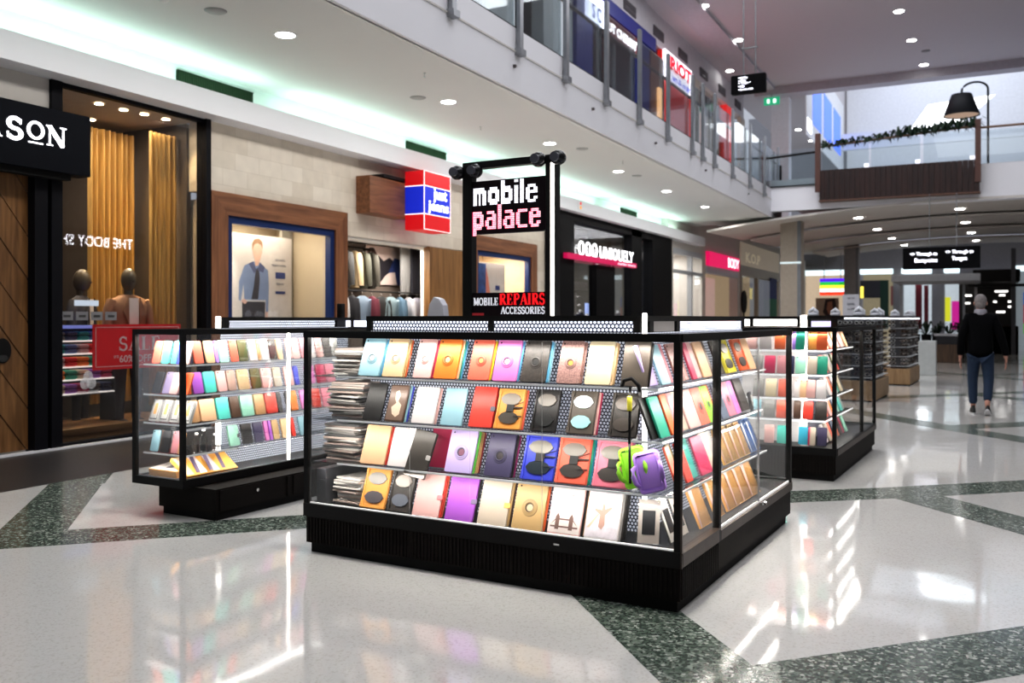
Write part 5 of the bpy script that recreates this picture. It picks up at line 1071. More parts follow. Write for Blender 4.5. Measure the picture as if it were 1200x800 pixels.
b = MB(); serif(b, 'SALE', (-8.289, 6.76, .96), (0, 1, 0), (1, 0, 0), .56, .15, 1.0); lettering(b, 'UP TO', (-8.289, 6.70, .88), (0, 1, 0), (1, 0, 0), .06, .03); lettering(b, '60% OFF', (-8.289, 6.77, .83), (0, 1, 0), (1, 0, 0), .42, .08, .01)
T.part('lettering', b, col((.80, .68, .68), .5), label='white letters reading SALE up to 60% off')
T = Thing('wool_emblem', 'round white three lobed emblem with small letters, low on the menswear glass', 'emblem', (-8.21, 6.3, .4))
b = MB()
for k in range(3):
    a = PI/2+2*PI*k/3
    for r_ in (.055, .042, .029, .016):
        n_ = 20; P1 = [(6.32+.045*math.cos(a)+r_*math.cos(2*PI*i/n_), .66+.045*math.sin(a)+r_*1.1*math.sin(2*PI*i/n_)) for i in range(n_)]; P0 = [(6.32+.045*math.cos(a)+(r_-.008)*math.cos(2*PI*i/n_), .66+.045*math.sin(a)+(r_-.008)*1.1*math.sin(2*PI*i/n_)) for i in range(n_)]
        b.rings([[(-8.208, y, z) for y, z in P1], [(-8.207, y, z) for y, z in P0]], 0, False)
T.part('ball', b, col((.7, .7, .72), .4)); b = MB(); lettering(b, 'COOL WOOL', (-8.208, 6.19, .53), (0, 1, 0), (1, 0, 0), .26, .03, .005); T.part('lettering', b, col((.6, .6, .62), .4))
T = Thing('framed_picture', 'tall grey framed mirror panel deep in the menswear shop', 'picture', (-10.9, 7.0, 1))
T.part('frame', MB().box(-9.6, -9.57, 7.62, 7.84, .95, 1.75), col((.20, .22, .2), .4)); T.part('print', MB().box(-9.57, -9.565, 7.64, 7.82, 1.0, 1.7), mat('leafy_print', (.14, .16, .11), .4, var=.5, scale=40))
# ---------------------------------------------------------------- jeans shop
T = Thing('display_window', 'cedar framed display window with navy inner frame, left one of the jeans shop', 'shop window', (WX, 9.25, 0))
def jeans_window(T, y0, y1, ob, top=2.84):
    # mitred outer cedar frame, navy inner frame
    f = .27; X0, X1 = WX-.05, WX+.07
    T.part('frame', MB().prism([(y0, .0), (y0+f, .0), (y0+f, top-f), (y0, top)], X0, X1, 'X'), REDW)
    T.part('frame', MB().prism([(y1-f, .0), (y1, .0), (y1, top), (y1-f, top-f)], X0, X1, 'X'), REDW)
    T.part('frame', MB().prism([(y0, top+.001), (y0+f, top-f+.001), (y1-f, top-f+.001), (y1, top+.001)], X0, X1, 'X'), REDWY)
    g = .09; a, c_, t = y0+f, y1-f, top-f
    T.part('inner_frame', MB().box(X0, X1-.03, a, a+g, .3, t).box(X0, X1-.03, c_-g, c_, .3, t).box(X0, X1-.03, a+g, c_-g, t-g, t), NAVY)
    T.part('shop_glass', MB().box(WX-.03, WX-.024, a+g, c_-g, .3, t-g), GLASS)
jeans_window(T, 7.945, 10.56, None)
CREAM = mat('cream_display', (.62, .53, .40), .6, var=.02)
struct('wall_display', MB().box(-9.45, -9.4, 8.0, 10.5, .3, 2.75).box(-9.4, WX-.06, 8.0, 8.03, .3, 2.75).box(-9.4, WX-.06, 10.47, 10.5, .3, 2.75), CREAM)
struct('floor_display', MB().box(-9.4, WX-.06, 8.03, 10.47, .26, .30), CREAM); struct('ceiling_display', MB().box(-9.4, WX-.06, 8.03, 10.47, 2.72, 2.76), CREAM)
solo('room_divider', MB().bbox(-9.1, -9.05, 10.2, 10.44, .3, 2.7), mat('pale_grey_panel', (.38, .37, .33), .6), 'pale grey vertical panel at the right side of the left jeans window', 'panel', (-9.1, 10.2, .3))
area((-8.75, 9.2, 2.68), (0, 0, 0), .7, 1.8, 30, (1, .88, .70)); spot((-8.55, 8.8, 2.65), 45, (1, .92, .8), 1.1, (0, math.radians(20), 0))
def poly_part(T, name, P_, x, m, y0, z0, s, parent=None):     # flat printed polygon on a board facing +X
    b = MB(); b.poly([(x, y0+a*s, z0+c_*s) for a, c_ in P_]); return T.part(name, b, m, parent)
T = Thing('poster_board', 'tall white poster board of a man in a denim jacket inside the left jeans window', 'poster', (-8.9, 9.5, .32))
bd = T.part('board', MB().box(-8.91, -8.9, 8.98, 10.24, .32, 2.47), mat('poster_white', (.70, .66, .64), .5))
s = 1.0; ox, oz = 9.42, 1.36
PX = -8.898
def pp_(name, P_, c, dx=0): poly_part(T, name, P_, PX+dx, col(c, .6), ox+.03, oz-.09, .83, bd)
pp_('printed_trousers', [(-.24, -.9), (-.06, -.9), (.0, -.1), (.06, -.9), (.24, -.9), (.29, .33), (-.25, .33)], (.035, .035, .05))
pp_('printed_shirt', [(-.22, .33), (.27, .33), (.27, .38), (.2, .45), (-.2, .45), (-.22, .34)], (.6, .6, .62), .0004)
pp_('printed_jacket', [(-.33, .36), (-.28, .33), (-.22, .62), (-.20, .36), (.30, .36), (.30, .14), (.36, .14), (.38, .6), (.36, .86), (.16, .99), (.0, 1.0), (-.2, .92), (-.32, .66)], (.24, .32, .52), .0008)
pp_('printed_top', [(-.04, .37), (.12, .37), (.16, .7), (.14, .92), (.06, .86), (.02, .6)], (.05, .05, .07), .0012)
pp_('printed_collar', [(.0, 1.0), (.08, .86), (.02, .80), (-.10, .96)], (.10, .12, .24), .0016); pp_('printed_collar', [(.16, .99), (.10, .86), (.24, .82), (.28, .92)], (.10, .12, .24), .0016)
pp_('printed_face', [(-.01, 1.16), (.0, 1.30), (.07, 1.34), (.20, 1.32), (.22, 1.16), (.16, 1.02), (.12, .93), (.05, .93), (.04, 1.02)], (.75, .50, .40), .0016)
pp_('printed_hair', [(-.02, 1.18), (-.02, 1.30), (.03, 1.37), (.14, 1.39), (.22, 1.34), (.23, 1.2), (.19, 1.28), (.10, 1.31), (.03, 1.28)], (.34, .20, .12), .002)
pp_('printed_hand', [(-.28, .34), (-.18, .28), (-.14, .33), (-.2, .38)], (.7, .45, .38), .002); pp_('printed_hand', [(.29, .16), (.30, .05), (.35, .06), (.36, .16)], (.7, .45, .38), .002)
b = MB(); b.box(PX, PX+.002, 9.90, 10.10, 1.88, 1.97); b.box(PX, PX+.002, 9.90, 10.10, 1.66, 1.70); T.part('printed_block', b, col((.02, .05, .22), .5), bd)
b = MB(); lettering(b, 'BRANDS', (PX, 9.90, 2.13), (0, 1, 0), (1, 0, 0), .2, .03); lettering(b, 'DENIM WEEK', (PX, 9.82, 2.05), (0, 1, 0), (1, 0, 0), .3, .03); lettering(b, 'NEW IN', (PX, 9.92, 1.79), (0, 1, 0), (1, 0, 0), .15, .03); T.part('lettering', b, col((.35, .35, .38), .5), bd)
# second jeans window
T = Thing('display_window', 'cedar framed display window with navy inner frame, seen through the sign frame', 'shop window', (WX, 15.5, 0)); jeans_window(T, 14.12, 16.9, None)
struct('wall_display_far', MB().box(-9.45, -9.4, 14.1, 16.9, .3, 2.75).box(-9.4, WX-.06, 14.1, 14.13, .3, 2.75).box(-9.4, WX-.06, 16.87, 16.9, .3, 2.75), mat('cream_display_far', (.56, .44, .31), .6)); area((-8.75, 15.5, 2.65), (0, 0, 0), .8, 2.2, 75, (1, .88, .72))
struct('floor_display_far', MB().box(-9.4, WX-.06, 14.13, 16.87, .26, .30), CREAM); struct('ceiling_display_far', MB().box(-9.4, WX-.06, 14.13, 16.87, 2.72, 2.76), CREAM)
T = Thing('poster_board', 'poster board with blue denim picture inside the far jeans window', 'poster', (-8.5, 15.4, .32))
bd = T.part('board', MB().box(-8.51, -8.5, 14.75, 16.15, .32, 2.40), mat('poster_white', (.70, .66, .64), .5))
T.part('printed_denim', MB().box(-8.5, -8.497, 14.76, 15.36, 1.4, 2.38), mat('denim_print', (.02, .07, .25), .6, var=.5, scale=8), bd); T.part('printed_figure', MB().prism([(15.37, 1.3), (15.50, 1.35), (15.53, 1.8), (15.45, 2.1), (15.37, 2.3)], -8.5, -8.496, 'X'), col((.75, .25, .18), .6), bd)
T.part('printed_block', MB().box(-8.5, -8.497, 15.75, 15.93, 1.88, 1.97).box(-8.5, -8.497, 15.77, 15.92, 1.58, 1.62), col((.02, .05, .22), .5), bd)
# jeans shop opening: timber panel, interior
solo('timber_pillar', MB().box(WX-.06, WX+.03, 12.9, 13.5, 0, 2.51).box(WX-.06, WX+.028, 13.5, 14.10, 0, 2.51).box(WX-.06, WX+.06, 12.78, 12.9, 0, 2.51), OAK, 'tall golden timber panel right of the jeans shop opening', 'panel', (WX, 13.4, 0))
room('jeans', -11.4, WX, 10.56, 18.0 if False else 14.1, 0, 2.62, mat('jeans_shop_wall', (.50, .46, .41), .6), mat('jeans_floor', (.25, .2, .16), .3), mat('jeans_ceiling', (.55, .52, .48), .6))
struct('ceiling_jeans_lip', MB().box(WX-.35, WX-.02, 10.58, 14.1, 2.5, 2.515), CEIL)
area((-8.75, 12.2, 2.48), (0, 0, 0), .5, 2.6, 55, (1, .93, .84))
downlight(-8.75, 12.9, 2.615, 'round downlight just inside the jeans shop opening', 'jeans shop downlights', .10)
T = Thing('wall_poster', 'large poster of a dark haired woman in black inside the jeans shop', 'poster', (-10.2, 13.5, 1.9))
bd = T.part('board', MB().box(-10.23, -10.2, 13.35, 15.0 if False else 14.06, 1.75, 2.6), mat('poster_pink', (.62, .50, .46), .5))
# the poster stands square to the passage
ob = T.o; 
struct('wall_jeans_mid', MB().box(-9.56, -9.49, 11.4, 14.08, 0, 2.6), mat('jeans_mid_wall', (.16, .13, .11), .6))
bd.data = MB().box(-9.48, -9.45, 12.78, 13.97, 1.92, 2.60).mesh('board', mat('poster_pink', (.62, .50, .46), .5), (-10.2, 13.5, 1.9))
def wp(name, P_, c, d): b = MB(); b.poly([(-9.448+d, 12.80+a*1.05, 1.92+z*.68) for a, z in P_]); T.part(name, b, col(c, .6), bd)
wp('printed_jacket', [(.22, .18), (.40, .06), (.52, .22), (.72, .38), (.80, .62), (.66, .72), (.48, .62), (.30, .78), (.22, .70), (.28, .45)], (.015, .012, .018), .0); wp('printed_jeans', [(.62, .32), (.82, .34), (.88, .0), (1.08, .0), (1.08, .68), (.80, .72)], (.02, .035, .12), .001)
wp('printed_hair', [(.02, .84), (.08, .94), (.20, .94), (.28, .80), (.26, .62), (.2, .48), (.16, .24), (.08, .30), (.02, .56)], (.06, .025, .02), .002); wp('printed_face', [(.08, .58), (.10, .76), (.18, .80), (.22, .66), (.2, .5), (.14, .42)], (.62, .38, .32), .003); wp('printed_hand', [(.14, .28), (.2, .52), (.26, .60), (.28, .48), (.22, .34)], (.58, .36, .32), .004)
def garment(i, x, y, z, rz, c, lab, w=.38, h=.62, nm='jacket', grp='clothes on the jeans shop rail', thin=.13):
    o = link(nm, jacket_mb(w, h, thin).mesh(nm, col(c, .8)), (x, y, z-h), (0, 0, rz)); tag(o, lab, 'jacket', grp)
    link('hanger', MB().tube([(0, 0, h*.97), (0, 0, h+.05), (.02, 0, h+.07), (0, 0, h+.09)], .004, 5).mesh('hanger', CHROME), parent=o); return o
solo('clothes_rail', MB().tube([(-8.9, 11.2, 0), (-8.9, 11.2, 1.76), (-8.9, 13.68, 1.76), (-8.9, 13.68, 0)], .014, 8), BLACKM, 'long black clothes rail of jackets in the jeans shop', 'clothes rail', (-8.9, 11.2, 0))
JC = [((.6, .6, .6), 'white'), ((.02, .02, .025), 'black'), ((.20, .26, .33), 'faded denim'), ((.12, .02, .035), 'wine red'), ((.02, .02, .02), 'black front facing'), ((.22, .30, .33), 'pale washed denim'), ((.08, .14, .2), 'blue denim'), ((.42, .42, .45), 'light grey'), ((.3, .3, .36), 'grey patterned')]
for i, (c, n_) in enumerate(JC):
    garment(i, -8.9, 11.40+i*.268, 1.68, PI/2 if i in (2, 4, 5, 8) else PI/2+1.0, c, '%s jacket, %s from the left on the rail in the jeans shop' % (n_, ORD[i]))
solo('clothes_rail', MB().tube([(-9.49, 11.6, 2.50), (-9.25, 11.6, 2.50), (-9.25, 12.75, 2.50), (-9.49, 12.75, 2.50)], .012, 6), BLACKM, 'high wall rail of coats at the left of the jeans shop', 'clothes rail', (-9.25, 12.2, 2.5))
for i, c in enumerate(((.5, .34, .22), (.03, .03, .03), (.45, .33, .2), (.06, .06, .045), (.05, .045, .035))):
    garment(i, -9.25, 11.72+i*.235, 2.44, PI/2+1.1, c, '%s coat, %s from the left on the high rail of the jeans shop' % (('tan', 'black', 'camel', 'dark olive', 'dark brown')[i], ORD[i]), .34, .62, 'coat', 'coats on the high rail')
for i, c in enumerate(((.3, .3, .3), (.03, .03, .04))):
    o = link('jeans', MB().prism([(-.12, 0), (-.02, 0), (0, .5), (.02, 0), (.12, 0), (.14, .85), (-.14, .85)], -.02, .02, 'Y').mesh('jeans', col(c, .8)), (-9.2+.02*i, 13.62+.3*i, 1.75), (0, 0, PI/2)); tag(o, '%s jeans hanging beside the woman poster' % ('grey', 'black')[i], 'jeans', 'hanging jeans')
solo('mirror_post', MB().box(-8.5, -8.4, 13.05, 13.2, 0, 2.49), mat('lit_white_column', (.7, .7, .66), .5, emis=.3), 'slim pale column inside the jeans shop by the timber panel', 'column', (-8.45, 13.1, 0))
T = Thing('projecting_sign', 'red and blue lit box sign reading just jeans on the stone wall', 'sign', (-7.95, 12.1, 2.7))
SX0, SX1, Y0, Y1 = -7.95, -7.6, 11.77, 12.55
RED_ = glow((.55, .004, .01), .35); BLU_ = glow((.008, .025, .50), .4)
T.part('red_block', MB().box(SX0, SX1, Y0, Y1, 2.69, 2.93), RED_); T.part('red_block', MB().box(SX0, SX1, Y0, Y1, 3.37, 3.60), RED_); T.part('blue_block', MB().box(SX0, SX1, Y0, Y1, 2.935, 3.365), BLU_)
T.part('white_line', MB().box(SX1, SX1+.003, Y0, Y1, 2.926, 2.938).box(SX1, SX1+.003, Y0, Y1, 3.362, 3.374).box(SX1-.002, SX1+.004, Y0-.003, Y0+.008, 2.69, 3.6).box(SX1, SX1+.003, Y0, Y1, 3.592, 3.6).box(SX1, SX1+.003, Y0, Y1, 2.69, 2.698).box(SX1, SX1+.003, Y1-.008, Y1, 2.69, 3.6).box(SX0, SX1, Y0-.003, Y0, 2.926, 2.938).box(SX0, SX1, Y0-.003, Y0, 3.362, 3.374), glow((1, .8, .8), .9))
b = MB(); lettering(b, 'just', (SX1+.002, Y0+.27, 3.13), (0, 1, 0), (1, 0, 0), .40, .225, .015, .008); lettering(b, 'jeans', (SX1+.002, Y0+.12, 2.95), (0, 1, 0), (1, 0, 0), .60, .20, .015, .008); T.part('lettering', b, glow((.95, .98, .90), 1.3), label='bold white lit letters reading just jeans')
T.part('timber_bracket', MB().box(WX, SX0, 10.85, 11.85, 2.87, 3.42), REDWY); T.part('timber_backboard', MB().box(WX, WX+.1, 12.2, 13.2, 2.9, 3.45), REDWY)
T.part('bracket_arm', MB().box(WX, SX0, 11.2, 12.2, 3.44, 3.49), BLACKM)
# ---------------------------------------------------------------- black fashion shopfront
Ya, Yb = 17.4, 26.0
T = Thing('shopfront', 'black framed glass shopfront with white lit lettering UNIQUELY on a crimson bar', 'shopfront', (WX, 21, 0))
T.part('frame', MB().box(WX-.25, WX+.12, 17.4, 18.7, 0, 3.68).box(WX-.1, WX+.12, 22.5, 23.3, 0, 3.68).box(WX-.2, WX+.12, 24.2, 26.0, 0, 3.68).box(WX-.1, WX+.12, 18.7, 24.2, 3.5, 3.68).box(WX-.1, WX+.1, 20.1, 21.3, 0, 2.6) , mat('shopfront_black', (.005, .005, .006), .6, spec=.12))
T.part('shop_glass', MB().box(WX-.02, WX-.012, 18.7, 22.5, .05, 3.5), SHOPGLASS); T.part('shop_glass', MB().box(WX-.02, WX-.012, 23.3, 24.2, .05, 3.5), SHOPGLASS)
T.part('sign_bar', MB().box(WX+.12, WX+.22, 18.1, 22.6, 2.64, 2.76), glow((.42, .004, .07), .55))
b = MB(); lettering(b, '000', (WX+.2, 18.75, 2.74), (0, 1, 0), (1, 0, 0), 1.15, .34, .0); lettering(b, 'UNIQUELY', (WX+.2, 20.05, 2.70), (0, 1, 0), (1, 0, 0), 2.35, .34, .012); T.part('lettering', b, glow((.97, .97, 1), 2.2), label='white lit capitals reading 000 UNIQUELY')
b = MB(); lettering(b, 'outlet store', (WX+.221, 21.2, 2.66), (0, 1, 0), (1, 0, 0), 1.3, .07, .01); T.part('lettering', b, glow((.9, .6, .7), .8))
room('fashion', -12, WX, Ya, Yb, 0, 3.66, mat('fashion_wall', (.22, .20, .16), .6), mat('fashion_floor', (.3, .3, .3), .2), mat('fashion_ceiling', (.16, .16, .16), .6))
area((-10, 21.5, 3.6), (0, 0, 0), 2.5, 5, 200, (.95, .96, 1))
solo('notice_board', MB().box(WX-.5, WX-.46, 18.9, 20.0, .6, 2.15), mat('pale_green_poster', (.42, .46, .40), .5), 'tall pale green notice panel behind the fashion shop glass', 'panel', (WX-.5, 18.9, .6))
for i, (y, z, w, h) in enumerate(((23.6, 2.0, 1.5, 1.2), (20.9, 2.0, .9, .8), (21.9, 2.1, .6, .5))):
    T = Thing('framed_picture', 'black framed monochrome picture in the fashion shop, %s' % ('the large one at the right', 'the middle one', 'the small one at the left')[i], 'picture', (-9.6, y, z))
    T.part('frame', MB().box(-9.62 if i == 0 else -11.9, -9.58 if i == 0 else -11.86, y, y+w, z, z+h), BLACKM); xx = -9.58 if i == 0 else -11.86
    T.part('mount', MB().box(xx, xx+.005, y+.1, y+w-.1, z+.1, z+h-.1), col((.5, .5, .48), .5)); T.part('print', MB().box(xx+.005, xx+.01, y+.25, y+w-.25, z+.2, z+h-.2), mat('mono_print', (.12, .12, .11), .5, var=.6, scale=5))
solo('wall_screen', MB().box(-9.7, -9.66, 23.2, 25.2, .9, 1.75), mat('blue_white_screen', (.35, .45, .8), .4, emis=.8), 'pale blue lit wall panel low behind the fashion shop glass', 'panel', (-9.7, 24, .9))
solo('wall_screen', MB().box(-9.74, -9.7, 20.2, 22.2, 1.2, 1.75), mat('blue_white_screen', (.35, .45, .8), .4, emis=.8), 'pale blue lit wall panel left of the dark door post in the fashion shop', 'panel', (-9.7, 21, 1.2))
for i, (x, y, c, n_) in enumerate(((-8.9, 19.6, (.10, .04, .03), 'brown'), (-8.9, 21.0, (.03, .03, .05), 'dark navy'), (-9.1, 21.9, (.62, .62, .66), 'white'), (-8.9, 22.2, (.12, .04, .06), 'plum'), (-9.0, 23.9, (.07, .05, .04), 'dark brown'))):
    root = link('dress_form', None, (x, y, .0)); tag(root, 'dress form in a %s top in the fashion shop, %s from the left' % (n_, ORD[i]), 'dress form', 'dress forms in the fashion shop')
    root.rotation_euler = (0, 0, PI/2)
    link('garment', jacket_mb(.40, .62, .22, i != 2).mesh('garment', col(c, .8)), (0, 0, .85 if i != 2 else .75), parent=root); link('stand', MB().tube([(0, 0, .02), (0, 0, 1.0)], .015, 8).lathe([(.0, 0), (.15, 0), (.15, .02), (0, .03)], (0, 0, 0), 16).mesh('stand', CHROME), parent=root); link('neck', MB().lathe([(.045, 0), (.04, .08), (.0, .09)], (0, 0, 1.46 if i != 2 else 1.36), 10).mesh('neck', col((.6, .58, .55), .5)), parent=root)
solo('exit_sign', MB().box(WX, WX+.06, 17.35, 17.6, 3.3, 3.56).box(WX+.06, WX+.065, 17.42, 17.54, 3.33, 3.53), glow((.1, .55, .35), .8), 'small green and white exit plate at the left end of the black shopfront', 'exit sign', (WX, 17.4, 3.3))
# ---------------------------------------------------------------- further shops on the left wall
T = Thing('shopfront', 'pale framed glass shopfront right of the black one', 'shopfront', (WX, 28, 0))
T.part('frame', MB().box(WX-.1, WX+.05, 26.4, 29.6, 3.3, 3.46).box(WX-.1, WX+.05, 26.4, 29.6, 2.72, 2.82).box(WX-.1, WX+.05, 28.3, 28.42, 0, 3.3), mat('silver_frame', (.45, .47, .5), .4)); T.part('shop_glass', MB().box(WX-.02, WX-.01, 26.4, 29.6, 0, 3.3), GLASS)
room('bright_shop', -11, WX, 26.4, 29.6, 0, 3.5, mat('bright_interior', (.62, .58, .54), .6)); area((-9.6, 28, 3.4), (0, 0, 0), 1.6, 2.4, 90, (1, .97, .93))
for i, (x, y) in enumerate(((-8.8, 27.0), (-8.9, 27.7))):
    root = link('mannequin', None, (x, y, 0), (0, 0, PI/2)); tag(root, 'pale headless mannequin in %s in the pale glass shopfront' % ('a dark top', 'blue jeans')[i], 'mannequin')
    link('torso', jacket_mb(.34, .6, .2).mesh('torso', col(((.55, .38, .3), (.5, .36, .3))[i], .6)), (0, 0, 1.0+.35*i), parent=root)
    b = MB(); [b.tube([(s_*.08, 0, 1.0+.35*i), (s_*.1, 0, .5), (s_*.1, 0, .03)], [.08, .06, .05], 8) for s_ in (-1, 1)]; link('trousers', b.mesh('trousers', col(((.06, .08, .10), (.08, .14, .24))[i], .8)), parent=root)
T = Thing('shopfront', 'shopfront with a crimson sign band reading BODY over a pale pink doorway', 'shopfront', (WX, 32, 0))
T.part('sign_band', MB().box(WX, WX+.12, 30.15, 34.5, 3.12, 3.60), glow((.55, .004, .09), .75)); b = MB(); lettering(b, 'BODY', (WX+.125, 32.75, 3.18), (0, 1, 0), (1, 0, 0), 1.65, .36, .01); T.part('lettering', b, glow((.9, .85, .9), 1.1), label='white capitals reading BODY')
T.part('lintel', MB().box(WX-.1, WX+.05, 30.05, 34.6, 2.86, 3.12), mat('silver_frame', (.45, .47, .5), .4)); T.part('door_leaf', MB().box(WX-.9, WX-.85, 30.1, 32.2, 0, 2.86).box(WX-.9, WX-.85, 32.3, 34.6, 0, 2.86), mat('pink_wall', (.66, .48, .42), .6, emis=.28)); T.part('door_gap', MB().box(WX-.89, WX-.84, 32.2, 32.3, 0, 2.86), col((.2, .13, .11), .6))
solo('round_sign', MB().disc((WX+.4, 33.9, 1.95), .42, 'X', 24, t=.05).tube([(WX+.42, 33.9, 0), (WX+.42, 33.9, 1.6)], .03, 8), BLACKM, 'round black sign on a thin stand in front of the pink doorway', 'sign', (WX+.4, 33.9, 0))
solo('display_table', MB().bbox(WX+.1, WX+.8, 30.6, 31.6, 0, 1.25, .03), glow((.85, .18, .08), .3), 'orange red display block before the pink doorway', 'display', (WX+.4, 31, 0))
T = Thing('shopfront', 'beige timber shopfront with small letters, left of the far columns', 'shopfront', (WX, 38.5, 0))
T.part('frame', MB().box(WX-.1, WX+.05, 35.05, 42.6, 3.0, 3.4).box(WX-.1, WX+.05, 38.0, 38.2, 0, 3.0).box(WX-.1, WX+.05, 35.1, 35.3, 0, 3.0), mat('beige_frame', (.42, .38, .32), .5)); T.part('lit_wall', MB().box(WX-1.4, WX-1.3, 35.05, 42.6, 0, 3.9), mat('warm_lit_wall', (.6, .46, .30), .6, emis=.22)); T.part('shop_glass', MB().box(WX-.02, WX-.01, 35.3, 42.6, 0, 3.0), GLASS)
T.part('upper_panel', MB().box(WX+.0, WX+.04, 35.05, 42.6, 3.4, 4.3), mat('beige_upper', (.55, .47, .37), .6, emis=.12)); b = MB(); lettering(b, 'K.O.P', (WX+.045, 35.9, 3.55), (0, 1, 0), (1, 0, 0), 2.6, .4, .03); T.part('lettering', b, glow((.9, .8, .6), .1))
for i, (y, c) in enumerate(((40.2, (.02, .04, .16)), (43.6, (.01, .02, .08)))):
    T = Thing('banner', 'hanging blue and green banner, %s of two near the far columns' % ('left', 'right')[i], 'banner', (WX+.2, y, 1.4)); T.part('upper_cloth', MB().box(WX+.1, WX+.13, y, y+1.4, 2.2, 3.1), col(c, .7)); T.part('lower_cloth', MB().box(WX+.1, WX+.13, y, y+1.4, 1.2, 2.2), col((.02, .16, .09), .7)); T.part('hem', MB().box(WX+.1, WX+.13, y, y+1.4, .3, 1.2), col((.45, .42, .02), .7))
# columns
for i, (x, y, w, z) in enumerate(((-5.07, 28.5, .30, 4.3), (-4.7, 40, .28, 4.4))):
    T = Thing('column', ('broad panelled column under the left end of the bridge', 'grey square column beyond the rainbow sign')[i], 'column', (x, y, 0)); T.part('shaft', MB().bbox(x-w, x+w, y-w, y+w, 0, z, .02), mat('column_taupe', (.36, .31, .26), .6) if i == 0 else mat('column_grey', (.26, .255, .26), .6))
    if i == 0: T.part('top_light', MB().box(x-w-.01, x+w+.01, y-w-.01, y-w, 2.98, 3.04), mat('cool_light', (.5, .58, .6), .5, emis=.6))
    T.part('edge_strip', MB().box(x+w-.1, x+w+.005, y-w-.005, y-w+.02, 0, z), mat('column_edge', (.18, .19, .21), .6))
# ---------------------------------------------------------------- far end of the mall
struct('wall_far_shops', MB().box(-13, 6, YF, YF+.3, 3.9, 5.05).box(-6.2, -5.5, YF, YF+.3, 0, 3.9).box(-2.1, -1.55, YF, YF+.3, 0, 3.9).box(-.85, 1.45, YF, YF+.3, 0, 3.9).box(-3.9, -3.5, YF, YF+.3, 0, 3.9), mat('far_grey', (.24, .235, .24), .6))
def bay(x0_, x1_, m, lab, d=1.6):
    T = Thing('shopfront', lab, 'shopfront', ((x0_+x1_)/2, YF, 0)); T.part('back_wall', MB().box(x0_, x1_, YF+d, YF+d+.05, 0, 3.9), m); T.part('head_light', MB().box(x0_, x1_, YF-.05, YF, 3.62, 3.88), mat('cool_head_light', (.7, .85, .9), .5, emis=1.0)); return T  # back wall material glows to carry the bay's interior light
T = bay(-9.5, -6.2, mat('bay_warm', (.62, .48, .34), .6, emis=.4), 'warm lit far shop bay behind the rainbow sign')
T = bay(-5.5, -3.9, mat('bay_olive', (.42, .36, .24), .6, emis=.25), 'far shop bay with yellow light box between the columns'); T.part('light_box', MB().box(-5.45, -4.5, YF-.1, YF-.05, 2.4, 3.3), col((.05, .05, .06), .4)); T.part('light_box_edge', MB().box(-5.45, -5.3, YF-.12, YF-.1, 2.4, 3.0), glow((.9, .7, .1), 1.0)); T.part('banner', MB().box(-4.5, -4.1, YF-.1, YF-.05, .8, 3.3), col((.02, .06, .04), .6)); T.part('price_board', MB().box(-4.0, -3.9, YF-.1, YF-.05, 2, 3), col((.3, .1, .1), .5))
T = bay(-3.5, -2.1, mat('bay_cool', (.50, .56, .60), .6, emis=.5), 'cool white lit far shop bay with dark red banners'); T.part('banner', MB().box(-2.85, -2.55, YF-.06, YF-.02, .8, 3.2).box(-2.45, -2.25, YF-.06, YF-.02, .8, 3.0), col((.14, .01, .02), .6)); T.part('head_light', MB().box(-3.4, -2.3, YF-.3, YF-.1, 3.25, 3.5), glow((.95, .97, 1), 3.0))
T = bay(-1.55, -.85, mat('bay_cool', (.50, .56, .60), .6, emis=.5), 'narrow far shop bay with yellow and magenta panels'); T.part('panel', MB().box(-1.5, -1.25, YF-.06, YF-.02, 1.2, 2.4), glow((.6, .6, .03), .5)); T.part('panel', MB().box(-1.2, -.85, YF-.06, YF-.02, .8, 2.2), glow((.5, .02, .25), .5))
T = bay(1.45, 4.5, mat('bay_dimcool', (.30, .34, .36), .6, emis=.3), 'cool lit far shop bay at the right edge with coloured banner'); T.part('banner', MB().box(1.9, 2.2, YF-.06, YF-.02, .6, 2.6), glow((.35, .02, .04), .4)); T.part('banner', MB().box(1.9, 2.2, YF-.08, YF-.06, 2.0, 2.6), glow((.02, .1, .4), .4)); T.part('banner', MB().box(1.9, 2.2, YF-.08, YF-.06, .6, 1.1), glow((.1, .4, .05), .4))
T = Thing('stripe_sign', 'lit sign of horizontal blue, green, yellow, white and red stripes', 'sign', (-6.2, 42, 2.4))
for k, c in enumerate(((.7, .05, .02), (.9, .9, .95), (.9, .8, .05), (.02, .4, .05), (.08, .01, .7))): T.part('stripe', MB().box(-6.28, -5.24, 42, 42.05, 2.36+k*.148, 2.36+(k+1)*.148), glow(c, 1.0), label=('red', 'white', 'yellow', 'green', 'violet blue')[k]+' stripe')
b = MB(); lettering(b, 'sale', (-5.6, 41.99, 2.62), (1, 0, 0), (0, -1, 0), .28, .15, .02) if False else b.box(-5.55, -5.35, 41.99, 42, 2.60, 2.63).box(-5.45, -5.3, 41.99, 42, 2.85, 2.88); T.part('mark', b, col((.03, .03, .03), .5)); T.part('hanger', MB().tube([(-6.1, 42.02, 3.1), (-6.1, 42.02, 4.2)], .02, 6), STEEL); T.part('hanger', MB().tube([(-5.4, 42.02, 3.1), (-5.4, 42.02, 4.2)], .02, 6), STEEL)
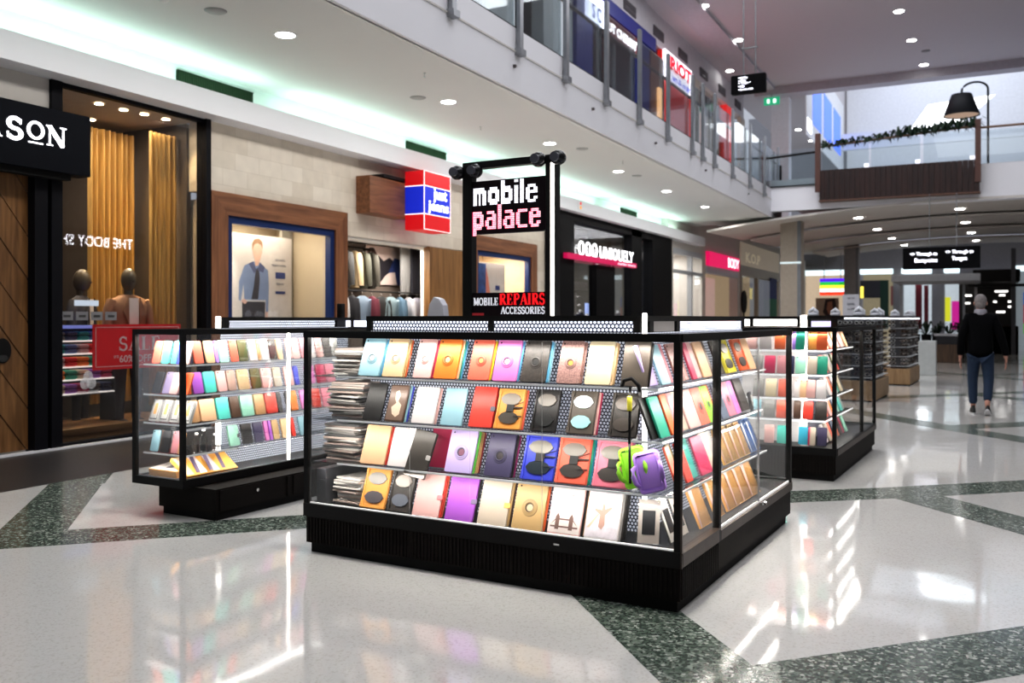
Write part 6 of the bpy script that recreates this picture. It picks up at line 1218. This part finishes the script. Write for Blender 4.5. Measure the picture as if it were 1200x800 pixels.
T = Thing('poster_board', 'poster with a face in profile beside the white notice, far shop', 'poster', (-6, 41, 0)); bd = T.part('board', MB().box(-6.3, -5.35, 41, 41.03, .6, 2.22), mat('poster_beige', (.5, .38, .30), .6)); T.part('printed_hair', MB().prism([(-6.0, 1.6), (-5.9, 2.15), (-5.5, 2.2), (-5.4, 1.4), (-5.7, 1.2)], 40.99, 41.0, 'Y'), col((.05, .03, .03), .6), bd); T.part('printed_face', MB().prism([(-5.85, 1.75), (-5.8, 2.05), (-5.62, 2.08), (-5.6, 1.6), (-5.75, 1.5)], 40.98, 40.99, 'Y'), col((.45, .2, .13), .6), bd); T.part('stand', MB().box(-5.9, -5.86, 41.0, 41.04, 0, .6), STEEL)
T = Thing('notice_stand', 'white notice with lines of text on a stand before the grey column', 'sign', (-3.8, 30, 0)); T.part('card', MB().box(-3.42, -2.98, 27, 27.02, 1.32, 2.0), col((.42, .42, .46), .6)); b = MB(); 
for z, s_ in ((1.86, 'up to'), (1.70, '50%'), (1.56, 'off')): lettering(b, s_, (-3.3, 26.99, z), (1, 0, 0), (0, -1, 0), .2, .06)
T.part('lettering', b, col((.1, .1, .12), .6)); T.part('pole', MB().tube([(-3.2, 27.01, 0), (-3.2, 27.01, 1.33)], .015, 6), STEEL)
T = hang_sign('overhead_sign', -1.72, .035, 25, 2.565, 3.11, 4.45, [('<> Through to', -1.55, 2.88, .62, .11), ('Eastpoint', -1.44, 2.71, .52, .12), ('<> Through to', -.74, 2.91, .62, .11), ('Target', -.60, 2.74, .34, .12)], 'wide black overhead sign reading Through to, twice, above the walkway')
T = Thing('canopy', 'flat pale grey canopy on thin posts over the far counter', 'canopy', (-1.2, 33, 0)); T.part('roof', MB().bbox(-2.55, .05, 32, 35, 2.52, 2.75, .02), mat('canopy_grey', (.36, .37, .40), .5)); T.part('post', MB().box(-2.5, -2.42, 34.8, 34.9, 0, 2.52), STEEL); T.part('post', MB().box(-.5, -.42, 34.8, 34.9, 0, 2.52), STEEL)
T = Thing('kiosk_counter', 'dark far counter with lit menu boards behind the walking person', 'counter', (.5, 38, 0)); T.part('hood', MB().bbox(-.2, 1.35, 38, 40, 2.7, 3.15, .02).box(-.35, 1.6, 37.7, 37.9, 2.5, 2.6), BLACKM); T.part('post', MB().box(1.05, 1.2, 37.8, 37.95, 0, 3.9), col((.06, .06, .07), .5)); T.part('post', MB().box(-.15, -.05, 37.9, 38.0, 0, 2.7), col((.3, .3, .32), .5)); T.part('menu_board', MB().box(-.7, 1.2, 39.9, 39.95, 1.0, 2.7), mat('menu_dark', (.02, .018, .018), .5))
for k, (x, z, w) in enumerate(((.55, 2.35, .3), (.85, 2.35, .15), (.7, 2.2, .2), (.5, 1.95, .12), (1.0, 1.95, .14), (1.0, 1.75, .14), (.6, 1.55, .3), (-.55, 2.2, .3), (-.5, 1.9, .2))): T.part('lit_panel', MB().box(x, x+w, 39.88, 39.9, z, z+.07), glow((.9, .88, .85), 1.6)); T.part('counter', MB().bbox(-.6, 1.3, 38.2, 39, 0, 1.05, .02), wood_mat('counter_brown', (.05, .03, .02), (.12, .07, .04), 'Z'))
solo('white_plinth', MB().bbox(-1.25, -.88, 23.0, 23.5, 0, .80, .01), mat('plinth_white', (.42, .44, .44), .5), 'plain white plinth standing on the floor beyond the sunglasses racks', 'plinth', (-1.06, 23.2, 0))
T = Thing('bench_counter', 'low dark timber counter beyond the white plinth', 'counter', (-1, 30, 0)); T.part('body', MB().bbox(-1.15, -.45, 30, 31, .0, .55, .01), wood_mat('counter_brown', (.05, .03, .02), (.12, .07, .04), 'Z')); T.part('top', MB().box(-1.2, -.40, 29.95, 31.05, .80, .86), col((.4, .4, .42), .4)); T.part('glass_band', MB().box(-1.15, -.45, 30, 31, .55, .8), col((.03, .03, .035), .2))
rl = random.Random(9)
for i in range(7):
    x = -1.9+i*.34; b = MB()
    for k in range(26):
        a = rl.uniform(0, 2*PI); l = rl.uniform(.15, .45); h = rl.uniform(.1, .5); p0 = Vector((x, 33.2, .75)); p1 = p0+Vector((math.cos(a)*l*.6, math.sin(a)*l*.4, h)); p2 = p0+Vector((math.cos(a)*l, math.sin(a)*l, h*.6)); sd = Vector((-math.sin(a), math.cos(a), 0))*.03
        b.add([tuple(p0-sd*.4), tuple(p0+sd*.4), tuple(p1+sd), tuple(p1-sd), tuple(p2)], [(0, 1, 2, 3), (3, 2, 4)])
    root = link('potted_plant', None, (x, 33.2, .0)); tag(root, 'dark leafy potted plant in the far row under the canopy, %s from the left' % ORD[i], 'plant', 'plants under the canopy'); link('foliage', b.mesh('foliage', mat('dark_leaf', (.016, .040, .02), .5, var=.3), (x, 33.2, 0)), parent=root); link('pot', MB().lathe([(.0, 0), (.12, 0), (.16, .8), (.0, .8)], n=14).mesh('pot', BLACKM), parent=root)
# ---- sunglasses racks
glm = mat('lens_black', (.02, .02, .022), .1)
def sunglasses(c):
    b = MB()
    for s_ in (-1, 1): b.disc((s_*.034, 0, 0), .028, 'Y', 10, r2=.024, t=.004)
    b.box(-.01, .01, 0, .004, .004, .01); me1 = b.mesh('lenses', glm)
    b = MB(); b.tube([(-.062, 0, .012), (-.066, .06, .012), (-.066, .12, 0)], .003, 4); b.tube([(.062, 0, .012), (.066, .06, .012), (.066, .12, 0)], .003, 4)
    for s_ in (-1, 1):
        A = [(s_*.034+.031*math.cos(2*PI*k/10), .027*math.sin(2*PI*k/10)) for k in range(10)]; B = [(s_*.034+.026*math.cos(2*PI*k/10), .022*math.sin(2*PI*k/10)) for k in range(10)]
        b.rings([[(p[0], -.001, p[1]) for p in A], [(p[0], -.003, p[1]) for p in B]], 0, False)
    return me1, b.mesh('frame', col(c, .35))
GL = [sunglasses(c) for c in ((.04, .03, .03), (.45, .4, .36), (.10, .05, .02), (.6, .6, .6))]
rg = random.Random(4)
def rack(u0, u1, v0, v1, lab, where, n, faces=('F', 'R'), zb=.33, zt=1.36, shelves=5):
    T = Thing('sunglasses_rack', lab, 'display rack', ((u0+u1)/2, (v0+v1)/2, 0), k=True)
    T.part('base', MB().bbox(u0, u1, v0, v1, .02, zb, .006), wood_mat('rack_oak', (.20, .12, .06), (.36, .24, .13), 'Z')); T.part('plinth', MB().box(u0+.02, u1-.02, v0+.02, v1-.02, 0, .02), BLACKM)
    T.part('core', MB().box(u0+.08, u1-.08, v0+.08, v1-.08, zb, zt-.03), mat('rack_core', (.05, .05, .055), .4)); T.part('top_cap', MB().box(u0-.01, u1+.01, v0-.01, v1+.01, zt-.03, zt), BLACKM)
    for k in range(shelves): z = zb+.05+k*(zt-zb-.1)/shelves; T.part('shelf', MB().box(u0+.01, u1-.01, v0+.01, v1-.01, z-.006, z), mat('rack_shelf', (.45, .46, .48), .3, emis=.15))
    T.part('light_strip', MB().box(u0, u1-.005, v0-.004, v0+.006, zt-.055, zt-.035).box(u1-.01, u1, v0+.01, v1, zt-.055, zt-.035), glow((.9, .93, 1), 1.6))
    for f_ in faces:
        a0, a1 = (u0, u1) if f_ == 'F' else (v0, v1); m_ = max(2, int((a1-a0)/.16))
        for k in range(shelves):
            for j in range(2):
                for i in range(m_):
                    z = zb+.05+k*(zt-zb-.1)/shelves+.05+j*.075; a = a0+(i+.5)*(a1-a0)/m_+rg.uniform(-.01, .01); me = rg.choice(GL)
                    loc = K(a, v0+.03, z) if f_ == 'F' else K(u1-.03, a, z)
                    o = link('sunglasses', None, loc, (0, 0, KA+(0 if f_ == 'F' else PI/2))); tag(o, 'sunglasses on the %s face of the %s, %s row up, %s along' % ('near' if f_ == 'F' else 'walkway', where, ORD[k*2+j], ORD[i]), 'sunglasses', 'sunglasses on the '+where)
                    link('lenses', me[0], parent=o); link('frame', me[1], parent=o)
    return T
rack(-1.9, -.77, 11.3, 12.9, 'black sunglasses rack on a timber base just behind the far right display case', 'nearer sunglasses rack', 0)
rack(-1.15, -.70, 15.4, 17.2, 'black sunglasses rack on a timber base, the farther one beside the walkway', 'farther sunglasses rack', 0)
solo('rack_base', MB().bbox(-1.6, -1.22, 16.2, 17.2, 0, .36, .01), wood_mat('rack_oak', (.20, .12, .06), (.36, .24, .13), 'Z'), 'low timber box left of the farther sunglasses rack', 'box', (-1.4, 16.7, 0), k=True)
def bag(u, v, z, s, lab, c=(.62, .64, .70)):
    b = MB(); b.tube([(-.10*s, 0, 0), (-.08*s, 0, .09*s), (0, 0, .16*s), (.08*s, 0, .09*s), (.10*s, 0, 0)], [.03*s, .05*s, .055*s, .05*s, .03*s], 8); b.ell((0, 0, .03*s), .13*s, .07*s, .06*s)
    o = link('cap', b.mesh('cap', col(c, .5)), K(u, v, z)); tag(o, lab, 'cap', 'pale caps on top of the racks')
for i, (u, v, s) in enumerate(((-1.75, 11.5, 1.1), (-1.4, 11.5, 1.0), (-1.05, 11.6, 1.2), (-.9, 12.2, 1.0), (-.9, 12.7, 1.1), (-1.0, 15.6, 1.1), (-.82, 16.2, 1.0), (-.85, 16.9, 1.1))): bag(u, v, 1.36, s*.62, 'pale crumpled cap on top of the sunglasses racks, %s from the left' % ORD[i])
solo('shopping_bag', MB().prism([(-.10, 0), (.10, 0), (.08, .14), (.04, .2), (-.02, .22), (-.07, .15)], -.05, .05, 'Y'), mat('bag_white', (.62, .62, .68), .5), 'crumpled white bag lying on the header behind the mobile palace sign', 'bag', (0, 0, 0)).location = (-8.0, 13.0, 1.36) if False else K(-3.76, 3.6, 1.3)
solo('back_counter', MB().bbox(-4.1, -3.4, 3.4, 3.9, 0, 1.3, .01), BLACK, 'dark counter at the back of the stand, carrying the crumpled white bag', 'counter', (-3.8, 3.6, 0), k=True)
# reflected across the mall: the lit name over the shop opposite
T = Thing('shop_sign', 'white lit capitals THE BODY SHOP on the wall opposite, seen mirrored in the menswear glass', 'sign', (4.98, 16.5, 3.3))
b = MB(); lettering(b, 'THE BODY SHOP', (4.985, 17.94, 3.28), (0, -1, 0), (-1, 0, 0), 2.80, .28, .0); T.part('lettering', b, glow((.95, .95, 1), 26)); T.part('panel', MB().box(4.985, 5.0, 14.0, 18.4, 3.1, 3.75), BLACKM)

T = Thing('fire_indicator', 'small plate with red and amber lights on the white bulkhead', 'indicator', (-7.9, 18.6, 3.8)); T.part('plate', MB().box(-7.9, -7.89, 18.5, 18.75, 3.74, 3.93), FASCIA); T.part('red_light', MB().disc((-7.89, 18.62, 3.88), .035, 'X', 10, t=.01), glow((.6, .03, .02), .6)); T.part('amber_light', MB().disc((-7.89, 18.62, 3.79), .035, 'X', 10, t=.01), glow((.7, .3, .02), .6))
# ================================================================ WALKING PERSON (seen from behind)
def skin(name, V_, E_, Rd, m, parent=None, loc=(0, 0, 0), rot=(0, 0, 0), lvl=2):
    me = bpy.data.meshes.new(name); me.from_pydata(V_, E_, []); me.materials.append(m)
    o = link(name, me, loc, rot, parent)
    md = o.modifiers.new('skin', 'SKIN'); md.use_smooth_shade = True
    if not me.skin_vertices: me.skin_vertices.new()
    for i, r in enumerate(Rd):
        r = r if isinstance(r, tuple) else (r, r); me.skin_vertices[0].data[i].radius = r
        me.skin_vertices[0].data[i].use_root = (i == 0)
    s = o.modifiers.new('sub', 'SUBSURF'); s.levels = lvl; s.render_levels = lvl
    dg = bpy.context.evaluated_depsgraph_get(); dg.update()
    nm = bpy.data.meshes.new_from_object(o.evaluated_get(dg)); o.modifiers.clear(); o.data = nm; nm.name = name
    for p in nm.polygons: p.use_smooth = True
    bpy.data.meshes.remove(me); return o
PR = link('person', None, (.02, 13.95, 0), (0, 0, 0)); tag(PR, 'person with grey hair in a black jacket and blue jeans walking away', 'person'); PR.scale = (.90, .95, .935)
SK = mat('skin_tone', (.48, .25, .19), .5)
# body skeleton; y forward (away from camera), right foot is back and pushing off
V_ = [(0, 0, .95), (0, .01, 1.12), (0, .02, 1.30), (0, .03, 1.42), (0, .045, 1.50), (0, .06, 1.56), (0, .07, 1.64), (0, .065, 1.70),
      (-.09, 0, .90), (-.11, .05, .50), (-.10, .02, .10), (-.11, .16, .05),
      (.09, 0, .90), (.11, -.02, .50), (.09, -.22, .17), (.10, -.14, .06),
      (-.18, .02, 1.40), (-.25, -.01, 1.13), (-.27, .08, .90), (-.28, .11, .80),
      (.18, .02, 1.40), (.27, .02, 1.14), (.33, .03, .90), (.345, .05, .80)]
E_ = [(0, 1), (1, 2), (2, 3), (3, 4), (4, 5), (5, 6), (6, 7), (0, 8), (8, 9), (9, 10), (10, 11), (0, 12), (12, 13), (13, 14), (14, 15), (3, 16), (16, 17), (17, 18), (18, 19), (3, 20), (20, 21), (21, 22), (22, 23)]
Rd = [(.13, .10), (.13, .10), (.15, .11), (.10, .08), (.055, .055), (.06, .065), (.078, .095), (.06, .075), .085, .055, .037, (.035, .03), .085, .055, .037, (.035, .03), .06, .042, .034, .026, .06, .042, .034, .026]
body = skin('body', V_, E_, Rd, SK, PR)
# hands: palm and five fingers
for s_, (hx, hy, hz) in ((-1, (-.28, .11, .80)), (1, (.345, .05, .80))):
    hv = [(0, 0, 0), (0, .004, -.05)]; he = [(0, 1)]; hr = [(.026, .016), (.034, .014)]
    hd = skin('hand', [(hx, hy, hz+.02), (hx, hy, hz-.02), (hx, hy+.005, hz-.06)], [(0, 1), (1, 2)], [.022, (.018, .032), (.016, .034)], SK, PR, lvl=1)
    for k, (dy, l) in enumerate(((-.028, .075), (-.010, .088), (.010, .082), (.027, .066))):
        skin('finger', [(hx, hy+dy, hz-.06), (hx-s_*.004, hy+dy, hz-.06-l*.5), (hx-s_*.02, hy+dy+.002, hz-.06-l)], [(0, 1), (1, 2)], [.010, .009, .007], SK, hd, lvl=1)
    skin('thumb', [(hx, hy+.02, hz-.02), (hx-s_*.012, hy+.05, hz-.05), (hx-s_*.018, hy+.055, hz-.085)], [(0, 1), (1, 2)], [.012, .010, .008], SK, hd, lvl=1)
JK = mat('jacket_black', (.004, .004, .005), .9, spec=.1)
V2_ = [(0, 0, .80), (0, .0, 1.0), (0, .015, 1.2), (0, .025, 1.36), (0, .03, 1.455), (-.17, .02, 1.41), (-.255, -.01, 1.14), (-.275, .075, .92), (-.28, .10, .85), (.17, .02, 1.41), (.275, .02, 1.14), (.335, .03, .92), (.345, .045, .85)]
E2_ = [(0, 1), (1, 2), (2, 3), (3, 4), (3, 5), (5, 6), (6, 7), (7, 8), (3, 9), (9, 10), (10, 11), (11, 12)]
R2_ = [(.20, .15), (.18, .135), (.185, .135), (.165, .12), (.09, .085), .085, .068, .054, .05, .085, .068, .054, .05]
skin('jacket', V2_, E2_, R2_, JK, PR)
DN = mat('denim_blue', (.012, .028, .062), .8, var=.15, scale=30)
skin('jeans', [(0, 0, .93), (-.09, .0, .84), (-.108, .04, .5), (-.10, .02, .13), (.09, 0, .84), (.11, -.03, .5), (.092, -.20, .19)], [(0, 1), (1, 2), (2, 3), (0, 4), (4, 5), (5, 6)], [(.155, .12), .108, .078, .062, .108, .078, .062], DN, PR)
for s_, x, y, z, tilt in ((-1, -.10, .05, 0, 0), (1, .095, -.20, .03, .55)):
    b = MB()
    R = [[(.045*w*math.cos(2*PI*k/14), yy+.0*k, 0) for k in range(14)] for w, yy in ()]
    P0 = [(math.cos(2*PI*k/18)*.046*(1 if math.sin(2*PI*k/18) > 0 else .85), math.sin(2*PI*k/18)*.14+.03) for k in range(18)]
    b.rings([[(p[0], p[1], 0) for p in P0], [(p[0]*1.04, p[1], .025) for p in P0]])
    sole = b.mesh('sole', col((.55, .55, .56), .6))
    b = MB(); b.rings([[(p[0]*.98, p[1], .025) for p in P0], [(p[0]*.95, p[1]*.95, .06) for p in P0], [(p[0]*.7, p[1]*.55-.02, .10) for p in P0], [(p[0]*.6, p[1]*.4-.03, .13) for p in P0]], smooth=True)
    sh = link('shoe', b.mesh('shoe', col((.02, .02, .022), .6)), (x, y-.02, z), (-tilt, 0, -.08*s_), PR); link('sole', sole, parent=sh)
b = MB(); b.ell((0, .055, 1.665), .086, .102, .10, 18, 12); b.ell((0, .03, 1.62), .074, .075, .085, 16, 10)
link('hair', b.mesh('hair', mat('hair_grey', (.22, .20, .20), .8, var=.35, scale=60)), parent=PR)
for s_ in (-1, 1): 
    b = MB(); b.ell((s_*.085, .075, 1.625), .012, .022, .032, 10, 6); link('ear', b.mesh('ear', SK), parent=PR)
link('scarf', MB().lathe([(.075, 1.43), (.095, 1.46), (.085, 1.52), (.065, 1.54)], (0, .04, 0), 16).mesh('scarf', col((.30, .29, .33), .8)), parent=PR)
b = MB(); b.tube([(0, .165, 1.64), (0, .185, 1.615), (0, .165, 1.60)], [.008, .013, .01], 6); b.box(-.02, .02, .150, .157, 1.570, 1.576); link('nose', b.mesh('nose', SK), parent=PR)
b = MB(); [b.ell((s_*.032, .152, 1.65), .012, .008, .008, 8, 6) for s_ in (-1, 1)]; link('eyes', b.mesh('eyes', col((.6, .6, .6), .3)), parent=PR)

# ================================================================ CAMERA, WORLD
cam = bpy.data.cameras.new('camera'); co = bpy.data.objects.new('camera', cam); C.objects.link(co)
cam.sensor_width = 36; cam.lens = 1060/1200*36; cam.shift_y = -26/1200
co.location = (0, 0, 1.3); co.rotation_euler = (PI/2, 0, math.radians(27.3)); cam.clip_end = 200
cam.dof.use_dof = True; cam.dof.focus_distance = 4.6; cam.dof.aperture_fstop = 2.8
bpy.context.scene.camera = co
w = bpy.data.worlds.new('world'); bpy.context.scene.world = w; w.use_nodes = True
w.node_tree.nodes['Background'].inputs[0].default_value = (.62, .66, .75, 1); w.node_tree.nodes['Background'].inputs[1].default_value = .5
sc = bpy.context.scene
sc.view_settings.view_transform = 'Standard'; sc.view_settings.look = 'Medium High Contrast'; sc.view_settings.exposure = 0.45; sc.view_settings.gamma = 1.0
sc.cycles.transparent_max_bounces = 24; sc.cycles.max_bounces = 8; sc.cycles.diffuse_bounces = 4; sc.cycles.glossy_bounces = 4
sc.cycles.use_denoising = True; sc.cycles.sample_clamp_indirect = 4; sc.cycles.caustics_reflective = False; sc.cycles.caustics_refractive = False
